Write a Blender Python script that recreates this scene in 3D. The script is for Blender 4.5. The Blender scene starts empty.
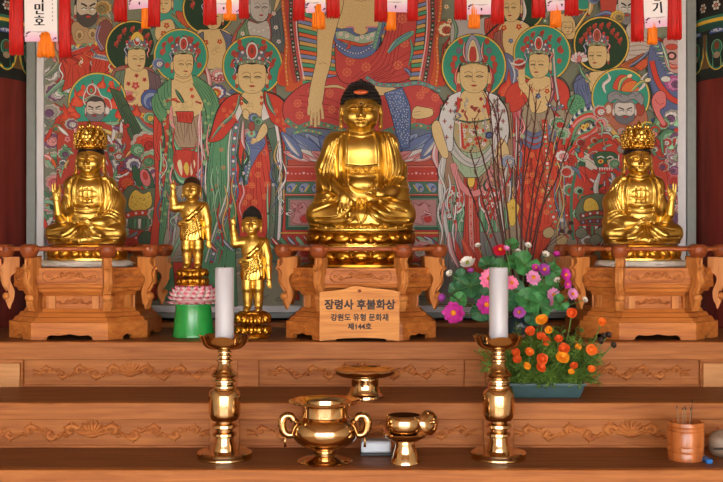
import bpy, math, random
import numpy as np
from mathutils import Vector, Matrix
PI = math.pi
sin, cos = math.sin, math.cos
SC = bpy.context.scene
COL = SC.collection
# ---------------------------------------------------------------- camera frame
F = 1050.0            # focal length in pixels of the 723 x 482 frame
ZC = 1.54             # camera height
def at(px, py, Y):
    return Vector(((px-361.5)*Y/F, Y, ZC-(py-241.0)*Y/F))

def lin(c):
    def f(v):
        v = v/255.0
        return v/12.92 if v <= 0.04045 else ((v+0.055)/1.055)**2.4
    return (f(c[0]), f(c[1]), f(c[2]), 1.0)

# ---------------------------------------------------------------- materials
def new_mat(name):
    m = bpy.data.materials.new(name); m.use_nodes = True
    nt = m.node_tree
    return m, nt, nt.nodes['Principled BSDF']
def mat_plain(name, rgb, rough=0.5, metal=0.0, noise=0.0, nscale=30.0, bump=0.0, bscale=60.0, coat=0.0, spec=None, stretch=None, sheen=0.0, sss=0.0):
    m, nt, b = new_mat(name)
    c = lin(rgb)
    b.inputs['Base Color'].default_value = c
    b.inputs['Roughness'].default_value = rough
    b.inputs['Metallic'].default_value = metal
    if coat: b.inputs['Coat Weight'].default_value = coat; b.inputs['Coat Roughness'].default_value = 0.12
    if spec is not None: b.inputs['Specular IOR Level'].default_value = spec
    if sss:
        b.inputs['Subsurface Weight'].default_value = sss
        b.inputs['Subsurface Radius'].default_value = (0.02, 0.015, 0.01)
    tc = nt.nodes.new('ShaderNodeTexCoord')
    src = tc.outputs['Object']
    if stretch:
        mp = nt.nodes.new('ShaderNodeMapping'); mp.inputs['Scale'].default_value = stretch
        nt.links.new(src, mp.inputs['Vector']); src = mp.outputs['Vector']
    if noise:
        n = nt.nodes.new('ShaderNodeTexNoise'); n.inputs['Scale'].default_value = nscale; n.inputs['Detail'].default_value = 5
        nt.links.new(src, n.inputs['Vector'])
        r = nt.nodes.new('ShaderNodeValToRGB')
        r.color_ramp.elements[0].position = 0.3; r.color_ramp.elements[1].position = 0.7
        r.color_ramp.elements[0].color = tuple(max(0, v*(1-noise)) for v in c[:3])+(1,)
        r.color_ramp.elements[1].color = tuple(min(1, v*(1+noise)) for v in c[:3])+(1,)
        nt.links.new(n.outputs['Fac'], r.inputs['Fac']); nt.links.new(r.outputs['Color'], b.inputs['Base Color'])
    if bump:
        n2 = nt.nodes.new('ShaderNodeTexNoise'); n2.inputs['Scale'].default_value = bscale; n2.inputs['Detail'].default_value = 4
        nt.links.new(src, n2.inputs['Vector'])
        bp = nt.nodes.new('ShaderNodeBump'); bp.inputs['Strength'].default_value = bump; bp.inputs['Distance'].default_value = 0.004
        nt.links.new(n2.outputs['Fac'], bp.inputs['Height']); nt.links.new(bp.outputs['Normal'], b.inputs['Normal'])
    return m
def mat_wood(name, dark, light, rough=0.45, axis='X', scale=1.0, coat=0.0, spec=0.4):
    """long grained timber: stretched noise between two tones, the grain along AXIS"""
    m, nt, b = new_mat(name)
    tc = nt.nodes.new('ShaderNodeTexCoord'); mp = nt.nodes.new('ShaderNodeMapping')
    s = {'X': (1.2, 14, 22), 'Y': (14, 1.2, 22), 'Z': (16, 16, 1.4)}[axis]
    mp.inputs['Scale'].default_value = tuple(v*scale for v in s)
    nt.links.new(tc.outputs['Object'], mp.inputs['Vector'])
    n = nt.nodes.new('ShaderNodeTexNoise'); n.inputs['Scale'].default_value = 3.0; n.inputs['Detail'].default_value = 7; n.inputs['Roughness'].default_value = 0.62
    n.inputs['Distortion'].default_value = 0.6
    nt.links.new(mp.outputs['Vector'], n.inputs['Vector'])
    r = nt.nodes.new('ShaderNodeValToRGB')
    r.color_ramp.elements[0].position = 0.32; r.color_ramp.elements[1].position = 0.68
    r.color_ramp.elements[0].color = lin(dark); r.color_ramp.elements[1].color = lin(light)
    nt.links.new(n.outputs['Fac'], r.inputs['Fac'])
    nt.links.new(r.outputs['Color'], b.inputs['Base Color'])
    b.inputs['Roughness'].default_value = rough
    b.inputs['Specular IOR Level'].default_value = spec
    if coat: b.inputs['Coat Weight'].default_value = coat; b.inputs['Coat Roughness'].default_value = 0.25
    bp = nt.nodes.new('ShaderNodeBump'); bp.inputs['Strength'].default_value = 0.12; bp.inputs['Distance'].default_value = 0.003
    nt.links.new(n.outputs['Fac'], bp.inputs['Height']); nt.links.new(bp.outputs['Normal'], b.inputs['Normal'])
    return m
def mat_paint(name, rough=0.6, grain=True):
    """matt paint whose pigment is the mesh's own colour attribute"""
    m, nt, b = new_mat(name)
    a = nt.nodes.new('ShaderNodeAttribute'); a.attribute_name = 'pigment'
    # hand-laid pigment: slight mottling and brush grain over every colour
    tc = nt.nodes.new('ShaderNodeTexCoord')
    n1 = nt.nodes.new('ShaderNodeTexNoise'); n1.inputs['Scale'].default_value = 230; n1.inputs['Detail'].default_value = 6; n1.inputs['Roughness'].default_value = 0.7
    nt.links.new(tc.outputs['Object'], n1.inputs['Vector'])
    mr = nt.nodes.new('ShaderNodeMapRange'); mr.inputs['From Min'].default_value = 0.3; mr.inputs['From Max'].default_value = 0.7; mr.inputs['To Min'].default_value = 0.82; mr.inputs['To Max'].default_value = 1.18
    nt.links.new(n1.outputs['Fac'], mr.inputs['Value'])
    mx = nt.nodes.new('ShaderNodeVectorMath'); mx.operation = 'SCALE'
    nt.links.new(a.outputs['Color'], mx.inputs[0]); nt.links.new(mr.outputs['Result'], mx.inputs['Scale'])
    if grain: nt.links.new(mx.outputs['Vector'], b.inputs['Base Color'])
    else: nt.links.new(a.outputs['Color'], b.inputs['Base Color'])
    b.inputs['Roughness'].default_value = rough
    b.inputs['Specular IOR Level'].default_value = 0.15
    return m
def mat_gold(name, c0, c1, rough=0.28, bump=0.15, bscale=40):
    m, nt, b = new_mat(name)
    b.inputs['Metallic'].default_value = 1.0
    tc = nt.nodes.new('ShaderNodeTexCoord')
    n = nt.nodes.new('ShaderNodeTexNoise'); n.inputs['Scale'].default_value = 18; n.inputs['Detail'].default_value = 5
    nt.links.new(tc.outputs['Object'], n.inputs['Vector'])
    r = nt.nodes.new('ShaderNodeValToRGB'); r.color_ramp.elements[0].position = 0.35; r.color_ramp.elements[1].position = 0.7
    r.color_ramp.elements[0].color = lin(c0); r.color_ramp.elements[1].color = lin(c1)
    nt.links.new(n.outputs['Fac'], r.inputs['Fac']); nt.links.new(r.outputs['Color'], b.inputs['Base Color'])
    b.inputs['Roughness'].default_value = rough
    if bump:
        n2 = nt.nodes.new('ShaderNodeTexNoise'); n2.inputs['Scale'].default_value = bscale; n2.inputs['Detail'].default_value = 2
        nt.links.new(tc.outputs['Object'], n2.inputs['Vector'])
        bp = nt.nodes.new('ShaderNodeBump'); bp.inputs['Strength'].default_value = bump; bp.inputs['Distance'].default_value = 0.003
        nt.links.new(n2.outputs['Fac'], bp.inputs['Height']); nt.links.new(bp.outputs['Normal'], b.inputs['Normal'])
    return m

M = {}
M['altar'] = mat_wood('altar_timber', (138, 78, 36), (180, 114, 60), 0.5, 'X', 1.0, 0.0, 0.22)
M['altar_top'] = mat_wood('altar_top_timber', (106, 66, 38), (142, 92, 56), 0.5, 'X', 1.0, 0.0, 0.25)
M['altar_pale'] = mat_wood('altar_pale_timber', (176, 118, 64), (200, 142, 86), 0.45, 'X')
M['carving'] = mat_wood('carving_timber', (146, 80, 36), (192, 122, 64), 0.5, 'X', 1.0, 0.0, 0.22)
M['ped'] = mat_wood('pedestal_timber', (160, 86, 34), (204, 128, 60), 0.45, 'X', 1.0, 0.0, 0.25)
M['ped_post'] = mat_wood('pedestal_post_timber', (176, 104, 48), (212, 142, 76), 0.45, 'Z', 1.0, 0.0, 0.25)
M['rail'] = mat_wood('rail_timber', (150, 76, 38), (188, 106, 58), 0.4, 'X')
M['knob'] = mat_wood('knob_timber', (124, 58, 28), (164, 86, 44), 0.4, 'X')
M['plaque'] = mat_wood('plaque_timber', (186, 112, 44), (224, 156, 76), 0.45, 'X', 0.8, 0.0, 0.25)
M['ink'] = mat_plain('ink', (38, 24, 18), 0.6)
M['gold'] = mat_gold('gilt', (204, 166, 80), (228, 194, 104), 0.35, 0.08, 30)
M['gold_fine'] = mat_gold('gilt_bright', (210, 170, 80), (236, 202, 112), 0.26, 0.1, 60)
M['gold_dark'] = mat_gold('gilt_deep', (180, 126, 40), (206, 152, 58), 0.28, 0.12, 60)
M['brass'] = mat_gold('brass', (204, 170, 126), (222, 194, 152), 0.12, 0.03, 12)
M['brass_pale'] = mat_gold('brass_pale', (186, 148, 100), (210, 176, 130), 0.13, 0.03, 12)
M['hair'] = mat_plain('black_hair', (18, 17, 20), 0.45)
M['maroon'] = mat_wood('maroon_timber', (84, 28, 24), (124, 46, 38), 0.5, 'Z', 0.5)
M['dark_wall'] = mat_plain('dark_wall', (46, 40, 36), 0.8, noise=0.2)
M['frame_gray'] = mat_plain('gray_frame', (122, 130, 130), 0.5, noise=0.05)
M['frame_white'] = mat_plain('white_frame', (206, 208, 216), 0.5, noise=0.04)
M['paint'] = mat_paint('mineral_paint', 0.6)
M['dancheong'] = mat_paint('dancheong_paint', 0.5)
M['white'] = mat_plain('white_paper', (226, 226, 230), 0.6)
M['red_silk'] = mat_plain('red_silk', (182, 8, 6), 0.55, noise=0.35, nscale=60, stretch=(8, 8, 0.6))
M['orange_silk'] = mat_plain('orange_silk', (240, 124, 4), 0.55, noise=0.25, nscale=60, stretch=(8, 8, 0.6))
M['wax'] = mat_plain('wax', (190, 192, 204), 0.35, sss=0.2)
M['cloth'] = mat_plain('pale_cloth', (218, 214, 204), 0.9, noise=0.12, bump=0.3)

# ---------------------------------------------------------------- mesh builder
class MB:
    def __init__(s): s.v = []; s.f = []; s.c = []; s.cur = None
    def add(s, vs, fs):
        b = len(s.v); s.v.extend([tuple(p) for p in vs]); s.f.extend([tuple(b+i for i in f) for f in fs])
        if s.cur is not None: s.c.extend([s.cur]*len(fs))
        return b
    def box(s, lo, hi, bev=0.0):
        x0, y0, z0 = lo; x1, y1, z1 = hi
        if bev <= 0:
            s.add([(x0,y0,z0),(x1,y0,z0),(x1,y1,z0),(x0,y1,z0),(x0,y0,z1),(x1,y0,z1),(x1,y1,z1),(x0,y1,z1)],
                  [(0,3,2,1),(4,5,6,7),(0,1,5,4),(1,2,6,5),(2,3,7,6),(3,0,4,7)])
        else:
            b = min(bev, (x1-x0)/2.01, (y1-y0)/2.01, (z1-z0)/2.01)
            def ring(z, i): return [(x0+i,y0+b,z),(x0+b,y0+i,z),(x1-b,y0+i,z),(x1-i,y0+b,z),(x1-i,y1-b,z),(x1-b,y1-i,z),(x0+b,y1-i,z),(x0+i,y1-b,z)]
            s.loft([ring(z0, b*0.7), ring(z0+b, 0), ring(z1-b, 0), ring(z1, b*0.7)], True, True)
    def loft(s, rings, cap0=True, cap1=True, closed=True):
        n = len(rings[0]); vs = [p for r in rings for p in r]; fs = []
        for k in range(len(rings)-1):
            for i in range(n if closed else n-1):
                j = (i+1) % n
                fs.append((k*n+i, k*n+j, (k+1)*n+j, (k+1)*n+i))
        if cap0: fs.append(tuple(range(n-1, -1, -1)))
        if cap1: fs.append(tuple(range((len(rings)-1)*n, len(rings)*n)))
        s.add(vs, fs)
    def lathe(s, prof, n=40, c=(0,0,0), lobes=None, cap0=True, cap1=True, sx=1.0, sy=1.0):
        """prof: (r, z) bottom to top; lobes(z_index, angle) -> radius factor, z offset"""
        rings = []
        for k, (r, z) in enumerate(prof):
            ring = []
            for i in range(n):
                a = 2*PI*i/n; rf, dz = lobes(k, a) if lobes else (1, 0)
                ring.append((c[0]+r*rf*cos(a)*sx, c[1]+r*rf*sin(a)*sy, c[2]+z+dz))
            rings.append(ring)
        s.loft(rings, cap0, cap1)
    def tube(s, pts, rad, n=8, caps=True, flat=None):
        P = [Vector(p) for p in pts]
        R = rad if isinstance(rad, (list, tuple)) else [rad]*len(P)
        rings = []; up = None
        for k, p in enumerate(P):
            t = (P[min(k+1, len(P)-1)]-P[max(k-1, 0)])
            if t.length < 1e-9: t = Vector((0,0,1))
            t.normalize()
            if up is None:
                up = Vector((0,0,1)) if abs(t.z) < 0.9 else Vector((0,1,0))
            u = t.cross(up)
            if u.length < 1e-6: u = t.orthogonal()
            u.normalize(); w = u.cross(t).normalized(); up = w
            fw = 1.0 if flat is None else flat
            rings.append([p + (u*cos(2*PI*i/n) + w*fw*sin(2*PI*i/n))*R[k] for i in range(n)])
        s.loft(rings, caps, caps)
    def ball(s, c, r, n=10, m=7, rot=None):
        rx, ry, rz = r if isinstance(r, (tuple, list)) else (r, r, r)
        c = Vector(c); vs = []; fs = []
        def tr(x, y, z):
            v = Vector((x, y, z))
            if rot is not None: v = rot @ v
            return c+v
        vs.append(tr(0,0,-rz))
        for k in range(1, m):
            t = -PI/2+PI*k/m
            for i in range(n):
                a = 2*PI*i/n; vs.append(tr(rx*cos(t)*cos(a), ry*cos(t)*sin(a), rz*sin(t)))
        vs.append(tr(0,0,rz)); T = len(vs)-1
        for i in range(n): fs.append((0, 1+(i+1)%n, 1+i))
        for k in range(m-2):
            for i in range(n):
                a = 1+k*n+i; b = 1+k*n+(i+1)%n; fs.append((a, b, b+n, a+n))
        o = 1+(m-2)*n
        for i in range(n): fs.append((o+i, o+(i+1)%n, T))
        s.add(vs, fs)
    def prism(s, poly, y0, y1):
        """poly in (x, z), extruded along y"""
        n = len(poly)
        vs = [(x, y0, z) for x, z in poly]+[(x, y1, z) for x, z in poly]
        fs = [tuple(range(n)), tuple(range(2*n-1, n-1, -1))]
        for i in range(n):
            j = (i+1) % n; fs.append((i, n+i, n+j, j))
        s.add(vs, fs)
    def xform(s, mt, start=0):
        for i in range(start, len(s.v)): s.v[i] = tuple(mt @ Vector(s.v[i]))
    def build(s, name, mat, parent=None, smooth=False, angle=None, loc=None, fix=True):
        me = bpy.data.meshes.new(name); me.from_pydata(s.v, [], s.f)
        if fix:
            import bmesh
            bm = bmesh.new(); bm.from_mesh(me); bmesh.ops.recalc_face_normals(bm, faces=bm.faces); bm.to_mesh(me); bm.free()
        if s.c:
            at_ = me.color_attributes.new('pigment', 'FLOAT_COLOR', 'CORNER')
            arr = np.zeros((len(me.loops), 4), np.float32); k = 0
            for f, c in zip(s.f, s.c):
                arr[k:k+len(f)] = c; k += len(f)
            at_.data.foreach_set('color', arr.ravel())
        me.update()
        if angle is not None: me.set_sharp_from_angle(angle=math.radians(angle)); smooth = True
        if smooth: me.polygons.foreach_set('use_smooth', [True]*len(me.polygons))
        if angle is not None: me.set_sharp_from_angle(angle=math.radians(angle))
        return link(name, me, mat, parent, loc)
def link(name, me, mat, parent=None, loc=None):
    o = bpy.data.objects.new(name, me); COL.objects.link(o)
    if mat is not None: me.materials.append(mat)
    if parent is not None: o.parent = parent
    if loc is not None: o.location = loc
    return o
def tag(o, label, cat, group=None, kind=None):
    if label: o['label'] = label
    if cat: o['category'] = cat
    if group: o['group'] = group
    if kind: o['kind'] = kind
    return o
def empty(name, loc, label, cat, group=None, rz=0.0):
    o = bpy.data.objects.new(name, None); COL.objects.link(o); o.location = loc; o.rotation_euler = (0,0,rz)
    o.empty_display_size = 0.05
    return tag(o, label, cat, group)
def structure(o): o['kind'] = 'structure'; return o
def copy_tree(o, parent=None):
    c = o.copy(); COL.objects.link(c)
    if parent is not None: c.parent = parent
    for ch in [x for x in SC.objects if x.parent == o]: copy_tree(ch, c)
    return c
def spline(pts, n=8, closed=False):
    """Catmull-Rom through points of any dimension"""
    P = [np.array(p, float) for p in pts]; out = []; N = len(P)
    segs = N if closed else N-1
    for i in range(segs):
        if closed: a, b, c, d = P[i-1], P[i], P[(i+1)%N], P[(i+2)%N]
        else: a, b, c, d = P[max(i-1,0)], P[i], P[i+1], P[min(i+2,N-1)]
        for k in range(n):
            t = k/n
            out.append(tuple(0.5*((2*b)+(c-a)*t+(2*a-5*b+4*c-d)*t*t+(3*b-a-3*c+d)*t**3)))
    if not closed: out.append(tuple(P[-1]))
    return out
def text_mesh(body, size, align='CENTER'):
    """glyph outlines of a text as (verts, faces) in the xy plane, centred"""
    c = bpy.data.curves.new('glyphs', 'FONT'); c.body = body; c.size = size; c.align_x = align; c.align_y = 'CENTER'
    c.resolution_u = 2
    o = bpy.data.objects.new('glyphs', c); COL.objects.link(o)
    dg = bpy.context.evaluated_depsgraph_get(); dg.update()
    me = bpy.data.meshes.new_from_object(o.evaluated_get(dg))
    vs = [tuple(v.co) for v in me.vertices]; fs = [tuple(p.vertices) for p in me.polygons]
    bpy.data.objects.remove(o); bpy.data.meshes.remove(me); bpy.data.curves.remove(c)
    return vs, fs
# ================================================================ painting kit
RED=(186,56,46); DRED=(140,38,38); ROSE=(184,66,66); GREEN=(84,140,106); DGREEN=(40,78,60); TEAL=(48,148,130); SKIN=(208,184,134); SKIND=(150,112,74); BLUE=(80,100,152)
LBLUE=(128,148,190); WHITE=(208,210,214); TAN=(190,162,104); PINK=(210,140,146); PURPLE=(112,74,116); BLACK=(34,32,36); YEL=(216,184,78); ORANGE=(210,92,46); GREY=(150,150,148)
LGREY=(182,184,186); OLIVE=(128,122,84); BROWN=(120,82,60); NAVY=(46,58,104); MINT=(132,182,150); CREAM=(220,206,170); MUD=(140,124,108); DARKG=(30,58,40)
def npt(p): return (float(p[0]), float(p[1]))
def inside(p, poly):
    x, y = p; c = False; n = len(poly); j = n-1
    for i in range(n):
        xi, yi = poly[i]; xj, yj = poly[j]
        if (yi > y) != (yj > y) and x < (xj-xi)*(y-yi)/(yj-yi)+xi: c = not c
        j = i
    return c
class ART:
    """flat painting: polygons of pigment laid one over the other; fn(u, v, layer) gives the point on the painted surface"""
    def __init__(s, fn): s.fn = fn; s.m = MB(); s.k = 0; s.hold = False; s.rnd = random.Random(7); s.clip = None; s.band_w = None; s.mute = 0.10
    def nxt(s):
        if not s.hold: s.k += 1
    def cutpoly(s, pts, planes):
        for ax, val, sg in planes:
            out = []
            for i in range(len(pts)):
                a, b = pts[i-1], pts[i]; da = sg*(a[ax]-val); db = sg*(b[ax]-val)
                if (da >= 0) != (db >= 0):
                    t = da/(da-db); out.append((a[0]+(b[0]-a[0])*t, a[1]+(b[1]-a[1])*t))
                if db >= 0: out.append(b)
            pts = out
            if len(pts) < 3: return None
        return pts
    def raw(s, pts, col):
        xs = [p[0] for p in pts]; ys = [p[1] for p in pts]
        if s.clip:
            x0, y0, x1, y1 = s.clip
            if max(xs) <= x0 or min(xs) >= x1 or max(ys) <= y0 or min(ys) >= y1: return
            if min(xs) < x0 or max(xs) > x1 or min(ys) < y0 or max(ys) > y1:
                pts = s.cutpoly(pts, ((0, x0, 1), (0, x1, -1), (1, y0, 1), (1, y1, -1)))
                if not pts: return
        s.m.cur = lin(tuple(c*(1-s.mute)+m*s.mute for c, m in zip(col, (150, 148, 138))))
        if s.band_w:                      # round surfaces: cut the shape into narrow strips that follow the curve
            w = s.band_w
            for i in range(int(math.floor(min(xs)/w)), int(math.floor(max(xs)/w))+1):
                q = s.cutpoly(pts, ((0, i*w, 1), (0, (i+1)*w, -1)))
                if q: s.m.add([s.fn(x, y, s.k) for x, y in q], [tuple(range(len(q)))])
            return
        s.m.add([s.fn(x, y, s.k) for x, y in pts], [tuple(range(len(pts)))])
    def poly(s, pts, col, ol=None, ow=0.45, smooth=0, closed=True):
        P = spline(pts, smooth, True) if smooth else [npt(p) for p in pts]
        s.nxt(); s.raw(P, col)
        if ol is not None: s.stroke(P+[P[0]], ow, ol)
        return P
    def blob(s, pts, col, ol=BLACK, ow=0.45): return s.poly(pts, col, ol, ow, 5)
    def stroke(s, pts, w, col, smooth=0, taper=False):
        P = spline(pts, smooth) if smooth else [npt(p) for p in pts]
        Q = [P[0]]
        for p in P[1:]:
            if abs(p[0]-Q[-1][0])+abs(p[1]-Q[-1][1]) > 1e-6: Q.append(p)
        P = Q
        if len(P) < 2: return
        s.nxt(); n = len(P); L = []; R = []
        for i, p in enumerate(P):
            a = P[max(i-1, 0)]; b = P[min(i+1, n-1)]; dx, dy = b[0]-a[0], b[1]-a[1]; d = math.hypot(dx, dy) or 1
            ww = w/2*(1 if not taper else max(0.12, sin(PI*(0.08+0.9*i/(n-1)))))
            L.append((p[0]-dy/d*ww, p[1]+dx/d*ww)); R.append((p[0]+dy/d*ww, p[1]-dx/d*ww))
        for i in range(n-1): s.raw([L[i], L[i+1], R[i+1], R[i]], col)
    def ell(s, cx, cy, rx, ry, col, ol=None, ow=0.4, rot=0.0, n=18, a0=0, a1=2*PI):
        P = []
        for i in range(n):
            a = a0+(a1-a0)*i/n; x, y = rx*cos(a), ry*sin(a)
            P.append((cx+x*cos(rot)-y*sin(rot), cy+x*sin(rot)+y*cos(rot)))
        s.nxt(); s.raw(P, col)
        if ol is not None: s.stroke(P+[P[0]], ow, ol)
    # ---- ornaments
    def together(s, fn):
        """all shapes fn draws share one layer (they do not overlap)"""
        s.k += 1; h = s.hold; s.hold = True; fn(); s.hold = h
    def scatter(s, poly, step, draw, jit=0.3):
        xs = [p[0] for p in poly]; ys = [p[1] for p in poly]; r = s.rnd
        def go():
            y = min(ys)+step*0.5; row = 0
            while y < max(ys):
                x = min(xs)+step*(0.5 if row % 2 else 0)
                while x < max(xs):
                    p = (x+r.uniform(-jit, jit)*step, y+r.uniform(-jit, jit)*step)
                    if inside(p, poly): draw(*p)
                    x += step
                y += step*0.87; row += 1
        s.together(go)
    def medal(s, x, y, r, col):
        for i in range(8):
            a = 2*PI*i/8; s.ell(x+r*0.7*cos(a), y+r*0.7*sin(a), r*0.26, r*0.26, col, n=6)
        s.ell(x, y, r*0.34, r*0.34, col, n=8)
    def flower(s, x, y, r, col, mid=YEL, n=5):
        for i in range(n):
            a = 2*PI*i/n+0.3; s.ell(x+r*0.58*cos(a), y+r*0.58*sin(a), r*0.48, r*0.38, col, rot=a, n=8)
        s.k += 0.3; s.ell(x, y, r*0.34, r*0.34, mid, n=7); s.k -= 0.3
    def drape(s, L, R, col, folds=4, fcol=None, ow=0.6, fw=0.55, ol=BLACK):
        folds = int(folds*1.5)
        L = spline(L, 6); R = spline(R, 6); P = L+R[::-1]
        s.nxt(); s.raw(P, col)
        if fcol is None: fcol = tuple(int(c*0.5) for c in col)
        n = min(len(L), len(R))
        def go():
            for f in range(1, folds+1):
                t = f/(folds+1.0); q = s.rnd.uniform(0.0, 0.35); e = s.rnd.uniform(0.7, 1.0)
                pts = []
                for i in range(int(n*q), int(n*e)):
                    a = L[int(i*(len(L)-1)/(n-1))]; b = R[int(i*(len(R)-1)/(n-1))]
                    w = t+0.05*sin(i*0.5+f)
                    pts.append((a[0]+(b[0]-a[0])*w, a[1]+(b[1]-a[1])*w))
                if len(pts) > 2: s.stroke(pts, fw, fcol, taper=True)
        s.together(go)
        if ol is not None: s.stroke(P+[P[0]], ow, ol)
        return P
    def band(s, path, w, base, edge=WHITE, motifs=(RED, GREEN), step=3.0, ew=0.5):
        P = spline(path, 10); s.stroke(P, w+2*ew, BLACK); s.stroke(P, w+1.2*ew, edge); s.stroke(P, w, base)
        d = 0; k = 0
        def go():
            nonlocal d, k
            for a, b in zip(P, P[1:]):
                d += math.hypot(b[0]-a[0], b[1]-a[1])
                if d >= step:
                    d = 0; k += 1; s.ell(b[0], b[1], w*0.28, w*0.28, motifs[k % len(motifs)], n=7)
        if motifs: s.together(go)
    def swirl(s, cx, cy, r, cols, dirn=1, rot=0.0):
        """curling cloud: stacked scalloped bands that wind in on themselves"""
        for q, c in enumerate(cols):
            if q == 0 and c == WHITE: c = (178, 172, 166)
            f = (1-q*0.8/len(cols))*(1 if q == 0 else 1.07); P = []
            n = 9
            for i in range(n*4):
                a = 2*PI*i/(n*4); rr = r*f*(0.88+0.14*abs(sin(n*a/2)))
                P.append((cx+rr*cos(a+rot)*1.05+dirn*r*0.12*q, cy+rr*sin(a+rot)*0.9+r*0.07*q))
            s.nxt(); s.raw(P, c)
            s.stroke(P+[P[0]], 0.3, tuple(int(v*0.45) for v in c))
        sp = [(cx+dirn*r*0.3+r*0.4*(1-i/16)*cos(i*0.5*dirn+rot), cy+r*0.1+r*0.4*(1-i/16)*sin(i*0.5*dirn+rot)) for i in range(15)]
        s.stroke(sp, 0.5, BLACK)
    def ribbon(s, pts, w, col, hi=None):
        P = spline(pts, 7); s.stroke(P, w+0.9, BLACK, taper=True); s.stroke(P, w, col, taper=True)
        if hi: s.stroke([(x-w*0.15, y-w*0.15) for x, y in P], w*0.3, hi, taper=True)
    def flame(s, cx, cy, w, h, cols, lean=0.0):
        for q, c in enumerate(cols):
            f = 1-0.28*q
            s.blob([(cx-w*0.5*f, cy), (cx-w*0.42*f+lean*0.2, cy-h*0.35*f), (cx-w*0.1*f+lean*0.5, cy-h*0.55*f), (cx+lean, cy-h*f), (cx+w*0.22*f+lean*0.4, cy-h*0.5*f), (cx+w*0.5*f, cy-h*0.25*f), (cx+w*0.4*f, cy+h*0.05*f)], c, None if q else BLACK, 0.3)
    def sashes(s, x0, x1, y0, y1, n, pal, w=1.5, seed=1):
        r = random.Random(seed)
        for i in range(int(n*0.62)):
            x = r.uniform(x0, x1); ya = y0+r.uniform(0, 0.4)*(y1-y0); yb = ya+r.uniform(0.2, 0.45)*(y1-y0); c = r.choice(pal); q = r.uniform(-5, 5)
            s.ribbon([(x, ya), (x+q, ya+(yb-ya)*0.3), (x-q*0.6, ya+(yb-ya)*0.65), (x+q*0.8, yb)], r.uniform(0.7, 1.5)*w, c, tuple(min(245, int(v*1.25)) for v in c) if r.random() < 0.5 else None)
            if r.random() < 0.5: s.k += 1; s.flower(x+q*0.5, (ya+yb)/2, r.uniform(1.4, 2.3), r.choice(pal), r.choice((YEL, RED, WHITE)))
    def halo(s, cx, cy, r, col, rim=YEL, flowers=0, seed=1):
        s.ell(cx, cy, r+0.6, r+0.6, BLACK, n=48); s.ell(cx, cy, r, r, rim, n=48); s.ell(cx, cy, r-1.4, r-1.4, col, n=48)
        rr = random.Random(seed)
        def go():
            for i in range(flowers):
                a = -PI*(0.02+0.96*(i+0.5)/flowers); q = r*rr.uniform(0.62, 0.80)
                x, y = cx+q*cos(a), cy+q*sin(a)*0.95
                s.ell(x, y, 2.3, 2.0, (168, 62, 54), n=8); s.ell(x-1.2, y+1.9, 1.5, 1.2, (150, 56, 50), n=7); s.ell(x+1.2, y-1.7, 1.3, 1.4, (180, 84, 70), n=7); s.ell(x+0.3, y+3.4, 0.9, 1.3, (150, 56, 50), n=7)
        if flowers: s.together(go)
    def face(s, cx, cy, w, h, turn=0.0, skin=SKIN, hair=BLACK, beard=None, crown=True, fierce=False, ears=True, ccols=None):
        o = w*0.16*turn; dk = tuple(int(v*0.5) for v in skin)
        if hair is not None: s.ell(cx-o*0.4, cy-h*0.12, w*0.58, h*0.56, hair, n=26)
        if ears:
            for sg in (-1, 1):
                if sg*turn < 0.5:
                    s.ell(cx+sg*w*0.53-o*0.3, cy+h*0.06, w*0.08, h*0.2, skin, dk, 0.35, n=12)
                    s.ell(cx+sg*w*0.54-o*0.3, cy+h*0.28, w*0.06, h*0.07, (170, 60, 54), BLACK, 0.25, n=8)
        s.blob([(cx-w*0.47, cy-h*0.32), (cx-w*0.3, cy-h*0.43), (cx, cy-h*0.40), (cx+w*0.3, cy-h*0.43), (cx+w*0.47, cy-h*0.32), (cx+w*0.5, cy), (cx+w*0.43, cy+h*0.30), (cx+w*0.22+o*0.4, cy+h*0.47), (cx+o*0.5, cy+h*0.5), (cx-w*0.22+o*0.4, cy+h*0.47), (cx-w*0.43, cy+h*0.30), (cx-w*0.5, cy)], skin, BLACK, 0.4)
        ex = w*0.2
        def feats():
            for sg in (-1, 1):
                x = cx+sg*ex+o; yb = cy-h*0.13
                if fierce:
                    s.stroke([(x-w*0.14, yb+(0.06*h if sg > 0 else -0.05*h)), (x, yb-0.01*h), (x+w*0.14, yb+(0.06*h if sg < 0 else -0.05*h))], h*0.06, BLACK, 4)
                else: s.stroke([(x-w*0.15, yb+h*0.02), (x, yb-h*0.03), (x+w*0.15, yb+h*0.02)], max(0.35, h*0.018), dk, 4)
                s.stroke([(x-w*0.13, cy+0.0*h), (x, cy-h*0.025), (x+w*0.13, cy+h*0.005)], max(0.5, h*0.03), BLACK, 4)
                s.ell(x, cy+h*0.025, w*0.10, h*0.02 if not fierce else h*0.035, WHITE if fierce else tuple(int(v*0.8) for v in skin), n=10)
            s.stroke([(cx+o*1.4-w*0.05, cy-h*0.08), (cx+o*1.6-w*0.06*(1 if turn <= 0 else -1), cy+h*0.13), (cx+o*1.6+w*0.05, cy+h*0.155)], max(0.4, h*0.018), dk, 4)
            s.ell(cx+o*1.3, cy+h*0.275, w*0.10, h*0.032, (172, 56, 46), n=12)
            s.stroke([(cx+o-w*0.08, cy+h*0.405), (cx+o*1.2, cy+h*0.42), (cx+o+w*0.08, cy+h*0.405)], 0.35, dk, 3)
            s.stroke([(cx-w*0.13+o*1.2, cy+h*0.272), (cx+o*1.3, cy+h*0.282), (cx+w*0.13+o*1.2, cy+h*0.272)], 0.35, BLACK, 3)
        s.together(feats)
        s.k += 1
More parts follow.
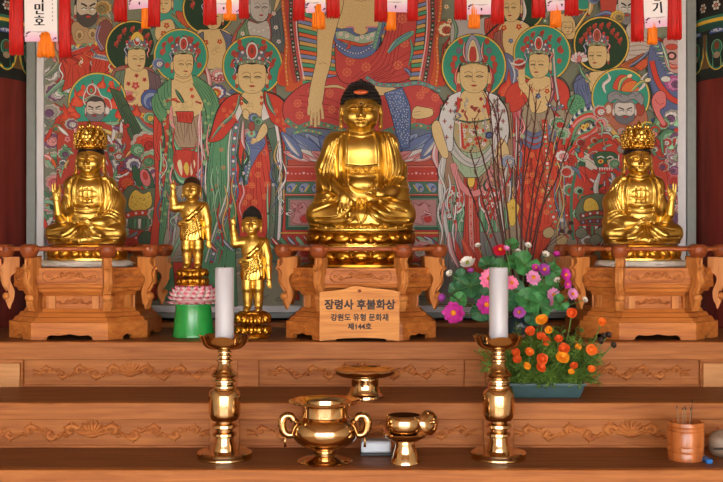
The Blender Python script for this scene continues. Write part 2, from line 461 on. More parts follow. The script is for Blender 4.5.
        if beard is not None:
            s.blob([(cx-w*0.48, cy+h*0.12), (cx-w*0.3, cy+h*0.24), (cx, cy+h*0.19), (cx+w*0.3, cy+h*0.24), (cx+w*0.48, cy+h*0.12), (cx+w*0.46, cy+h*0.42), (cx+w*0.2, cy+h*0.62), (cx, cy+h*0.66), (cx-w*0.2, cy+h*0.62), (cx-w*0.46, cy+h*0.42)], beard, BLACK, 0.35)
            s.ell(cx+o, cy+h*0.29, w*0.13, h*0.05, (176, 60, 50), BLACK, 0.3)
        if crown:
            s.crown(cx+o*0.2, cy-h*0.40, w, h, ccols)
    def crown(s, cx, cy, w, h, cols=None):
        c1, c2, c3 = cols or ((84, 140, 118), WHITE, RED)
        s.blob([(cx-w*0.5, cy+h*0.02), (cx-w*0.62, cy-h*0.2), (cx-w*0.46, cy-h*0.42), (cx-w*0.2, cy-h*0.52), (cx, cy-h*0.74), (cx+w*0.2, cy-h*0.52), (cx+w*0.46, cy-h*0.42), (cx+w*0.62, cy-h*0.2), (cx+w*0.5, cy+h*0.02), (cx, cy-h*0.05)], (96, 100, 120), BLACK, 0.4)
        def go():
            for i in range(9):
                t = -1+2*i/8.0; x = cx+t*w*0.52; y = cy-h*0.10-h*0.13*(1-t*t)
                s.ell(x, y, w*0.055, h*0.05, (WHITE, RED, c1)[i % 3], n=8)
            for i in range(11):
                t = -1+2*i/10.0; x = cx+t*w*0.56; y = cy-h*0.22-h*0.24*(1-t*t)
                s.ell(x, y, w*0.05, h*0.045, (c2, BLUE, c2, RED)[i % 4], n=8)
        s.together(go)
        s.band([(cx-w*0.48, cy-h*0.02), (cx, cy-h*0.10), (cx+w*0.48, cy-h*0.02)], h*0.07, c1, YEL, (RED, WHITE), 2.0, 0.3)
        s.ell(cx, cy-h*0.42, w*0.22, h*0.28, c2, BLACK, 0.4); s.ell(cx, cy-h*0.41, w*0.15, h*0.22, c3, BLACK, 0.35); s.ell(cx, cy-h*0.42, w*0.06, h*0.1, (120, 60, 50))
        for sg in (-1, 1):
            s.ribbon([(cx+sg*w*0.52, cy-h*0.12), (cx+sg*w*0.68, cy-h*0.0), (cx+sg*w*0.58, cy+h*0.18), (cx+sg*w*0.66, cy+h*0.36)], w*0.09, RED if sg > 0 else BLUE, WHITE)
            s.ell(cx+sg*w*0.55, cy-h*0.32, w*0.09, h*0.07, RED, BLACK, 0.3); s.ell(cx+sg*w*0.36, cy-h*0.5, w*0.08, h*0.07, RED, BLACK, 0.3)
    def hand(s, x, y, L, ang, skin=SKIN, fingers=4):
        ca, sa = cos(ang), sin(ang)
        def tr(a, b): return (x+a*ca-b*sa, y+a*sa+b*ca)
        for i in range(fingers):
            b = (-0.3+0.2*i)*L*0.9; s.stroke([tr(L*0.3, b*0.8), tr(L*0.75, b*0.9), tr(L*(1.0-0.08*abs(i-1.5)), b)], L*0.2, tuple(int(c*0.55) for c in skin)); s.stroke([tr(L*0.3, b*0.8), tr(L*0.75, b*0.9), tr(L*(0.98-0.08*abs(i-1.5)), b)], L*0.15, skin)
        s.blob([tr(-L*0.1, -L*0.22), tr(L*0.25, -L*0.34), tr(L*0.5, -L*0.3), tr(L*0.5, L*0.3), tr(L*0.2, L*0.34), tr(-L*0.1, L*0.22)], skin, SKIND, 0.3)
        s.stroke([tr(0, L*0.25), tr(L*0.3, L*0.52), tr(L*0.5, L*0.5)], L*0.16, skin)
    def build(s, name, mat, parent=None): s.m.cur = None; return s.m.build(name, mat, parent, fix=False)
def dancheong(e, sx):
    """painted capital of the column: u in metres from the camera-facing line, v height in metres"""
    e.band_w = 0.012
    z = lambda py: ZC-(py-241)*3.77/F
    R = 0.235*PI*0.62
    def strip(y0, y1, c): e.poly([(-R, z(y0)), (R, z(y0)), (R, z(y1)), (-R, z(y1))], c)
    strip(-120, 74, (26, 34, 34)); e.poly([(-R, z(27)), (R, z(27)), (R, z(62)), (-R, z(62))], (104, 78, 48)); strip(-120, 5, (26, 24, 28)); strip(9, 12, (50, 116, 96)); strip(12, 15.5, (226, 186, 60)); strip(15.5, 17, (36, 84, 72)); strip(17, 23, (30, 74, 66))
    n = 8; w = 2*R/n
    for i in range(n+1):
        c = -R+i*w
        e.ell(c, z(26), 0.035, 0.015, (66, 90, 170), BLACK, 0.002); e.ell(c, z(24.5), 0.025, 0.006, (190, 196, 206))
        # hanging pointed leaf
        def leaf(k, col, top=27): e.poly(spline([(c-w*0.50*k, z(top)), (c-w*0.48*k, z(44)), (c-w*0.3*k, z(58+8*(k-0.8))), (c, z(63+12*(k-0.8))), (c+w*0.3*k, z(58+8*(k-0.8))), (c+w*0.48*k, z(44)), (c+w*0.50*k, z(top))], 4), col)
        leaf(1.0, (236, 196, 58)); leaf(0.92, (38, 132, 110)); leaf(0.80, (24, 36, 36))
        e.ell(c, z(42), w*0.2, 0.028, (36, 104, 86), (110, 176, 140), 0.003); e.ell(c, z(40), w*0.10, 0.016, (120, 60, 40)); e.ell(c, z(50), w*0.13, 0.012, (150, 130, 110))
    for i in range(n):
        c = -R+(i+0.5)*w
        e.poly([(c-w*0.10, z(27)), (c+w*0.10, z(27)), (c+w*0.02, z(60)), (c-w*0.02, z(60))], (98, 72, 44))
    def fl():
        for i in range(14):
            c = -R+0.03+i*(2*R-0.06)/13
            e.ell(c, z(-1), 0.006, 0.006, (190, 110, 90), n=8)
            for q in range(6): e.ell(c+0.013*cos(q*PI/3), z(-1)+0.013*sin(q*PI/3), 0.0055, 0.0055, (210, 206, 200), n=8)
    e.together(fl)
# ================================================================ the large painting
def mural():
    YM = 3.985; SM = YM/F
    e = empty('mural', (0, YM, ZC), 'huge framed red and green temple painting crowded with haloed robed figures', 'painting')
    # frame: outer grey moulding, inner white moulding (outlines in photo pixels)
    def molding(name, o, i, d0, d1, mat):
        x0, x1, yb = o; u0, u1, vb = i; T = -110
        f = lambda x, y: ((x-361.5)*SM, -(y-241)*SM)
        m = MB()
        def bx(a, b):
            (ax, az), (bx_, bz) = f(*a), f(*b); m.box((ax, d0, bz), (bx_, d1, az), 0.002)
        bx((x0, T), (u0, yb)); bx((u1, T), (x1, yb)); bx((u0, vb), (u1, yb)); bx((u0, T), (u1, T+(yb-vb)))
        return m.build(name, mat, e)
    molding('outer_frame', (28.5, 694, 317.5), (37.5, 685, 312), -0.028, 0.02, M['frame_gray'])
    molding('inner_frame', (37.5, 685, 312), (45, 675.5, 305.5), -0.016, 0.02, M['frame_white'])
    m = MB(); f = lambda x, y: ((x-361.5)*SM, -(y-241)*SM)
    (ax, az), (bx, bz) = f(40, -108), f(682, 309); m.box((ax, 0.004, bz), (bx, 0.016, az)); m.build('backing_board', M['dark_wall'], e)
    A = ART(lambda u, v, k: ((u-361.5)*SM, -k*5e-6, -(v-241)*SM))
    A.clip = (44.5, -105, 676, 306.5)
    paint_mural(A)
    o = A.build('canvas', M['paint'], e)
    print('MURAL layers', A.k, 'faces', len(A.m.f))
def paint_mural(A):
    R = A.rnd
    P_, B_, S_ = A.poly, A.blob, A.stroke
    A.raw([(44, -106), (677, -106), (677, 307), (44, 307)], (120, 128, 112))
    # ---- busy ground: small clouds, leaves and ribbons between the figures
    cols = [RED, GREEN, (96,126,112), BLUE, WHITE, PINK, (176,64,54), MUD, DGREEN, (150,150,140), RED, (110,140,120)]
    for i in range(520):
        x = R.uniform(44, 676); y = R.uniform(-14, 290); a = R.uniform(0, PI); L = R.uniform(4, 11); c = R.choice(cols)
        if 285 < x < 440 and y < 230: continue
        if i % 5 == 0: A.swirl(x, y, R.uniform(5, 9), (WHITE, c, R.choice(cols)), R.choice((-1, 1)), R.uniform(0, 6))
        else: A.ribbon([(x-L*cos(a), y-L*sin(a)), (x+R.uniform(-3, 3), y+R.uniform(-3, 3)), (x+L*cos(a), y+L*sin(a))], R.uniform(1.8, 4.0), c, None)
    # ---- lower ground: muted olive grey robes, rocks and waves under the figures
    P_([(44, 248), (300, 240), (430, 240), (676, 236), (676, 307), (44, 307)], (138, 140, 122))
    for i in range(70):
        x = R.uniform(150, 620); y = R.uniform(244, 304); c = R.choice([(120,124,108), (150,150,130), MUD, (110,130,116), (168,160,140)])
        A.hold = False
        A.ribbon([(x-10, y+R.uniform(-4, 4)), (x, y+R.uniform(-3, 3)), (x+11, y+R.uniform(-5, 5))], R.uniform(2, 4), c)
    A.hold = False
    # ================= left edge
    for x, y, r, cs, d in [(55, 92, 11, (WHITE, PURPLE, (170,150,170), WHITE), 1), (52, 112, 9, (WHITE, GREY, PURPLE), -1), (50, 140, 11, (WHITE, PURPLE, PINK), 1), (53, 160, 10, (WHITE, MINT, GREEN), 1), (58, 182, 12, (WHITE, PINK, (196,96,104)), -1),
                           (53, 205, 10, (WHITE, MINT, DGREEN), 1), (52, 222, 12, (WHITE, GREEN, WHITE, PURPLE), 1), (55, 240, 10, (WHITE, PURPLE, PINK), -1), (62, 128, 9, (RED, (210,80,60), ORANGE), 1), (70, 146, 9, (RED, ORANGE, (160,60,50)), -1),
                           (68, 168, 9, (GREEN, MINT, RED), 1), (66, 88, 9, (MINT, GREEN, WHITE), 1), (52, 74, 9, (GREY, WHITE, GREY), -1)]:
        A.swirl(x, y, r, cs, d, R.uniform(0, 3))
    A.ribbon([(44, 100), (56, 88), (70, 78), (82, 72)], 5, (110, 140, 132), MINT)
    A.ribbon([(45, 78), (56, 68), (62, 55)], 6, (104, 124, 108), (150, 160, 140)); A.ribbon([(46, 62), (52, 40), (48, 10)], 6, GREY, WHITE)
    A.ribbon([(46, 46), (56, 52), (62, 70)], 4, MUD, TAN)
    # top-left bearded guardian with armour
    B_([(62, 40), (70, 34), (90, 40), (110, 36), (118, 60), (110, 74), (86, 72), (64, 80), (60, 60)], RED)
    A.drape([(62, 60), (66, 76), (62, 92)], [(116, 44), (112, 66), (104, 74)], (188, 62, 48), 6)
    A.band([(66, 52), (86, 45), (104, 40)], 3.4, (96, 110, 130), WHITE, (BLUE, WHITE), 2.5); A.band([(94, 56), (104, 58), (112, 60)], 4, (150, 160, 170), WHITE, (BLUE,), 2.2)
    B_([(72, 26), (80, 22), (92, 30), (104, 26), (100, 40), (90, 46), (76, 44)], (170, 140, 104)); A.ell(80, 35, 4.5, 5.5, (186, 160, 116), BLACK, 0.4); A.ell(93, 34, 4.5, 5.5, (186, 160, 116), BLACK, 0.4); A.ell(80, 36, 2, 3, (120, 96, 66)); A.ell(93, 35, 2, 3, (120, 96, 66))
    for i in range(7): A.poly([(70+i*6, 46-i*0.8), (75+i*6, 45-i*0.8), (73+i*6, 50-i*0.8)], (MINT, YEL, GREEN)[i % 3], BLACK, 0.25)
    A.sashes(62, 116, 44, 96, 16, [(110,126,140), ORANGE, (150,44,38), TAN, WHITE], 1.3, 45)
    A.face(87.5, 9, 21, 28, 0.4, (190, 178, 160), BLACK, (70, 66, 64), False, True)
    A.band([(74, -6), (88, -10), (101, -6)], 4, (110, 90, 70), YEL, (RED, GREEN), 3)
    A.swirl(105, 24, 8, ((150,120,90), TAN, MUD), 1); A.swirl(104, 8, 8, (TAN, (150,120,70), OLIVE), -1); B_([(100, 24), (108, 20), (113, 30), (108, 46), (101, 52), (98, 38)], (120, 70, 70)); A.band([(100, 26), (97, 38), (103, 50)], 2.2, BLUE, WHITE, (RED,), 2.2)
    # ---- figure with dark green halo (upper left)
    A.halo(133, 48, 27, DARKG, YEL, 7, 3)
    B_([(112, 74), (122, 66), (136, 68), (150, 68), (158, 80), (160, 110), (140, 118), (120, 112), (110, 96)], (150, 92, 84))
    B_([(124, 70), (148, 70), (150, 84), (146, 104), (132, 106), (124, 96)], SKIN)
    A.drape([(116, 72), (112, 92), (118, 112)], [(126, 70), (124, 88), (128, 108)], (96, 120, 104), 3); A.drape([(148, 70), (150, 88), (146, 108)], [(160, 76), (162, 96), (156, 110)], (104, 84, 96), 3)
    for (x, y) in ((129, 84), (145, 80), (146, 92), (127, 94), (137, 76)): A.flower(x, y, 2.2, (172, 60, 54), (120, 40, 40))
    A.flower(136, 86, 4, (190, 70, 62), PINK); A.swirl(129, 97, 7, (PINK, (206,120,126), RED), 1); A.hand(134, 96, 6, -0.8)
    A.face(137, 59.5, 18, 24, 0.7)
    A.blob([(131, 41), (133, 35), (138, 32), (143, 36), (144, 42), (138, 39)], YEL, BLACK, 0.35); A.ell(138, 40, 2.2, 2.4, WHITE, BLACK, 0.3)
    # ---- small figures between the halos, top
    A.halo(176, 8, 24, (60, 150, 140), YEL, 4, 5)
    A.drape([(150, 30), (154, 44), (150, 56)], [(172, 20), (184, 34), (192, 42)], (96, 126, 108), 4); B_([(158, 24), (172, 20), (176, 36), (166, 44), (156, 38)], SKIN); A.flower(167, 26, 3, (170, 60, 54)); A.flower(164, 34, 3, (170, 60, 54))
    A.face(165, 4, 14, 20, -0.5); A.band([(172, 14), (186, 26), (196, 42)], 2.6, (70, 110, 100), YEL, (RED,), 3); A.blob([(176, 12), (184, 14), (190, 28), (180, 22)], (186, 80, 50))
    A.halo(209, 9, 26, DARKG, YEL, 8, 9)
    B_([(198, 32), (206, 30), (224, 30), (234, 40), (236, 66), (200, 68), (196, 50)], SKIN); A.drape([(220, 30), (226, 44), (226, 66)], [(232, 36), (240, 50), (236, 68)], (92, 104, 140), 3); A.drape([(196, 36), (192, 50), (196, 70)], [(204, 32), (204, 48), (204, 68)], (90, 104, 130), 3)
    A.face(214, 17, 17, 26, -0.3); A.flower(206, 43, 3, RED); A.flower(220, 42, 2.6, RED); A.hand(214, 54, 6, -1.4); A.hand(219, 52, 6, -1.8)
    A.swirl(218, 76, 9, (WHITE, PINK, WHITE, (200,110,130)), 1); A.band([(204, 72), (218, 80), (234, 76)], 3, (150, 60, 60), PINK, (WHITE,), 2.5); A.ribbon([(206, 66), (210, 84), (204, 98)], 4, PINK, WHITE); A.swirl(218, 92, 8, ((90,80,150), WHITE, ORANGE, YEL), -1); A.swirl(226, 104, 7, (RED, PINK, WHITE), 1); A.swirl(205, 108, 7, (GREEN, MINT, RED), 1)
    # pale monk in a green lined robe
    B_([(232, 40), (246, 20), (262, 24), (276, 12), (284, 36), (282, 64), (240, 50)], (170, 90, 80))
    A.drape([(238, 32), (236, 44), (240, 58)], [(248, 18), (254, 30), (258, 40)], (104, 140, 110), 3); A.drape([(270, 20), (272, 34), (270, 46)], [(282, 8), (286, 30), (284, 54)], (84, 96, 104), 3); B_([(248, 22), (258, 24), (268, 22), (270, 40), (258, 46), (250, 36)], LGREY)
    for q in range(5): A.ell(250+q*4.6, 28+4*sin(PI*q/4), 1.4, 1.4, WHITE, GREY, 0.3)
    for (x, y) in ((243, 34), (247, 40), (276, 28), (279, 42), (274, 14)): A.flower(x, y, 2.2, WHITE, RED)
    A.face(260, 8, 19, 28, 0.4, (186, 186, 188), (150, 150, 154), None, False); B_([(268, -8), (276, -4), (274, 12), (280, 2), (282, -10)], SKIN)
    # ---- flame beard guardian with teal halo (left)
    A.halo(98, 102, 29, TEAL, YEL, 0)
    for (x, y, w, h, l) in ((78, 106, 12, 18, -3), (82, 96, 9, 12, 2), (92, 92, 9, 12, 1), (102, 88, 9, 12, 2), (112, 92, 8, 12, 1), (116, 108, 12, 22, 2), (118, 98, 9, 14, 3), (74, 118, 14, 12, 1), (72, 112, 9, 9, -2)):
        A.flame(x, y, w, h, ((196, 60, 44), (214, 84, 58)), l)
    for x, y, r in ((112, 84, 3), (84, 88, 2.6), (120, 96, 2.5)): A.flower(x, y, r, (206, 74, 54), ORANGE)
    A.blob([(84, 100), (87, 90), (92, 84), (98, 88), (102, 96), (110, 100), (112, 110), (106, 106), (96, 102), (88, 106)], (176, 70, 60), WHITE, 1.0)
    A.ell(92, 90, 5.2, 6, WHITE, BLACK, 0.4); A.ell(92, 90, 3.6, 4.6, RED, BLACK, 0.3); A.ell(92, 91, 1.6, 2.4, GREEN)
    A.band([(85, 101), (94, 97), (104, 100)], 2.4, (96, 150, 120), WHITE, (RED,), 2.4)
    A.face(96, 110, 18, 20, -0.3, (192, 180, 172), (60, 56, 60), (108, 110, 120), False, True); A.ell(108, 111, 2.4, 4, WHITE, BLACK, 0.4)
    A.flame(68, 124, 18, 20, ((196, 56, 42), (206, 74, 50)), -4); A.flame(124, 118, 16, 22, ((196, 56, 42), (210, 80, 56)), 3)
    # his body, scarves and armour behind the left statue
    B_([(60, 128), (80, 122), (120, 124), (136, 136), (140, 170), (150, 210), (140, 250), (60, 250), (58, 170)], (176, 62, 50))
    A.drape([(110, 88), (120, 112), (134, 146)], [(122, 92), (134, 116), (142, 142)], (64, 92, 68), 3, None); A.ribbon([(112, 122), (120, 146), (116, 170), (122, 190)], 6, WHITE, LGREY); A.ribbon([(108, 134), (114, 158), (122, 178)], 8, (120, 124, 134), WHITE); A.ribbon([(98, 128), (116, 136), (108, 142)], 4, YEL, CREAM)
    for i in range(6): A.ribbon([(112+i, 150+i*7), (120, 154+i*6), (130, 150+i*8)], 3.5, [RED, GREEN, WHITE, RED, (90,110,130), GREEN][i], None)
    A.ribbon([(150, 70), (138, 100), (146, 130), (152, 156)], 7, DGREEN, GREEN) if False else None
    busy(A, [(44, 118), (72, 118), (80, 140), (76, 190), (66, 250), (44, 250)], 34, [WHITE, PURPLE, GREEN, RED, MINT, PINK, ORANGE, (110,126,120)], 3)
    busy(A, [(104, 116), (132, 126), (158, 150), (164, 250), (118, 250), (110, 180)], 60, [WHITE, RED, GREEN, (120,124,134), RED, MINT, PURPLE, DGREEN, (176,60,50)], 4)
    busy(A, [(60, 122), (126, 122), (140, 150), (150, 245), (56, 245)], 46, [(120,124,134), ORANGE, (150,44,38), TAN, WHITE, GREEN, (100,110,120), RED], 13, 0.75)
    # ---- dragon / scale scroll between the two figures
    A.ell(152, 100, 10.5, 10.5, (70, 90, 160), BLACK, 0.5); A.ell(152, 101, 8, 8, LBLUE, BLACK, 0.3); A.ell(153, 103, 6.2, 6, (70, 90, 160), BLACK, 0.3); A.ell(154, 104, 3.6, 3.6, LBLUE, BLACK, 0.3); A.ell(155, 105, 2, 2, NAVY)
    spine = spline([(130, 108), (138, 120), (148, 130), (160, 132), (168, 122), (166, 110), (158, 104)], 8)
    S_(spine, 13, BLACK); S_(spine, 12, (176, 66, 50)); S_(spine, 6, (90, 110, 120)); S_([(x, y+1.4) for x, y in spine], 2.4, MINT)
    def teeth():
        for i in range(0, len(spine)-8, 2):
            x, y = spine[i]; A.poly([(x-2, y+5), (x+0.5, y+11), (x+2, y+5)], WHITE if i % 4 else MINT)
    A.together(teeth)
    A.flower(144, 116, 3, YEL, RED); A.swirl(150, 118, 6, (MINT, GREEN, YEL), 1); A.swirl(160, 120, 6, (WHITE, PINK, RED), -1); A.flame(136, 116, 12, 12, (RED, (214,84,58)), 2)
    A.drape([(122, 108), (134, 134), (142, 152)], [(128, 104), (142, 130), (148, 148)], (58, 86, 64), 2)
    for x, y, r, cs, d in [(146, 144, 14, (WHITE, (206,76,60), (190,54,42), (160,40,36)), 1), (154, 160, 12, (WHITE, MINT, (170,70,54), GREEN), -1), (155, 177, 11, (WHITE, PURPLE, PINK, (150,100,150)), 1), (152, 196, 10, (WHITE, RED, PINK), -1), (133, 164, 9, (PURPLE, WHITE, (110,110,150)), 1), (138, 150, 7, (GREEN, MINT), 1)]:
        A.swirl(x, y, r, cs, d, R.uniform(0, 3))
    for sx, y in ((138, 176), (150, 180)): A.ell(sx, y, 4, 11, (54, 92, 66), BLACK, 0.5, rot=-0.35)
    A.ell(146, 178, 5, 9, (210, 110, 116), BLACK, 0.4, rot=-0.3); A.ell(146, 176, 2.2, 4, (190, 60, 54), BLACK, 0.3, rot=-0.3)
    A.swirl(127, 183, 8, (RED, (206,80,60), ORANGE), 1); A.ribbon([(128, 195), (140, 192), (152, 194)], 3.4, (96, 70, 60), YEL)
    # mask-armour with yellow boss
    B_([(122, 200), (130, 186), (142, 190), (156, 188), (164, 200), (162, 222), (150, 230), (126, 226)], (90, 104, 86)); B_([(130, 198), (136, 190), (144, 194), (151, 192), (152, 206), (140, 212), (130, 208)], YEL, BLACK, 0.5)
    def freck():
        for i in range(26): A.ell(R.uniform(132, 150), R.uniform(196, 208), 0.5, 0.5, (120, 90, 40), n=5)
    A.together(freck)
    A.band([(126, 216), (140, 213), (156, 214)], 5, (190, 66, 48), DGREEN, (RED, WHITE), 3)
    for i in range(9): A.poly([(121+i*4.4, 219), (124.6+i*4.4, 219), (123.6+i*4.4, 229+abs(4-i)*-0.5), (121.4+i*4.4, 228)], (GREEN, WHITE, (60,110,84))[i % 3], BLACK, 0.35)
    A.swirl(122, 232, 8, (WHITE, MINT, GREEN), 1); A.swirl(158, 230, 9, (WHITE, RED, (206,90,70)), -1); A.swirl(156, 214, 8, (WHITE, GREEN, RED), 1); A.ell(147, 240, 8, 9, (62, 86, 68), BLACK, 0.5); A.swirl(132, 246, 7, (RED, (160,50,44)), 1)
    # ================= green robed figure
    A.halo(181.5, 56.5, 27, TEAL, YEL, 8, 21)
    A.drape([(158, 92), (154, 130), (156, 190), (150, 250), (146, 300)], [(212, 88), (218, 120), (214, 180), (214, 240), (216, 300)], (186, 62, 48), 6)
    A.drape([(163, 86), (170, 120), (166, 176), (160, 230), (158, 300)], [(176, 78), (176, 110), (176, 160), (172, 220), (176, 300)], (84, 140, 104), 3)
    A.drape([(192, 78), (202, 110), (206, 170), (208, 230), (206, 300)], [(204, 86), (214, 120), (212, 180), (216, 236), (222, 300)], (84, 140, 104), 3)
    A.drape([(174, 112), (172, 132), (178, 148)], [(202, 112), (203, 132), (198, 148)], (158, 136, 116), 8)
    for q, (c, y) in enumerate([(GREEN, 148), (MINT, 151), (DGREEN, 154)]): S_([(172, y-12), (178, y+0), (188, y+4), (198, y), (204, y-14)], 3.2, c, 6)
    B_([(174, 154), (182, 150), (196, 152), (202, 158), (198, 176), (186, 182), (176, 176)], RED); B_([(178, 164), (181, 160), (183, 168), (182, 176)], CREAM, None); B_([(196, 164), (193, 160), (191, 168), (192, 176)], CREAM, None); B_([(184, 168), (187, 162), (190, 168), (188, 176)], YEL, BLACK, 0.3)
    for c, y in ((GREEN, 178), (MINT, 181), (DGREEN, 184)): S_([(172, y-16), (178, y-2), (188, y+2), (198, y-2), (206, y-18)], 3.0, c, 6)
    A.drape([(172, 186), (168, 220), (160, 262)], [(206, 184), (206, 220), (210, 262)], (150, 146, 134), 8)
    for i in range(26): A.ribbon([(R.uniform(164, 208), R.uniform(190, 262)), (R.uniform(168, 206), R.uniform(196, 262))], 2.4, R.choice([(170,176,176), (124,130,140), (150,100,96), MINT]))
    B_([(164, 88), (174, 80), (182, 82), (192, 80), (200, 88), (204, 106), (198, 116), (186, 118), (172, 116), (162, 108)], SKIN)
    A.drape([(152, 100), (154, 112), (162, 124)], [(168, 78), (166, 96), (168, 116)], (84, 142, 104), 3); A.drape([(188, 77), (198, 92), (206, 110), (208, 132)], [(196, 76), (212, 88), (220, 106), (218, 126)], (84, 142, 104), 4)
    A.drape([(158, 90), (160, 100), (166, 110)], [(172, 78), (172, 92), (172, 110)], GREEN, 2)
    A.ribbon([(176, 90), (181, 98), (186, 106)], 3, DGREEN, GREEN); S_([(166, 102), (174, 100), (184, 106)], 2.4, (150, 60, 54), 4); S_([(196, 102), (202, 104)], 2, (150, 60, 54))
    for p in ((192, 90), (193, 97), (176, 100)): A.flower(p[0], p[1], 2, RED, ORANGE)
    A.hand(178, 106, 9, 0.1); A.hand(192, 104, 9, PI-0.3); A.ribbon([(201, 112), (200, 136), (206, 160)], 4.2, PINK, WHITE); A.ribbon([(172, 106), (172, 122), (176, 130)], 4, PINK)
    A.drape([(176, 112), (178, 118), (178, 122)], [(194, 112), (194, 118), (192, 124)], RED, 3)
    A.ribbon([(203, 168), (198, 178), (206, 176)], 5, LBLUE, WHITE)
    for y in range(120, 236, 9): S_([(209.5, y), (213.5, y+0.5)], 0.5, DGREEN); S_([(166, y), (170, y+0.5)], 0.5, DGREEN)
    A.sashes(160, 176, 120, 300, 16, [MINT, DGREEN, WHITE, RED, (90,110,140), PINK], 1.4, 5); A.sashes(196, 216, 110, 300, 18, [MINT, DGREEN, WHITE, RED, (90,110,140), PINK], 1.4, 6); A.sashes(172, 204, 184, 262, 16, [LGREY, (120,130,140), RED, WHITE, MINT], 1.3, 7)
    A.scatter([(164, 96), (172, 90), (172, 200), (160, 230)], 7, lambda x, y: A.medal(x, y, 1.8, (150, 176, 120))); A.scatter([(202, 90), (214, 110), (212, 230), (206, 230)], 7, lambda x, y: A.medal(x, y, 1.8, (150, 176, 120)))
    P_([(176, 70), (191, 70), (194, 84), (188, 88), (174, 86)], SKIN); S_([(176, 80), (184, 83), (192, 80)], 0.5, SKIND, 3); S_([(177, 77), (184, 79.5), (191, 77)], 0.5, SKIND, 3)
    A.face(184, 65, 20, 25, 0.6)
    for p in ((172, 40), (164, 52), (199, 52), (200, 66), (168, 66), (190, 40)): A.ell(p[0], p[1], 2.6, 3.0, (166, 66, 58), n=9)
    A.swirl(159, 64, 6, (LBLUE, (90,110,170), WHITE), 1)
    # ================= red robed figure with medicine, left of centre
    A.halo(253, 66.5, 30, TEAL, YEL, 8, 33)
    A.drape([(212, 138), (208, 170), (206, 210), (196, 262), (192, 306)], [(240, 96), (232, 140), (238, 200), (236, 250), (238, 306)], (82, 142, 106), 5)
    for p in ((222, 150), (224, 168), (218, 186), (226, 200), (216, 210), (222, 226), (212, 236), (220, 246)): A.medal(p[0], p[1], 2.6, (176, 120, 90))
    A.drape([(266, 96), (282, 140), (284, 190), (286, 240), (288, 300)], [(284, 106), (294, 140), (290, 190), (290, 240), (300, 300)], (188, 58, 46), 3)
    A.drape([(240, 140), (236, 180), (238, 216), (244, 256)], [(266, 132), (271, 170), (270, 210), (264, 252)], (196, 62, 50), 7)
    A.scatter([(238, 150), (268, 146), (270, 214), (244, 236)], 12, lambda x, y: A.medal(x, y, 3.4, (212, 110, 66)))
    A.drape([(266, 130), (274, 160), (276, 210), (272, 262)], [(275, 128), (282, 160), (283, 210), (280, 262)], (80, 108, 96), 2)
    A.band([(238, 118), (234, 150), (233, 190), (222, 226), (212, 262)], 5.5, (86, 108, 130), (212, 196, 206), (GREEN, RED, WHITE), 3.2); S_(spline([(233, 120), (229, 150), (228, 190), (216, 228), (206, 262)], 8), 1.4, WHITE)
    A.band([(276, 122), (280, 150), (281, 190), (279, 240)], 2.2, (220, 214, 222), WHITE, (), 3); A.band([(283, 124), (287, 150), (288, 200)], 2.4, (90, 130, 120), TAN, (RED, YEL), 3)
    B_([(246, 138), (252, 132), (262, 134), (266, 144), (258, 156), (250, 172), (248, 184), (240, 184), (240, 170), (246, 158)], (92, 110, 160)); A.band([(246, 150), (250, 164), (246, 180), (240, 184)], 2.4, (110, 128, 150), GREEN, (WHITE,), 2.4)
    for i in range(4): S_([(246+i*2, 142+i*2), (256+i*2, 138+i*4), (266, 146+i*4)], 0.5, NAVY, 4)
    P_(spline([(240, 94), (228, 98), (218, 110), (212, 130), (209, 142), (222, 140), (234, 126), (240, 116), (248, 104)], 4), (190, 58, 46), BLACK, 0.6); P_(spline([(264, 92), (280, 98), (290, 114), (294, 136), (292, 146), (282, 130), (272, 122), (266, 110)], 4), (190, 58, 46), BLACK, 0.6)
    A.ribbon([(240, 96), (236, 112), (222, 126), (212, 140)], 3.6, (84, 116, 104), MINT); A.ribbon([(267, 94), (270, 106), (276, 116)], 4, (84, 116, 104), MINT)
    S_([(238, 93), (226, 100), (217, 114), (210, 140)], 0.9, BLACK, 5); S_([(264, 91), (280, 97), (290, 112), (295, 140)], 0.9, BLACK, 5)
    B_([(242, 96), (250, 91), (262, 91), (264, 104), (262, 116), (252, 120), (242, 114)], SKIN); P_([(240, 104), (243, 112), (238, 122), (235, 116)], WHITE, BLACK, 0.4); P_([(264, 102), (270, 118), (262, 122), (262, 112)], WHITE, BLACK, 0.4)
    A.ribbon([(240, 96), (246, 102), (250, 106)], 2.6, DGREEN, GREEN); A.hand(250, 112, 9, -1.5); B_([(244, 110), (249, 112), (250, 120), (244, 118)], SKIN)
    for p in ((242, 99), (262, 98), (262, 104), (242, 104)): A.flower(p[0], p[1], 2, (176, 60, 50), ORANGE)
    B_([(266, 124), (268, 132), (262, 140), (255, 143), (258, 134), (262, 126)], SKIN); A.hand(256, 140, 6, 2.4); A.swirl(254, 118, 5, (BLUE, LBLUE, GREEN), 1); A.swirl(259, 122, 4, (MINT, GREEN), -1); A.flower(252, 134, 4, MINT, RED, 7); A.ell(252, 127, 3, 5, (150, 70, 64), BLACK, 0.3); A.ribbon([(244, 122), (243, 140), (246, 150)], 3.2, PINK, WHITE)
    A.sashes(236, 246, 140, 250, 10, [BLUE, MINT, WHITE, PINK, DGREEN], 1.4, 15); A.sashes(268, 290, 130, 290, 14, [MINT, DGREEN, WHITE, (90,110,150), TAN], 1.3, 16); A.sashes(206, 236, 150, 300, 14, [DGREEN, MINT, RED, TAN, (60,110,90)], 1.4, 17)
    A.scatter([(222, 112), (236, 102), (236, 116), (220, 134)], 7, lambda x, y: A.medal(x, y, 2.4, (214, 110, 70))); A.scatter([(272, 104), (286, 112), (290, 136), (278, 124)], 7, lambda x, y: A.medal(x, y, 2.4, (214, 110, 70)))
    A.face(252.5, 78, 28, 32, 0.0)
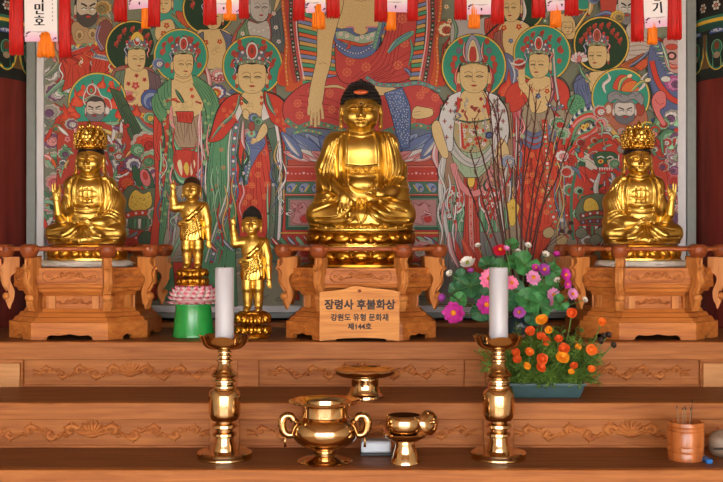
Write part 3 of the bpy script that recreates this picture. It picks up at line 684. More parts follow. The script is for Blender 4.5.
    for p in ((240, 43), (264, 43), (237, 56), (267, 56), (233, 66), (272, 66), (235, 78), (270, 78)): A.ell(p[0], p[1], 2.3, 2.7, (170, 66, 58), (110, 44, 40), 0.3, n=9)
    # ================= great central seated figure: mandorla, throne, body
    L0 = [(282, -30), (281, 0), (282, 20), (284, 42), (283, 62), (284, 84)]
    def side(mx):
        X = (lambda x: x) if not mx else (lambda x: 723.5-x)
        mp = lambda pts: [(X(x), y) for x, y in pts]
        P_(mp([(283, -60), (283, 10), (286, 40), (284, 70), (286, 92), (320, 92), (330, -60)]), (196, 84, 50))
        A.flame(X(283), 84, 10, 40, ((206, 84, 48), (190, 60, 44)), 2) ; A.band(mp([(284.5, -60), (283, 0), (285, 24), (287, 46), (286, 66), (288, 86)]), 2.2, (206, 110, 60), (196, 90, 60), (CREAM, YEL), 2.6)
        A.band(mp([(288.5, -60), (287.5, 0), (289, 24), (292, 48), (292, 66), (296, 84)]), 2.6, (176, 60, 56), (150, 60, 60), (), 2.6)
        A.band(mp([(293, -60), (291.5, 0), (291, 24), (293.5, 46), (296, 64), (299, 82)]), 3.4, (58, 58, 58), (150, 96, 90), (RED, MINT, WHITE, (170,150,150)), 2.4)
        A.band(mp([(297, -60), (295.5, 0), (295, 20), (296.5, 42), (299, 60), (303, 80)]), 2.0, (186, 70, 70), (200, 130, 140), (), 2.4)
        P_(mp(spline([(300, -60), (297, 0), (297, 24), (299, 44), (302, 62), (306, 82)], 6)+[(345, 82), (345, -60)]), (52, 50, 46)); 
        cs = [(70, 152, 120), (214, 96, 56), (112, 130, 184), (196, 160, 92)]
        def stripes():
            k = 0
            for i in range(34):
                y0 = -58+i*4.35; 
                t = (y0+10)/90.0
                xo = 297.5+max(0, (y0-10))*0.075
                sl = 10-8*max(0, min(1, t))
                a = [(xo, y0), (xo+12, y0+sl*0.42), (xo+26, y0+sl), (342, y0+sl*1.6)]
                a = spline(a, 3); b = [(x, y+3.6-0.3) for x, y in a]
                A.raw([(X(x), y) for x, y in a+b[::-1]], cs[k % 4]); k += 1
        A.together(stripes)
        S_(mp(spline([(298, -60), (296.8, 0), (296.6, 22), (298, 42), (301, 62), (304.5, 80)], 6)), 1.2, (216, 190, 200))
    side(False); side(True)
    # throne tiers
    P_([(288, 160), (436, 160), (446, 262), (280, 262)], (184, 62, 54), BLACK, 0.6); P_([(288, 150), (436, 150), (436, 166), (288, 166)], (178, 78, 66), BLACK, 0.5)
    for i in range(12): S_([(288+i*13, 160), (292+i*13, 155), (298+i*13, 159)], 0.6, (130, 60, 54), 4)
    S_([(286, 167), (438, 167)], 1.2, (206, 120, 110)); S_([(286, 181), (438, 181)], 0.9, (206, 120, 110)); S_([(284, 194.5), (440, 194.5)], 1.0, (206, 130, 110))
    def dots():
        for i in range(38):
            A.ell(288+i*4, 174 if i % 4 else 173.4, 0.8 if i % 4 else 1.3, 0.8 if i % 4 else 1.3, (220, 180, 190), n=7)
    A.together(dots)
    P_([(286, 182), (438, 182), (438, 194), (286, 194)], (70, 116, 98), BLACK, 0.4)
    for i in range(11):
        for sg in (-1, 1):
            x = 361.5+sg*(7+i*12.6)/1.0
            if x < 288 or x > 436: continue
            B_([(x-4.5*sg, 184), (x+2*sg, 184), (x+5*sg, 189), (x+2*sg, 193), (x-2*sg, 190)], LBLUE, BLACK, 0.35); A.ell(x+1*sg, 188.4, 1.8, 2.6, (70, 90, 150), n=9, rot=0.4*sg); A.ell(x+1.6*sg, 189.4, 0.9, 1.4, TAN, n=7); S_([(x-5.6*sg, 185), (x-1*sg, 192)], 0.9, YEL)
    for x0, x1 in ((286, 316), (407, 440)):
        P_([(x0, 196), (x1, 196), (x1, 230), (x0, 230)], (50, 96, 78), BLACK, 0.5); P_([(x0+2.6, 198.5), (x1-2.6, 198.5), (x1-2.6, 227), (x0+2.6, 227)], (126, 150, 136), BLACK, 0.3); P_([(x0+4, 200), (x1-4, 200), (x1-4, 225.5), (x0+4, 225.5)], (178, 128, 132), BLACK, 0.4)
        for i in range(9): A.ribbon([(R.uniform(x0+6, x0+14), R.uniform(202, 224)), (x0+15, R.uniform(204, 222)), (R.uniform(x1-12, x1-6), R.uniform(202, 224))], 2.4, R.choice([(196, 120, 128), (206, 150, 156), (160, 90, 100)]), None)
        B_([(x0+6, 203), (x0+12, 206), (x0+18, 203), (x0+22, 212), (x0+14, 217), (x0+16, 224), (x0+6, 222), (x0+9, 214)], (200, 140, 146), (120, 60, 66), 0.5); A.ell((x0+x1)/2+4, 219, 4, 4, (190, 54, 54))
    S_([(280, 233), (444, 233)], 1.2, YEL)
    for i in range(14):
        for sg in (-1, 1):
            x = 361.5+sg*(44+i*8); y = 240+i*0.4
            A.ribbon([(x-5, y-4), (x+sg*2, y), (x+5, y+7)], 4.0, [GREEN, RED, MINT, (90, 110, 150)][i % 4], WHITE if i % 2 else None)
    A.swirl(303, 252, 9, (WHITE, PINK, RED), 1); A.swirl(424, 250, 12, (WHITE, PINK, (200,100,110), WHITE), -1); A.swirl(432, 262, 9, (WHITE, GREY, PINK), 1)
    A.sashes(286, 316, 200, 226, 8, [(196,120,128), (206,150,156), WHITE, (150,90,100)], 1.2, 55); A.sashes(407, 440, 200, 226, 8, [(196,120,128), (206,150,156), WHITE, (150,90,100)], 1.2, 56)
    # lotus petals under the knees: pointed leaves fanning outwards
    def petal(x0, y0, x1, y1, w, c1, c2, sg):
        X = lambda x: 361.5+sg*x
        dx, dy = x1-x0, y1-y0; L = math.hypot(dx, dy); nx, ny = -dy/L, dx/L
        pt = lambda t, q: (X(x0+dx*t+nx*w*q), y0+dy*t+ny*w*q)
        B_([pt(0, -0.3), pt(0.35, -0.9), pt(0.7, -0.7), pt(1, 0), pt(0.7, 0.7), pt(0.35, 0.9), pt(0, 0.3)], c1, BLACK, 0.5)
        A.poly(spline([pt(0.05, 0), pt(0.4, 0.5), pt(0.9, 0), pt(0.4, -0.1)], 4, True), c2)
        S_([pt(0, 0), pt(0.9, 0)], 0.5, tuple(int(v*0.5) for v in c1))
    P_([(286, 128), (330, 130), (330, 160), (288, 160)], (96, 110, 140)); P_([(394, 132), (437, 128), (435, 160), (394, 160)], (96, 110, 140))
    for sg in (-1, 1):
        for q in ((30, 160, 56, 134, 8, LBLUE, (74, 94, 150)), (38, 160, 70, 134, 8, (96, 116, 170), LBLUE), (46, 160, 78, 140, 6, LBLUE, NAVY), (40, 161, 68, 149, 5, WHITE, PINK), (52, 161, 78, 152, 4.5, PINK, WHITE), (26, 160, 42, 136, 7, (84, 104, 160), LBLUE), (30, 161, 50, 152, 5, PINK, (196, 110, 120)), (60, 158, 80, 132, 6, (96, 116, 170), WHITE)):
            petal(*q, sg)
    # lap and red mantle
    P_(spline([(306, 84), (294, 92), (284, 104), (284, 118), (290, 126), (306, 128), (330, 130), (362, 133), (396, 130), (420, 127), (438, 122), (444, 108), (436, 94), (418, 84), (390, 76), (340, 76)], 5), ROSE, BLACK, 0.7)
    A.band([(286, 120), (298, 128), (312, 124), (330, 127), (346, 132)], 4.4, (86, 130, 110), (110, 140, 160), (RED, TAN, GREEN), 3); A.band([(380, 134), (400, 128), (418, 126), (430, 128), (442, 116)], 4.4, (86, 130, 110), (110, 140, 160), (RED, TAN, GREEN), 3)
    A.band([(294, 134), (306, 131), (322, 134)], 3, (96, 150, 120), BLUE, (RED, YEL), 3)
    for q in range(4): S_([(300, 96+q*6), (330, 100+q*6), (352, 110+q*6)], 0.6, (120, 36, 40), 5)
    for p in ((298, 104), (312, 92), (332, 110), (330, 94), (300, 116), (345, 118), (420, 96), (435, 98), (405, 108), (412, 120), (430, 112), (425, 90)): A.medal(p[0], p[1], 4.6, (206, 104, 78))
    # upper mantle over the right-hand shoulder
    P_(spline([(335, 58), (336, 44), (346, 54), (362, 58), (378, 50), (388, 28), (396, 6), (392, -30), (416, -30), (416, 30), (411, 60), (408, 80), (380, 84), (345, 84), (336, 72)], 5), ROSE, BLACK, 0.7)
    for q in range(6): S_([(392+q*2.4, 0+q*2), (386+q*2.6, 30+q*3), (376+q*3.4, 58+q*3.4), (352+q*5, 80)], 0.6, (124, 36, 42), 6)
    for q in range(4): S_([(410, 52+q*7), (392, 64+q*5), (372, 76+q*4)], 0.6, (124, 36, 42), 5)
    for p in ((347, 73), (366, 68), (402, 20), (404, 44), (398, 66), (404, 8), (350, 62)): A.medal(p[0], p[1], 5.2, (206, 104, 78))
    A.ribbon([(388, 54), (396, 44), (410, 35), (414, 33)], 6, (86, 150, 132), MINT); S_([(389, 53), (397, 42), (411, 33)], 1.2, (70, 90, 160), 5); A.ribbon([(410, 40), (412, 52), (408, 68)], 2.4, (86, 150, 132)); A.ribbon([(404, 70), (408, 72), (411, 78)], 3.4, BLUE, LBLUE)
    # chest and arm
    B_([(326, -40), (334, -20), (340, 0), (338, 20), (332, 28), (336, 44), (346, 38), (362, 38), (376, 32), (382, 20), (388, -10), (386, -40)], SKIN, BLACK, 0.5)
    S_([(352, 0), (361, 2.4), (370, 0)], 0.6, SKIND, 5)
    P_(spline([(333, 27), (342, 30), (352, 28), (354, 33), (362, 36), (368, 32), (366, 28), (378, 28), (382, 22), (386, 20), (380, 40), (372, 54), (362, 59), (348, 58), (338, 50), (334, 40)], 4), (82, 104, 160), BLACK, 0.5)
    P_(spline([(335, 33), (346, 32), (356, 37), (366, 35), (376, 32), (378, 34), (374, 44), (362, 47), (348, 46), (337, 40)], 4), (150, 178, 160), BLACK, 0.35)
    for p in ((341, 35), (347, 37), (357, 40), (362, 38), (368, 39), (372, 36)): A.flower(p[0], p[1], 2.2, WHITE, (206, 120, 120), 5)
    A.ribbon([(337, 40), (348, 43), (362, 46), (374, 42)], 3.0, (190, 70, 56), ORANGE); A.ribbon([(350, 42), (349, 48), (346, 50)], 2.4, (190, 70, 56))
    P_(spline([(335, 43), (340, 50), (350, 54), (362, 54), (372, 48), (377, 38), (380, 42), (374, 54), (362, 59.5), (348, 58), (338, 51)], 4), (86, 112, 170), BLACK, 0.4)
    def dd():
        for i in range(16):
            t = i/15.0; A.ell(337+40*t, 46+11*sin(PI*t*0.95)-5*t, 0.7, 0.7, WHITE, n=6)
    A.together(dd)
    S_([(346, 28.5), (353, 28), (354.5, 32)], 1.6, PINK, 4); S_([(378, 28), (368, 28), (367.5, 32)], 1.6, PINK, 4)
    A.band([(384, 12), (378, 34), (374, 50)], 3.2, (96, 150, 130), (90, 110, 170), (MINT,), 2.4)
    B_([(340, -40), (332, -10), (328, 12), (318, 30), (317, 56), (314, 72), (310, 90), (309, 106), (312, 118), (317, 118), (322, 106), (324, 96), (326, 82), (331, 64), (333, 44), (338, 24), (344, 0)], SKIN, BLACK, 0.55)
    S_([(319, 65), (323, 63.5), (327, 65)], 0.5, SKIND)
    for i, (x, y) in enumerate([(309, 116), (311.5, 126), (315.5, 128), (319, 126)]): S_([(311+i*2.4, 102), (x, y-7), (x, y)], 3.0, SKIND); S_([(311+i*2.4, 102), (x, y-7), (x, y-0.4)], 2.3, SKIN)
    S_([(320, 100), (322, 110), (323, 120)], 3, SKIND, 3); S_([(320, 100), (322, 110), (323, 119.6)], 2.4, SKIN, 3); B_([(309, 98), (316, 92), (322, 98), (321, 108), (316, 113), (310, 110)], SKIN, None)
    A.ribbon([(324, 88), (336, 87), (346, 90)], 2.6, SKIN); A.blob([(366, 88), (384, 86), (398, 90), (401, 94), (384, 96), (366, 96)], SKIN, BLACK, 0.45); A.band([(366, 78), (378, 85), (400, 86), (420, 84), (440, 92)], 3.4, (96, 140, 140), (86, 106, 150), (MINT, RED), 3)
    A.drape([(384, 94), (390, 112), (396, 134), (402, 150)], [(402, 88), (410, 108), (410, 130), (409, 148)], (86, 112, 170), 4)
    A.scatter([(386, 94), (402, 90), (409, 108), (409, 144), (402, 148), (394, 124)], 3.0, lambda x, y: A.ell(x, y, 0.7, 0.7, (170, 186, 214), n=6))
    B_([(412, 112), (416, 107), (424, 108), (432, 110), (432, 116), (424, 119), (413, 119)], SKIN, BLACK, 0.5); S_([(413, 113), (420, 112)], 0.5, SKIND); S_([(413, 116), (420, 115.4)], 0.5, SKIND)
    paint_right(A)
def busy(A, poly, n, pal, seed, sc=1.0):
    R = random.Random(seed); xs = [p[0] for p in poly]; ys = [p[1] for p in poly]; k = 0
    while k < n:
        x, y = R.uniform(min(xs), max(xs)), R.uniform(min(ys), max(ys))
        if not inside((x, y), poly): continue
        k += 1; c = R.choice(pal); t = R.random()
        if t < 0.2: A.swirl(x, y, R.uniform(3.5, 6.5)*sc, (WHITE if R.random() < 0.5 else c, R.choice(pal), c), R.choice((-1, 1)), R.uniform(0, 6))
        elif t < 0.75:
            a = R.uniform(0, PI); L = R.uniform(5, 10)*sc
            A.ribbon([(x-L*cos(a), y-L*sin(a)), (x+R.uniform(-3, 3), y+R.uniform(-3, 3)), (x+L*cos(a), y+L*sin(a))], R.uniform(2, 4)*sc, c, tuple(min(240, int(v*1.3)) for v in c) if R.random() < 0.4 else None)
        elif t < 0.9: A.flame(x, y+3, 6*sc, R.uniform(8, 13)*sc, (c, tuple(min(240, int(v*1.2)) for v in c)), R.uniform(-4, 4))
        else: A.k += 1; A.flower(x, y, R.uniform(2, 3.2)*sc, c, R.choice((YEL, WHITE, RED)))
def paint_right(A):
    R = A.rnd; P_, B_, S_ = A.poly, A.blob, A.stroke
    # ================= top right helpers behind
    A.swirl(444, 30, 9, ((190,84,60), CREAM, (170,70,54)), 1); A.swirl(452, 60, 8, (WHITE, RED, PINK), -1)
    for p in ((446, 8), (449, 22), (450, 44), (446, 52), (443, 66)): A.flower(p[0], p[1], 2.4, CREAM, RED)
    B_([(454, 20), (474, 22), (486, 18), (500, 26), (506, 50), (458, 50), (450, 40)], (168, 170, 176)); A.drape([(484, 20), (484, 32), (488, 44)], [(508, 14), (504, 30), (498, 44)], (184, 62, 50), 4); A.ribbon([(452, 18), (456, 32), (452, 48)], 3, (80, 120, 110), MINT)
    A.face(470, 8, 20, 28, 0.2, (188, 188, 190), (150, 150, 154), None, False)
    A.ribbon([(478, 44), (492, 30), (500, 24)], 1.0, BLACK)
    # small bare chested figure with dark halo
    A.halo(520, 8, 24, DARKG, YEL, 6, 77)
    B_([(498, 30), (506, 22), (520, 22), (530, 30), (528, 46), (520, 62), (506, 62), (498, 48)], SKIN); A.drape([(494, 34), (492, 50), (500, 70)], [(502, 30), (502, 46), (508, 62)], (150, 90, 84), 3); A.face(511, 9, 17, 28, -0.6, ccols=None); A.flower(503, 29, 3, RED); A.flower(518, 28, 3, RED); A.flower(510, 42, 2.6, BLUE, LBLUE); A.ribbon([(522, 0), (524, 14), (520, 26)], 3, WHITE, LGREY); S_([(518, 20), (530, 26), (540, 32)], 0.9, BLACK)
    B_([(504, 54), (516, 62), (520, 78), (510, 90), (500, 70)], (96, 106, 150)); A.ribbon([(508, 60), (514, 74), (512, 88)], 3, LBLUE, WHITE); A.flame(506, 96, 16, 26, ((196, 62, 46), (206, 84, 58)), 2)
    # tiny arhats between halos
    for (x, y, c) in ((544, 22, (96, 140, 110)), (560, 18, (110, 120, 150))): A.flower(x, y, 3, c, WHITE)
    A.halo(582, -2, 14, TEAL, YEL, 0); B_([(556, 20), (566, 14), (574, 24), (572, 40), (558, 36)], SKIN); A.face(566, 29, 11, 14, 0.4, SKIN, None, None, False); A.ribbon([(572, 34), (580, 22), (588, 10)], 2.4, YEL, CREAM); A.ribbon([(574, 40), (584, 28), (592, 18)], 2.0, (90, 130, 110)); A.ribbon([(588, 16), (590, 4), (586, -8)], 5, TAN, CREAM)
    P_([(598, -6), (616, -8), (618, 16), (600, 18)], (176, 66, 54), BLACK, 0.4); A.ribbon([(594, 18), (606, 14), (618, 20)], 4, (84, 96, 150), LBLUE); A.swirl(592, 0, 6, (LBLUE, BLUE), 1)
    # warrior at the top right
    A.face(625, 9, 17, 26, 0.2, (190, 190, 188), (60, 58, 60), (120, 120, 126), False, True); A.swirl(616, 18, 7, (YEL, TAN, OLIVE), 1)
    B_([(626, 26), (640, 24), (652, 32), (652, 52), (644, 66), (626, 70), (624, 46)], (182, 176, 172)); 
    for q in range(6): S_([(627, 40+q*4), (638, 36+q*5), (648, 42+q*3)], 0.6, (120, 90, 90), 4)
    A.drape([(618, 66), (630, 60), (642, 54)], [(622, 76), (636, 72), (650, 64)], (176, 90, 52), 4); A.ribbon([(628, 68), (640, 60), (650, 50)], 4, (70, 74, 100), LBLUE); P_([(632, 68), (642, 60), (650, 62), (640, 72)], (196, 84, 48), BLACK, 0.5)
    # striped shield and sashes on the far right
    B_([(650, 42), (660, 44), (676, 60), (680, 120), (664, 128), (652, 96), (646, 70)], (84, 98, 146))
    S_([(650, 62), (656, 82), (668, 98), (680, 104)], 6, BLACK, 6); S_([(650, 62), (656, 82), (668, 98), (680, 104)], 5, (196, 62, 50), 6); S_([(646, 74), (652, 94), (662, 110)], 2, (70, 84, 130), 6)
    for i in range(11): A.poly([(648+i*1.7, 44+i*3.4), (656+i*1.9, 43+i*3.2), (655+i*1.9, 46+i*3.2)], (WHITE, MINT, GREEN)[i % 3], BLACK, 0.3)
    B_([(662, 40), (672, 40), (680, 50), (680, 72), (668, 72), (662, 58)], (190, 150, 150)); A.ell(670, 57, 4.6, 4.0, (60, 40, 44), BLACK, 0.5); A.ell(670, 57, 2.8, 2.4, (206, 150, 150)); A.ell(670, 48, 6, 3, (190, 70, 54), BLACK, 0.4); A.ribbon([(666, 64), (672, 68), (680, 66)], 4, (200, 90, 66), PINK); A.ribbon([(660, 44), (664, 56), (668, 70)], 3, (110, 160, 130), WHITE)
    A.swirl(672, 84, 9, ((170, 80, 150), (196, 120, 176), PURPLE), 1); A.ell(664, 80, 5, 3, WHITE, BLACK, 0.4); A.swirl(671, 118, 9, (GREY, WHITE, PURPLE), -1); A.swirl(660, 124, 8, (GREEN, MINT, RED), 1)
    for x, y, r, cs, d in [(668, 140, 11, (GREEN, MINT, WHITE), 1), (667, 160, 11, ((170,110,150), WHITE, PURPLE, PINK), -1), (670, 180, 10, (PINK, (196,96,110), RED), 1), (668, 200, 10, (WHITE, RED, PINK), 1), (670, 222, 10, (WHITE, PURPLE, GREEN), -1), (656, 150, 8, (RED, ORANGE), 1), (660, 176, 8, (RED, (150,50,46)), -1)]:
        A.swirl(x, y, r, cs, d, R.uniform(0, 3))
    # ---- dark haloed figure holding a lotus
    A.halo(600, 45.5, 27.5, DARKG, YEL, 9, 41)
    B_([(574, 80), (584, 74), (600, 72), (616, 76), (620, 96), (600, 116), (576, 106)], (92, 104, 150))
    B_([(586, 76), (598, 72), (610, 74), (612, 90), (602, 98), (590, 94)], SKIN); A.drape([(572, 84), (574, 96), (582, 108)], [(588, 74), (588, 88), (592, 102)], (88, 104, 150), 4); A.drape([(606, 74), (608, 90), (604, 106)], [(620, 78), (624, 92), (618, 108)], (90, 96, 130), 3); S_([(608, 72), (620, 76), (628, 86)], 0.9, BLACK, 4)
    A.hand(588, 82, 8, -2.2); A.ribbon([(578, 66), (582, 76), (590, 84)], 2.4, GREEN, MINT)
    for i in range(7):
        a = -PI*0.92+PI*0.84*i/6; A.ell(578+5*cos(a), 60+5.4*sin(a)*0.9+2, 2.3, 4.6, (214, 180, 190) if i % 2 else WHITE, (120, 80, 100), 0.35, rot=a+PI/2, n=12)
    A.ell(578, 60, 2.4, 3.4, (200, 110, 120), BLACK, 0.3)
    A.face(596, 57, 19, 25, -0.7, SKIN, BLACK, None, True, ccols=((84,140,118), PINK, (160, 70, 50)))
    # ---- red robed figure with teal halo (right)
    A.halo(541, 54.5, 28.5, TEAL, YEL, 7, 55)
    A.drape([(512, 90), (508, 130), (512, 180), (504, 262), (500, 306)], [(572, 92), (584, 150), (598, 220), (606, 262), (610, 306)], (150, 140, 122), 6)
    A.drape([(514, 150), (514, 190), (520, 232), (534, 262)], [(552, 142), (556, 180), (556, 220), (540, 262)], (196, 66, 44), 9)
    B_([(518, 148), (530, 138), (546, 140), (554, 150), (558, 180), (552, 222), (540, 232), (528, 226), (516, 190)], (200, 64, 44), BLACK, 0.6)
    for q in range(7): S_([(520+q*5, 150), (522+q*5, 180), (526+q*3.4, 224)], 0.5, (140, 40, 34), 4)
    for c, y in (((88, 104, 150), 134), ((110, 126, 170), 140), ((88, 104, 150), 146)): S_([(522, y-4), (534, y+2), (550, y-8)], 4.5, BLACK, 5); S_([(522, y-4), (534, y+2), (550, y-8)], 3.8, c, 5)
    A.band([(543, 120), (546, 160), (548, 200), (556, 226), (566, 240)], 5.4, (196, 64, 50), (90, 150, 110), (GREEN, WHITE, MINT), 3.4); A.drape([(552, 110), (556, 150), (560, 200), (570, 236)], [(560, 118), (572, 160), (580, 200), (586, 236)], (192, 62, 50), 3); A.band([(562, 200), (568, 222), (580, 236)], 4, (186, 60, 50), GREEN, (GREEN, WHITE), 3.4)
    A.band([(506, 112), (504, 130), (508, 150), (506, 170)], 4.2, (196, 130, 150), (190, 110, 130), (PINK, WHITE), 3); A.drape([(510, 100), (512, 130), (510, 160)], [(520, 104), (522, 130), (520, 156)], (200, 96, 110), 2); A.ribbon([(502, 100), (498, 118), (500, 134)], 5, (84, 140, 110), MINT)
    P_(spline([(504, 96), (510, 86), (524, 80), (534, 84), (528, 100), (516, 112), (506, 112)], 4), (192, 62, 50), BLACK, 0.6); P_(spline([(552, 78), (562, 82), (568, 92), (568, 108), (560, 110), (552, 98)], 4), (192, 62, 50), BLACK, 0.6); S_([(550, 77), (562, 80), (568, 90), (569, 104)], 0.9, BLACK, 4)
    B_([(526, 84), (534, 78), (548, 78), (552, 90), (548, 108), (538, 114), (530, 110), (526, 98)], SKIN); A.flower(537, 97, 3, BLUE, LBLUE); A.flower(546, 92, 2.6, RED); A.flower(530, 92, 2.4, RED); S_([(530, 88), (538, 92), (548, 86)], 0.6, (150, 60, 54), 4)
    A.ribbon([(520, 66), (522, 82), (520, 96)], 2.2, YEL, CREAM); B_([(518, 78), (524, 82), (532, 96), (534, 112), (530, 112), (526, 98), (518, 88)], SKIN); A.hand(521, 84, 8, -2.0)
    for i in range(6): S_([(519+i*0.9, 82), (517+i*1.2, 68)], 1.2, SKIN)
    A.swirl(518, 65, 7, (WHITE, RED, (150,60,60)), 1); S_([(510, 64), (518, 66), (526, 62)], 1.6, WHITE, 3)
    S_([(552, 50), (554, 80), (558, 106)], 2.6, BLACK); S_([(552, 50), (554, 80), (558, 106)], 1.9, LGREY); A.ribbon([(550, 76), (552, 92), (548, 106)], 3.6, (110, 70, 90), PINK)
    A.band([(546, 104), (554, 110), (562, 106)], 3, (96, 110, 140), GREEN, (RED, WHITE), 3)
    A.sashes(508, 522, 110, 260, 16, [WHITE, PINK, MINT, RED, (90,110,150), TAN], 1.4, 25); A.sashes(556, 592, 120, 300, 20, [MINT, GREEN, WHITE, RED, (90,110,150), TAN], 1.4, 26); A.sashes(520, 556, 150, 232, 12, [(160,46,38), ORANGE, (170,50,40), TAN], 1.2, 27); A.scatter([(522, 156), (552, 150), (554, 216), (528, 222)], 11, lambda x, y: A.medal(x, y, 3, (216, 116, 70)))
    A.face(538, 66, 20, 26, -0.7)
    for p in ((522, 50), (560, 52), (526, 40), (558, 62)): A.ell(p[0], p[1], 2.6, 2.8, (170, 66, 58), n=9)
    # green fan, dragon scroll
    A.ell(575, 106, 9, 11, (84, 150, 112), BLACK, 0.5)
    A.scatter([(568, 98), (582, 98), (583, 112), (574, 116), (567, 112)], 3, lambda x, y: A.ell(x, y, 0.8, 0.8, (50, 110, 80), n=6))
    spine = spline([(566, 146), (570, 130), (578, 120), (590, 116), (598, 124), (590, 134), (578, 140), (570, 154)], 8)
    S_(spine, 11, BLACK); S_(spine, 10, (96, 150, 118)); S_(spine, 5, (196, 66, 52)); S_([(x, y+1) for x, y in spine[10:]], 2, PINK)
    def teeth():
        for i in range(4, len(spine)-8, 2):
            x, y = spine[i]; A.poly([(x-1.6, y-5), (x-0.5, y-10), (x+1.8, y-5)], (WHITE, NAVY)[i//2 % 2])
    A.together(teeth)
    A.flower(582, 128, 3, YEL, RED); A.flower(586, 126, 2.2, YEL, RED)
    for x, y, r, cs, d in [(556, 124, 8, (WHITE, GREEN, MINT, RED), 1), (562, 134, 7, (WHITE, MINT, GREEN), -1), (560, 156, 8, (RED, WHITE, PINK), 1), (566, 172, 7, (WHITE, RED), -1), (568, 190, 7, (WHITE, GREEN, RED), 1), (572, 210, 8, (RED, (160,50,46), WHITE), 1), (610, 136, 8, (RED, ORANGE, PINK), 1)]:
        A.swirl(x, y, r, cs, d, R.uniform(0, 3))
    # ---- horned guardian with teal halo and long sword
    A.halo(619, 98, 29, TEAL, YEL, 0)
    for sg, pts in ((1, [(604, 94), (602, 86), (608, 80), (606, 74)]), (1, [(636, 92), (642, 86), (640, 80), (646, 74)])): A.ribbon(pts, 3.2, WHITE, LGREY)
    A.blob([(612, 90), (616, 78), (624, 76), (632, 82), (634, 92)], (196, 70, 54), BLACK, 0.4); A.blob([(620, 92), (624, 84), (634, 82), (636, 92)], (214, 110, 56), BLACK, 0.4)
    A.ribbon([(617, 92), (620, 82), (628, 77)], 3.4, (110, 160, 120), YEL); A.ell(628, 77, 3, 2, CREAM, BLACK, 0.4, rot=-0.4); A.ribbon([(630, 92), (638, 84), (646, 82)], 3.4, (110, 160, 120), YEL); A.ell(646, 81, 3.4, 2.2, CREAM, BLACK, 0.4, rot=-0.2)
    B_([(596, 122), (604, 108), (612, 104), (638, 106), (646, 120), (640, 140), (604, 140)], (170, 100, 80)); A.ell(607, 110, 5, 7, (170, 96, 70), BLACK, 0.4); A.ell(607, 110, 3, 4.6, (206, 190, 180), BLACK, 0.3); A.ell(638, 110, 5, 7, (150, 60, 48), BLACK, 0.4)
    A.face(623, 112, 20, 20, 0.2, (196, 192, 192), (120, 122, 130), (96, 98, 108), False, True)
    A.blob([(608, 104), (606, 96), (614, 92), (624, 96), (634, 92), (642, 98), (640, 106), (632, 100), (622, 103), (614, 100)], (128, 132, 142), BLACK, 0.45)
    for q in range(4): S_([(610+q*8, 97), (615+q*8, 94), (620+q*7, 98)], 0.6, (80, 84, 92), 4)
    A.swirl(598, 112, 7, (WHITE, (190,60,50), WHITE), 1); A.swirl(600, 124, 7, (WHITE, PINK, RED), -1); A.swirl(645, 128, 7, (YEL, GREEN, TAN), 1)
    B_([(650, 100), (656, 92), (663, 94), (664, 106), (658, 112), (664, 124), (660, 126), (652, 112)], (206, 110, 114), BLACK, 0.5); S_([(653, 100), (657, 105), (662, 104)], 0.6, (150, 60, 66), 4)
    # his body
    B_([(576, 160), (584, 140), (604, 132), (650, 136), (662, 160), (664, 240), (576, 240), (570, 200)], (186, 62, 50))
    S_([(606, 126), (620, 142), (646, 180), (680, 220)], 5.4, BLACK); S_([(606, 126), (620, 142), (646, 180), (680, 220)], 4.4, (206, 170, 100))
    A.ell(603, 165, 20, 26, (192, 62, 50), BLACK, 0.6); S_([(572, 240), (570, 200), (576, 168), (590, 146), (606, 140)], 3, (70, 120, 96), 6)
    P_(spline([(572, 160), (580, 152), (596, 160), (594, 172), (582, 166)], 4), (200, 196, 190), BLACK, 0.5); S_([(576, 160), (586, 160), (594, 166)], 0.6, (120, 110, 110), 4)
    busy(A, [(570, 150), (592, 140), (616, 140), (624, 240), (576, 244), (572, 200)], 44, [WHITE, RED, GREEN, (176,60,50), RED, MINT, (90,110,140), DGREEN], 8)
    busy(A, [(650, 128), (676, 120), (676, 246), (660, 246), (664, 180)], 30, [WHITE, PURPLE, GREEN, RED, MINT, PINK, (170,110,150)], 9)
    busy(A, [(594, 116), (612, 130), (652, 128), (650, 150), (600, 150)], 22, [WHITE, RED, (170,100,80), GREY, MINT, PINK, TAN], 10, 0.8)
    busy(A, [(576, 140), (660, 134), (664, 240), (576, 240)], 46, [(120,124,134), ORANGE, (150,44,38), TAN, WHITE, GREEN, (100,110,120), RED], 18, 0.7)
    # lion belt mask
    B_([(592, 160), (594, 154), (604, 152), (614, 154), (616, 162), (612, 168), (604, 170), (596, 168)], (50, 92, 66), BLACK, 0.5)
    for x in (599, 608.5): A.ell(x, 162, 3.2, 2.4, YEL, BLACK, 0.5); A.ell(x, 162, 1.5, 1.4, RED); S_([(x-3.4, 158.6), (x, 157), (x+3.4, 158.6)], 1.2, WHITE, 3)
    A.ell(604, 166, 2.6, 2, RED, BLACK, 0.4); P_([(596, 168), (612, 168), (610, 172.6), (598, 172.6)], (196, 50, 44), BLACK, 0.4)
    for i in range(6): A.poly([(597+i*2.4, 168), (599.2+i*2.4, 168), (598.1+i*2.4, 171.4)], WHITE)
    A.ribbon([(598, 174), (594, 190), (600, 206)], 5, LGREY, WHITE); A.ribbon([(604, 174), (606, 190), (602, 204)], 4, (176, 60, 52)); A.ribbon([(610, 174), (614, 190), (608, 206)], 5, (170, 180, 190), WHITE); A.swirl(612, 164, 6, (WHITE, GREEN, MINT), 1)
    # armour skirt with yellow boss
    B_([(576, 204), (584, 196), (600, 194), (612, 200), (616, 216), (606, 224), (582, 224), (574, 216)], (92, 110, 90)); B_([(582, 210), (583, 201), (589, 198), (595, 202), (597, 210), (590, 213)], YEL, BLACK, 0.5)
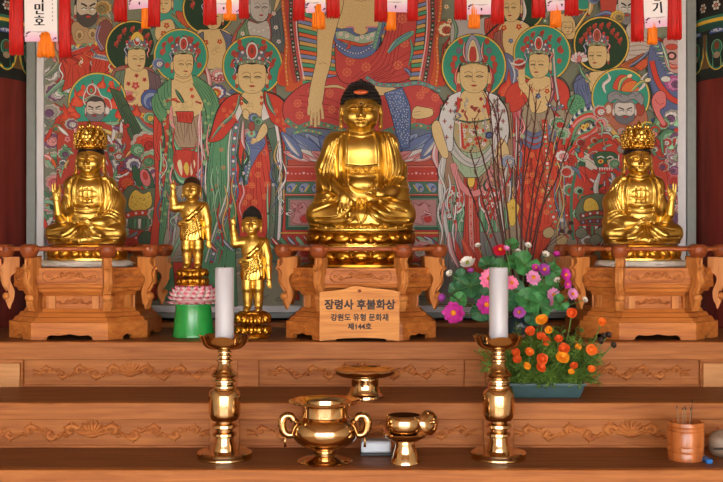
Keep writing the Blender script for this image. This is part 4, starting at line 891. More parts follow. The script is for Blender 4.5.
    A.band([(578, 217), (594, 213), (612, 216)], 4.6, (120, 60, 56), DGREEN, (RED, WHITE), 2.6); A.band([(578, 223), (594, 221), (612, 223)], 4.0, (90, 60, 66), RED, (RED, LBLUE), 2.4)
    for i in range(9): A.poly([(577+i*4, 226), (580.4+i*4, 226), (579.6+i*4, 235), (577.4+i*4, 235)], (GREEN, WHITE, (120,60,60))[i % 3], BLACK, 0.35)
    for p, c in (((594, 242), RED), ((606, 240), GREEN), ((584, 240), MUD), ((616, 240), BLUE)): A.swirl(p[0], p[1], 7, (c, WHITE, c), 1)
    # crackled stone and net behind the branches
    for i in range(26):
        x = R.uniform(540, 600); y = R.uniform(232, 300); A.hold = False
        A.blob([(x-5, y-3), (x+2, y-6), (x+6, y), (x+1, y+5), (x-5, y+3)], R.choice([(184,164,120), (150,150,130), (170,150,110), (120,126,110)]), BLACK, 0.5)
    A.hold = False
    # ================= white robed figure, right of centre
    A.halo(473, 67.5, 32, TEAL, YEL, 0)
    A.drape([(440, 106), (438, 150), (440, 200), (436, 260), (432, 306)], [(508, 104), (512, 150), (508, 200), (510, 260), (514, 306)], (150, 120, 100), 6)
    B_([(446, 200), (452, 190), (470, 186), (492, 188), (500, 200), (504, 232), (440, 232)], (86, 140, 108), BLACK, 0.5)
    A.drape([(444, 232), (442, 262), (436, 304)], [(502, 232), (504, 262), (508, 304)], (118, 116, 118), 9)
    def green_slats():
        for i in range(16): S_([(446+i*3.5, 206), (445+i*3.6, 232)], 1.2, (50, 110, 80) if i % 2 else MINT)
    A.together(green_slats)
    for sg in (-1, 1):
        cx = 471+sg*17
        A.ell(cx, 200, 11, 15, WHITE, BLACK, 0.6); A.ell(cx, 199, 9, 13, (188, 66, 54), BLACK, 0.4)
        for p in ((-4, -6), (4, -4), (-3, 3), (4, 6), (0, -1)): A.flower(cx+p[0], 199+p[1], 3, [WHITE, MINT, PINK, WHITE, (70,60,60)][(p[0]+4) % 5], RED)
        A.swirl(cx+sg*4, 215, 6, (WHITE, RED, WHITE), sg)
    A.drape([(463, 178), (464, 210), (462, 250), (466, 272)], [(476, 178), (478, 210), (480, 250), (486, 274)], (190, 66, 52), 4); A.band([(470, 182), (470, 220), (472, 262)], 3, (206, 110, 100), WHITE, (PINK, RED), 4)
    A.ribbon([(462, 240), (470, 256), (478, 270)], 8, (196, 66, 50), (214, 96, 70)); A.ribbon([(452, 238), (460, 258), (468, 272)], 6, (190, 64, 50))
    B_([(466, 176), (470, 172), (474, 176), (473, 186), (468, 187)], YEL, BLACK, 0.5); A.flower(470, 178, 2.6, YEL, ORANGE)
    A.drape([(448, 130), (452, 160), (464, 178)], [(496, 128), (494, 160), (478, 178)], (150, 176, 150), 3)
    B_([(452, 118), (492, 118), (490, 142), (480, 152), (462, 152), (454, 140)], (166, 156, 120)); A.scatter([(454, 120), (490, 120), (488, 142), (478, 150), (462, 150)], 5, lambda x, y: A.flower(x, y, 2.2, R.choice([MINT, WHITE, RED, TAN]), RED))
    S_([(460, 124), (462, 148)], 3, RED); S_([(459, 124), (460, 148)], 1.4, WHITE)
    for q, (c, w) in enumerate(((BLACK, 9), (LGREY, 8), ((150, 156, 170), 1.0))): S_([(446, 128), (452, 148), (466, 162), (480, 162), (494, 148), (500, 128)], w, c, 7)
    S_([(448, 132), (456, 152), (468, 164), (480, 164), (492, 152)], 0.6, (120, 126, 140), 7)
    for c, w in ((BLACK, 6.6), ((206, 130, 136), 5.8)): S_([(452, 164), (458, 182), (470, 194), (484, 188), (490, 170)], w, c, 7)
    # mantle
    P_(spline([(460, 92), (448, 98), (440, 112), (438, 132), (446, 150), (452, 150), (453, 130), (456, 110), (462, 98)], 4), (200, 204, 212), BLACK, 0.7); P_(spline([(484, 92), (498, 98), (506, 112), (508, 132), (504, 150), (494, 152), (490, 132), (488, 112), (484, 100)], 4), (200, 204, 212), BLACK, 0.7)
    S_([(448, 99), (440, 112), (437, 130)], 1.2, BLACK, 5); S_([(498, 99), (506, 112), (509, 140)], 1.2, BLACK, 5)
    for p in ((446, 104), (450, 112), (444, 122), (450, 128), (446, 138), (497, 106), (494, 116), (502, 122), (495, 130), (500, 140), (503, 112)):
        S_([(p[0]-2, p[1]), (p[0]+2, p[1])], 1.1, (150, 60, 56)); S_([(p[0], p[1]-2.4), (p[0], p[1]+2.4)], 1.1, (120, 60, 66))
    for p in ((443, 110), (455, 106), (454, 120), (490, 108), (500, 130), (492, 140)): A.flower(p[0], p[1], 2, (120, 150, 140), RED)
    A.ribbon([(440, 128), (444, 150), (440, 190), (446, 230), (452, 262)], 5.2, LGREY, WHITE); A.ribbon([(438, 140), (434, 156), (438, 170)], 6, PINK, WHITE); B_([(431, 126), (438, 122), (444, 140), (448, 156), (442, 158), (434, 142)], SKIN)
    A.ribbon([(448, 232), (450, 250), (458, 268)], 5, PINK, WHITE)
    B_([(496, 146), (502, 140), (508, 152), (506, 168), (498, 168), (494, 158)], SKIN); A.swirl(506, 162, 8, (WHITE, LBLUE, LGREY), 1); A.ribbon([(506, 168), (500, 200), (504, 236)], 4.6, LGREY, WHITE)
    B_([(460, 96), (466, 91), (480, 91), (486, 96), (490, 112), (488, 120), (472, 124), (456, 120), (458, 108)], SKIN)
    for p in ((460, 101), (462, 112), (480, 100), (486, 106), (478, 112), (471, 108), (456, 104)): A.flower(p[0], p[1], 2.0, (156, 60, 54), (110, 50, 50))
    A.ribbon([(457, 98), (458, 106), (455, 116)], 3, RED); A.ribbon([(486, 98), (487, 108), (488, 118)], 3, RED); S_([(455, 120.4), (470, 123), (488, 120.4)], 1.4, DGREEN, 4)
    for p in ((474, 110),): A.poly([(p[0]-4, p[1]-2), (p[0]+4, p[1]-2), (p[0], p[1]+3)], (150, 60, 54), BLACK, 0.3)
    A.swirl(488, 136, 4, (NAVY, BLUE), 1); A.ribbon([(494, 130), (492, 150), (496, 160)], 2.2, (206, 200, 210))
    for sg in (-1, 1):
        for k, (dx, dy) in enumerate(((13, -29), (15, -20), (19, -12), (20, 0), (18, 10), (15, 18), (21, -6))): A.ell(473+sg*dx, 72+dy, 2.6, 3.2, [(170, 62, 54), (110, 100, 130), (180, 72, 60)][k % 3], (100, 40, 40), 0.3, n=10)
        A.ribbon([(473+sg*14, 66), (473+sg*18, 78), (473+sg*15, 92)], 3.4, (170, 62, 54), PINK)
    A.sashes(440, 466, 150, 290, 18, [WHITE, PINK, MINT, RED, LGREY, DGREEN], 1.4, 35); A.sashes(478, 508, 150, 290, 20, [WHITE, PINK, MINT, RED, LGREY, DGREEN], 1.4, 36); A.sashes(446, 500, 96, 150, 14, [WHITE, LGREY, RED, (110,120,150)], 1.1, 37)
    A.face(473, 78, 28, 32, 0.0, crown=False)
    A.band([(460, 66), (473, 63), (486, 66)], 3.2, (60, 90, 84), YEL, (RED, MINT), 2.6); A.swirl(463, 60, 4, (RED, (150,60,60)), 1); A.swirl(483, 60, 4, (RED, (150,60,60)), -1)
    B_([(464, 62), (465, 46), (471, 36), (478, 44), (481, 62)], (140, 150, 180), BLACK, 0.5); B_([(467, 62), (468, 48), (472, 41), (476, 48), (478, 62)], (206, 196, 170), BLACK, 0.4); B_([(469, 62), (469, 52), (472, 47), (475, 52), (475, 62)], (176, 60, 54), BLACK, 0.3); A.ell(472, 46, 1.8, 2.2, SKIN)
    A.ell(473, 71, 0.8, 0.8, WHITE)
    for x in (464, 482): A.ribbon([(x, 44), (x-1, 54), (x+1, 62)], 2.4, (170, 70, 64), WHITE)
    # golden hanging ewer painted beside the robe
    B_([(505, 206), (508, 202), (512, 199), (515, 203), (518, 207), (516, 216), (513, 225), (509, 225), (507, 216)], (226, 196, 88), (150, 110, 40), 0.5)
    A.flower(511.5, 208, 3, YEL, (190, 140, 50)); S_([(511.5, 188), (511.5, 199)], 0.8, YEL)
# ================================================================ room shell
def build_room():
    X0, X1, Y0, Y1, H = -3.2, 3.2, -2.6, 4.35, 3.3
    def sb(name, lo, hi, mat):
        m = MB(); m.box(lo, hi); return structure(m.build(name, mat))
    sb('floor', (X0-.3, Y0-.3, -0.1), (X1+.3, Y1+.3, 0), mat_wood('floor_timber', (176, 140, 92), (204, 168, 116), 0.35, 'Y'))
    sb('ceiling', (X0-.3, Y0-.3, H), (X1+.3, Y1+.3, H+0.1), mat_wood('ceiling_timber', (150, 116, 84), (176, 140, 104), 0.6, 'X'))
    sb('wall_back', (X0-.2, Y1-0.1, 0), (X1+.2, Y1, H), M['dark_wall'])
    wm = mat_plain('plaster', (214, 202, 178), 0.8, noise=0.06)
    sb('wall_left', (X0-.2, Y0, 0), (X0, Y1-0.1, H), wm)
    sb('wall_right', (X1, Y0, 0), (X1+.2, Y1-0.1, H), wm)
    # open front: low sill, lintel, posts and lattice doors; daylight comes in between
    sb('wall_front', (X0, Y0-0.12, 2.75), (X1, Y0, H), wm)
    dm = mat_wood('door_timber', (92, 40, 26), (120, 56, 36), 0.5, 'Z')
    n = 0
    bays = [(-3.2, -1.65), (-1.65, 0.0), (0.0, 1.65), (1.65, 3.2)]
    for (a, b) in bays:
        n += 1; m = MB()
        m.box((a, Y0-0.1, 0), (a+0.09, Y0-0.01, 2.75)); m.box((b-0.09, Y0-0.1, 0), (b, Y0-0.01, 2.75))
        m.box((a+.09, Y0-0.1, 0), (b-.09, Y0-0.01, 0.12)); m.box((a+.09, Y0-0.1, 2.65), (b-.09, Y0-0.01, 2.75))
        k = 7
        for i in range(1, k):
            x = a+0.09+(b-a-0.18)*i/k; m.box((x-0.014, Y0-0.07, 0.12), (x+0.014, Y0-0.04, 2.65))
        for z in (0.5, 0.95, 1.4, 1.85, 2.25): m.box((a+.09, Y0-0.072, z-0.014), (b-.09, Y0-0.038, z+0.014))
        structure(m.build('door_%d' % n, dm))
    # columns either side of the painting, upper part painted
    for name, sx in (('column_left', -1), ('column_right', 1)):
        m = MB(); m.lathe([(0.235, 0), (0.235, H)], 48)
        colm = structure(m.build(name, M['maroon'], None, True, 40, loc=(sx*1.503, 4.0, 0)))
        e = ART(lambda u, v, k, sx=sx: cyl_map(u, v, k, sx))
        dancheong(e, sx)
        o = e.build('painted_band', M['dancheong'], colm)
def cyl_map(u, v, k, sx):
    """u: metres round the column from the camera-facing line, v: height, k: paint layer"""
    r = 0.2356+k*1.2e-5; a = u/0.235
    return (r*sin(a), -r*cos(a), v)
def build_world():
    w = bpy.data.worlds.new('daylight'); SC.world = w; w.use_nodes = True
    nt = w.node_tree; bg = nt.nodes['Background']
    tc = nt.nodes.new('ShaderNodeTexCoord'); sp = nt.nodes.new('ShaderNodeSeparateXYZ'); r = nt.nodes.new('ShaderNodeValToRGB')
    mr = nt.nodes.new('ShaderNodeMapRange'); mr.inputs['From Min'].default_value = -0.6; mr.inputs['From Max'].default_value = 0.6
    nt.links.new(tc.outputs['Generated'], sp.inputs['Vector']); nt.links.new(sp.outputs['Z'], mr.inputs['Value'])
    nt.links.new(mr.outputs['Result'], r.inputs['Fac'])
    r.color_ramp.elements[0].color = (0.60, 0.52, 0.42, 1); r.color_ramp.elements[1].color = (1.0, 0.985, 0.965, 1)
    r.color_ramp.elements[0].position = 0.42; r.color_ramp.elements[1].position = 0.6
    nt.links.new(r.outputs['Color'], bg.inputs['Color'])
    bg.inputs['Strength'].default_value = 13.3
    for (x, w_) in ((-2.42, 1.45), (-0.82, 1.55), (0.82, 1.55), (2.42, 1.45)):
        l = bpy.data.lights.new('door_portal', 'AREA'); l.shape = 'RECTANGLE'; l.size = w_; l.size_y = 2.6
        l.cycles.is_portal = True
        o = bpy.data.objects.new('door_portal', l); COL.objects.link(o)
        o.location = (x, -2.6, 1.4); o.rotation_euler = (PI/2, 0, 0)   # faces into the hall (+y)
        o.rotation_euler = (-PI/2, 0, 0) if False else (PI/2, 0, PI)
def build_camera():
    cd = bpy.data.cameras.new('camera'); c = bpy.data.objects.new('camera', cd); COL.objects.link(c)
    c.location = (0, 0, ZC); c.rotation_euler = (PI/2, 0, 0)
    cd.sensor_width = 36; cd.lens = 36*F/723.0
    SC.camera = c
    vs = SC.view_settings; vs.view_transform = 'Standard'; vs.look = 'None'; vs.exposure = EXPOSURE; vs.gamma = 1; vs.use_curve_mapping = False
EXPOSURE = 0.0

# ================================================================ altar
Z1, Z2, Z3 = 1.221, 1.0793, 0.9511
YF1, YF2, YF3 = 3.316, 2.986, 2.70
def scroll_carving(m, w, h, y, x0, z0, half=1):
    """low relief: a lotus palmette with leafy scrolls running out to both sides; y is the panel face, relief towards -y"""
    d = min(0.010, h*0.15)
    def leaf(x, z, a, L, W):
        R = Matrix.Rotation(a, 3, 'Y')
        m.ball((x, y, z), (L, d*0.8, W), 8, 6, R)
    for k in range(9):
        a = -PI*0.46+PI*0.92*k/8
        L = h*0.34
        leaf(x0+sin(a)*h*0.34, z0-h*0.12+cos(a)*h*0.34, a+PI/2, L, h*0.085)
    leaf(x0, z0-h*0.16, 0, h*0.28, h*0.12)
    for s in (-1, 1):
        n = max(2, int(round((w/2-h*0.5)/(h*0.95))))
        step = (w/2-h*0.55)/n
        path = []
        for i in range(n*10+1):
            t = i/10.0; path.append((x0+s*(h*0.35+t*step), y+d*0.2, z0-h*0.08+h*0.10*sin(t*PI)))
        m.tube(path, [d*0.42]*len(path), 6)
        for i in range(n):
            cx = x0+s*(h*0.45+(i+0.5)*step); up = 1 if i % 2 == 0 else -1; sc = 1.0-0.30*i/n
            cz = z0+up*h*0.08-h*0.02
            sp = []
            for q in range(15):
                a = q/14.0*PI*1.75; rr = h*0.27*sc*(1-0.72*q/14.0)
                sp.append((cx-s*rr*cos(a), y, cz+up*rr*sin(a)*0.95))
            m.tube(sp, [d*0.95*sc*(0.55+0.45*sin(PI*(0.15+0.85*q/14))) for q in range(15)], 6)
            m.ball(sp[-1], (h*0.075*sc, d, h*0.075*sc), 8, 6)
            for q, aa in ((1, 0.5), (4, 0.9), (7, 1.3)):
                bx, by, bz = sp[q]; ang = q/14.0*PI*1.75
                ox, oz = -s*cos(ang), up*sin(ang)
                R = Matrix.Rotation(-math.atan2(oz, ox), 3, 'Y')
                m.ball((bx+ox*h*0.10*sc, y, bz+oz*h*0.10*sc), (h*0.13*sc, d*0.75, h*0.075*sc), 8, 6, R)
            leaf(cx+s*step*0.48, cz-up*h*0.16, s*up*0.6, h*0.20*sc, h*0.08*sc)
            leaf(cx+s*step*0.30, cz-up*h*0.24, -s*up*0.2, h*0.16*sc, h*0.07*sc)
        ex = x0+s*(w/2-h*0.1)
        leaf(ex, z0+h*0.02, -s*0.35, h*0.3, h*0.07); leaf(ex+s*h*0.03, z0-h*0.12, s*0.2, h*0.24, h*0.06)
def build_altar():
    e = empty('altar', (0, 2.7, 0), 'three-tiered carved wooden altar with long stepped shelves', 'altar')
    off = Vector((0, -2.7, 0))
    def part(name, fn, mat, parent=e, bev=None, angle=None):
        m = MB(); fn(m)
        if parent is e: m.xform(Matrix.Translation(off))
        return m.build(name, mat, parent, angle=angle)
    W = 2.2
    # shelf tops with their nosing boards
    for (z, yf, yb, nose) in ((Z1, YF1, 4.02, 0.057), (Z2, YF2, YF1+0.02, 0.048), (Z3, YF3, YF2+0.02, 0.06)):
        def top(m): m.box((-W, yf+0.03, z-0.03), (W, yb, z))
        part('shelf_top', top, M['altar_top'])
        def ns(m): m.box((-W, yf, z-nose), (W, yf+0.0302, z), 0.003)
        part('shelf_nosing', ns, M['altar'])
    # risers
    def riser(z_hi, z_lo, y, stiles, carvings):
        def back(m): m.box((-W, y+0.016, z_lo), (W, y+0.05, z_hi))
        r = part('riser_panel', back, M['altar'])
        for a, b in stiles:
            st_ = MB(); st_.box((a, y+0.003, z_lo), (b, y+0.03, z_hi), 0.002); st_.xform(Matrix.Translation(off)); st_.build('stile', M['altar'], r)
        bt = MB(); bt.box((-W, y+0.008, z_lo), (W, y+0.03, z_lo+0.006)); bt.xform(Matrix.Translation(off)); bt.build('bottom_rail', M['altar'], r)
        for (cx, w, h) in carvings:
            m = MB(); scroll_carving(m, w, h, y+0.0165, cx, (z_hi+z_lo)/2+0.002); m.xform(Matrix.Translation(off))
            m.build('carving', M['carving'], r, True)
    s1 = 3.33/F
    X = lambda px, s: (px-361.5)*s
    riser(Z1-0.055, Z2, YF1, [(X(-60, s1), X(24, s1)), (X(238, s1), X(259, s1)), (X(464, s1), X(485, s1)), (X(699, s1), X(783, s1))],
          [(X(130, s1), 0.60, 0.062), (X(361.5, s1), 0.58, 0.058), (X(593, s1), 0.60, 0.062)])
    s2 = 3.0/F
    riser(Z2-0.046, Z3, YF2, [(X(210, s2), X(240, s2)), (X(483, s2), X(513, s2))],
          [(X(92, s2), 0.66, 0.066), (X(361.5, s2), 0.64, 0.060), (X(631, s2), 0.66, 0.066)])
    def low(m): m.box((-W, YF3+0.02, 0), (W, YF3+0.06, Z3-0.05))
    part('base_panel', low, M['altar'])
    for a, b in ((-80, 22), (701, 803)):
        def blk(m): m.box((X(a, s1), YF1-0.008, Z2), (X(b, s1), YF1+0.02, Z1-0.066), 0.002)
        part('end_block', blk, M['altar_pale'])
    def pl(m): m.box((-W, 3.88, Z1), (W, 4.04, Z1+0.016), 0.002)
    part('plinth', pl, M['altar'])

# ================================================================ pedestals
def octa(hw, ch, z, hd=None):
    hd = hw if hd is None else hd
    c = ch
    return [(-hw+c, -hd, z), (hw-c, -hd, z), (hw, -hd+c, z), (hw, hd-c, z), (hw-c, hd, z), (-hw+c, hd, z), (-hw, hd-c, z), (-hw, -hd+c, z)]
def build_pedestal(loc, label, wid=1.0):
    e = empty('pedestal', loc, label, 'pedestal', 'carved altar pedestals')
    px = 3.36/F          # one photo pixel at the front face
    S = wid
    hwb = 0.250*S; 
    def ring(hw, z): return octa(hw*S, hw*S*0.46, z)
    # base with scalloped foot openings: octagonal wall with cut bottom edge
    m = MB()
    zt = 17*px
    def foot_poly(L):
        # outline (x along the side, z) of one side board of length L
        pts = [(-L/2, 0), (-L*0.30, 0)]
        if L > 0.15:
            pts += [(-L*0.29, 0.010), (-L*0.25, 0.016), (-L*0.14, 0.0135), (-L*0.05, 0.0165), (0, 0.0195), (L*0.05, 0.0165), (L*0.14, 0.0135), (L*0.25, 0.016), (L*0.29, 0.010)]
        else:
            pts += [(-L*0.13, 0), (-L*0.12, 0.010), (0, 0.018), (L*0.12, 0.010), (L*0.13, 0)]
        pts += [(L*0.30, 0), (L/2, 0), (L/2, zt), (-L/2, zt)]
        return pts
    R0 = ring(0.240, 0)
    for i in range(8):
        a = Vector(R0[i]); b = Vector(R0[(i+1) % 8]); mid = (a+b)/2; d = (b-a); L = d.length; d.normalize()
        nrm = Vector((d.y, -d.x, 0))   # outward
        s = len(m.v); m.prism(foot_poly(L), 0.0, 0.018)
        mt = Matrix(((d.x, -nrm.x, 0, mid.x), (d.y, -nrm.y, 0, mid.y), (0, 0, 1, 0), (0, 0, 0, 1)))
        m.xform(mt, s)
    m.loft([ring(0.236, zt-0.004), ring(0.2405, zt-0.004), ring(0.2405, zt+0.0008)])
    m.build('base', M['ped'], e)
    m = MB()
    z = zt+0.0008
    m.loft([ring(0.230, z), ring(0.222, z+4.5*px), ring(0.214, z+5*px), ring(0.206, z+9*px), ring(0.198, z+9.5*px), ring(0.190, z+13.5*px-0.0008)])
    m.build('lower_moulding', M['ped'], e)
    z = zt+13.5*px
    m = MB(); m.loft([ring(0.180, z), ring(0.180, z+13*px)])
    waist = m.build('waist', M['ped'], e)
    # little pilasters and raised panels of the waist
    Rr = ring(0.180, 0)
    for i in range(8):
        a = Vector(Rr[i]); b = Vector(Rr[(i+1) % 8]); d = (b-a); L = d.length; d.normalize(); nrm = Vector((d.y, -d.x, 0)); mid = (a+b)/2
        mt = Matrix(((d.x, -nrm.x, 0, mid.x), (d.y, -nrm.y, 0, mid.y), (0, 0, 1, z), (0, 0, 0, 1)))
        for sgn in (-1, 1):
            if i in (3, 4, 5): continue
            m = MB(); cx = sgn*(L/2-0.022); m.box((cx-0.011, -0.007, 0), (cx+0.011, 0, 13*px)); m.xform(mt)
            m.build('pilaster', M['ped_post'], waist)
    m = MB()
    for i in (0, 1, 7):
        a = Vector(Rr[i]); b = Vector(Rr[(i+1) % 8]); d = (b-a); L = d.length; d.normalize(); nrm = Vector((d.y, -d.x, 0)); mid = (a+b)/2
        mt = Matrix(((d.x, -nrm.x, 0, mid.x), (d.y, -nrm.y, 0, mid.y), (0, 0, 1, z), (0, 0, 0, 1)))
        if i == 0:
            s = len(m.v); scroll_carving(m, L*0.62, 0.026, 0.0, 0, 6.5*px); m.xform(mt, s)
    m.build('waist_carving', M['carving'], waist, True)
    z2 = z+13*px
    m = MB(); m.loft([ring(0.192, z2), ring(0.198, z2+4*px), ring(0.212, z2+4.5*px), ring(0.216, z2+8*px), ring(0.226, z2+9*px), ring(0.228, z2+12*px)])
    m.build('upper_moulding', M['ped'], e)
    z3 = z2+12*px; z4 = z3+16.5*px
    m = MB(); m.loft([ring(0.224, z3), ring(0.226, z3+0.003), ring(0.226, z4)])
    fr = m.build('frieze', M['ped'], e)
    Rf = ring(0.226, 0)
    for i in (0, 1, 2, 6, 7):
        m = MB(); m2 = MB()
        a = Vector(Rf[i]); b = Vector(Rf[(i+1) % 8]); d = (b-a); L = d.length; d.normalize(); nrm = Vector((d.y, -d.x, 0)); mid = (a+b)/2
        mt = Matrix(((d.x, -nrm.x, 0, mid.x), (d.y, -nrm.y, 0, mid.y), (0, 0, 1, z3), (0, 0, 0, 1)))
        w = L*0.78; h = 11.5*px; c = 8.3*px; k = 0.012
        pl = [(-w/2, c-h/2+k), (-w/2+k, c-h/2), (w/2-k, c-h/2), (w/2, c-h/2+k), (w/2, c+h/2-k), (w/2-k, c+h/2), (-w/2+k, c+h/2), (-w/2, c+h/2-k)]
        s = len(m2.v); m2.tube([(x, -0.0005, zz) for x, zz in pl+[pl[0]]], 0.0018, 5); m2.xform(mt, s)
        s = len(m.v)
        scroll_carving(m, w*0.86, 0.03 if i == 0 else 0.024, 0.0, 0, c); m.xform(mt, s)
        m.build('frieze_carving', M['carving'], fr, True); m2.build('panel_border', M['carving'], fr, True)
    # corner bracket posts, knobs and the rail
    zr = z4+19.5*px
    prof = [(0, 0), (-1.5, -2), (-1.5, -6), (1.5, -9.5), (3.5, -11), (0.5, -13), (-0.5, -18), (1, -24), (-1, -28), (-5, -33), (-6.5, -38), (-5.5, -41), (-3.5, -44), (-5, -49), (-7.5, -54),
            (-9, -49), (-11, -45), (-12, -40), (-12, -35), (-9.6, -29), (-8, -24), (-8.6, -20), (-11.5, -17), (-17, -16), (-17, 0)]
    Rp = ring(0.218, 0)
    tops = []
    for i in range(8):
        p = Vector(Rp[i]); n1 = p.normalized()
        # radial direction at the corner, rotated to the bisector of the two sides
        a = Vector(Rp[i-1]); b = Vector(Rp[(i+1) % 8])
        e1 = (p-a).normalized(); e2 = (b-p).normalized()
        r = Vector((e1.y+e2.y, -(e1.x+e2.x), 0)).normalized()
        t = Vector((-r.y, r.x, 0))
        m = MB()
        sm = spline([(x*px, zz*px) for x, zz in prof[:-2]], 3)+[(prof[-1][0]*px, prof[-2][1]*px), (prof[-1][0]*px, 0)]
        pts = [(0.046+x, zz) for x, zz in sm]
        m.prism(pts, -0.0125, 0.0125)
        for (fx, fz) in ((-4.5, -40.5),):
            m.ball((0.046+fx*px, 0, fz*px), (0.014, 0.018, 0.013), 10, 7)
        m.tube([(0.046+1.6*px, 0, -2*px), (0.046+1.6*px, 0, -9*px), (0.046+4*px, 0, -11.5*px), (0.046+1*px, 0, -14*px), (0.046+0*px, 0, -24*px), (0.046-1.4*px, 0, -29*px), (0.046-5*px, 0, -35*px)], 0.004, 6)
        mt = Matrix(((r.x, t.x, 0, p.x), (r.y, t.y, 0, p.y), (0, 0, 1, z4+11*px), (0, 0, 0, 1)))
        m.xform(mt)
        m.build('corner_bracket', M['ped_post'], e, angle=35)
        tp = p+r*0.034; tops.append(Vector((tp.x, tp.y, zr)))
        m = MB()
        pk = [(0.014, -9*px), (0.022, -8*px), (0.030, -3*px), (0.031, 1.0*px), (0.028, 3.2*px), (0.020, 4.4*px)]
        m.lathe(pk, 8, (tp.x, tp.y, zr))
        m.build('rail_knob', M['knob'], e, angle=50)
    for i in range(8):
        a, b = tops[i], tops[(i+1) % 8]; d = (b-a).normalized()
        m = MB(); ext = 0.045
        m.tube([a-d*ext, a-d*0.02, a+d*0.02, a+(b-a)*0.5, b-d*0.02, b+d*0.02, b+d*ext], [0.006, 0.0075, 0.007, 0.007, 0.007, 0.0075, 0.006], 8)
        m.build('rail', M['rail'], e, angle=60)
    return e, z4
# ================================================================ brass ware
def prof_px(rows, y0, s):
    """(r px, y px) rows, top to bottom in the photograph's pixels -> (r, z) bottom to top"""
    return [(max(r, 0.01)*s, (y0-y)*s) for r, y in rows][::-1]
def build_candlestick(loc, label, clabel):
    s = 2.845/F; y0 = 458.4
    e = empty('candlestick', loc, label, 'candlestick', 'pair of brass candlesticks')
    m = MB()
    m.lathe(prof_px([(10, 447), (12, 450.5), (26.2, 451.3), (27.4, 452.5), (27.4, 455), (27.0, 456.5), (27.4, 457.4), (27.2, 458.4)], y0, s), 56)
    m.build('base', M['brass'], e, angle=40)
    m = MB()
    rows = [(5.2, 349), (5.0, 350.6), (7.2, 351.4), (7.2, 352.6), (5.0, 353.4), (5.0, 354.4), (7.4, 355.4), (7.4, 357), (5.4, 357.8), (5.4, 358.6), (7.8, 359.8), (7.8, 361.4), (6.0, 362.4), (6.2, 364), (7.6, 368), (10.4, 372.4), (12.6, 373.6), (13.4, 375), (12.6, 376.6), (9.2, 377.6), (8.8, 379), (11.4, 380), (11.6, 381.6), (8.8, 382.8),
            (9.0, 384.4), (11.0, 385.6), (11.2, 387.6), (10.4, 388.6), (13.6, 390), (15.4, 393), (15.9, 397), (15.9, 413), (15.2, 417), (13, 420), (9.0, 421.2), (8.8, 423), (12.6, 424.6), (13.0, 427), (9.0, 428.8),
            (8.8, 431.4), (12.2, 433), (12.4, 435.4), (9.2, 437), (9.4, 441), (11.0, 446), (12.2, 451.5)]
    m.lathe(prof_px(rows, y0, s), 48)
    m.build('stem', M['brass'], e, angle=35)
    m = MB()
    def lob(k, a):
        w = max(0, k-2)/5.0; L = abs(cos(4*a)); L = L**0.6
        return (1+0.05*w*(L-0.5), 0.006*w*(L-0.55))
    P = [(5, 350), (13, 349.2), (18, 347.8), (21.5, 344.5), (23, 341), (24.4, 337.8), (25.4, 336.2), (24.2, 337), (22.0, 341), (20.0, 344), (16, 346.3), (6, 347.2)]
    ks = [0, 0, 1, 2, 3, 4, 5, 5, 3, 2, 1, 0]
    prof = [(r*s, (y0-y)*s) for r, y in P]
    m.lathe(prof, 96, lobes=lambda k, a: lob(ks[k]+2, a))
    m.build('drip_cup', M['brass'], e, True, 60)
    c = empty('candle', (loc[0], loc[1], loc[2]+(y0-346.8)*s), clabel, 'candle', 'pair of white candles')
    m = MB(); r = 9.4*s; h = 79*s
    m.lathe([(r, 0), (r, h-0.003), (r-0.002, h), (0.006, h-0.001)], 40)
    m.build('wax', M['wax'], c, angle=40)
    m = MB(); m.tube([(0, 0, h-0.002), (0.0005, 0, h+0.004), (0.002, 0, h+0.008)], 0.0011, 6)
    m.build('wick', M['ink'], c)
    return e
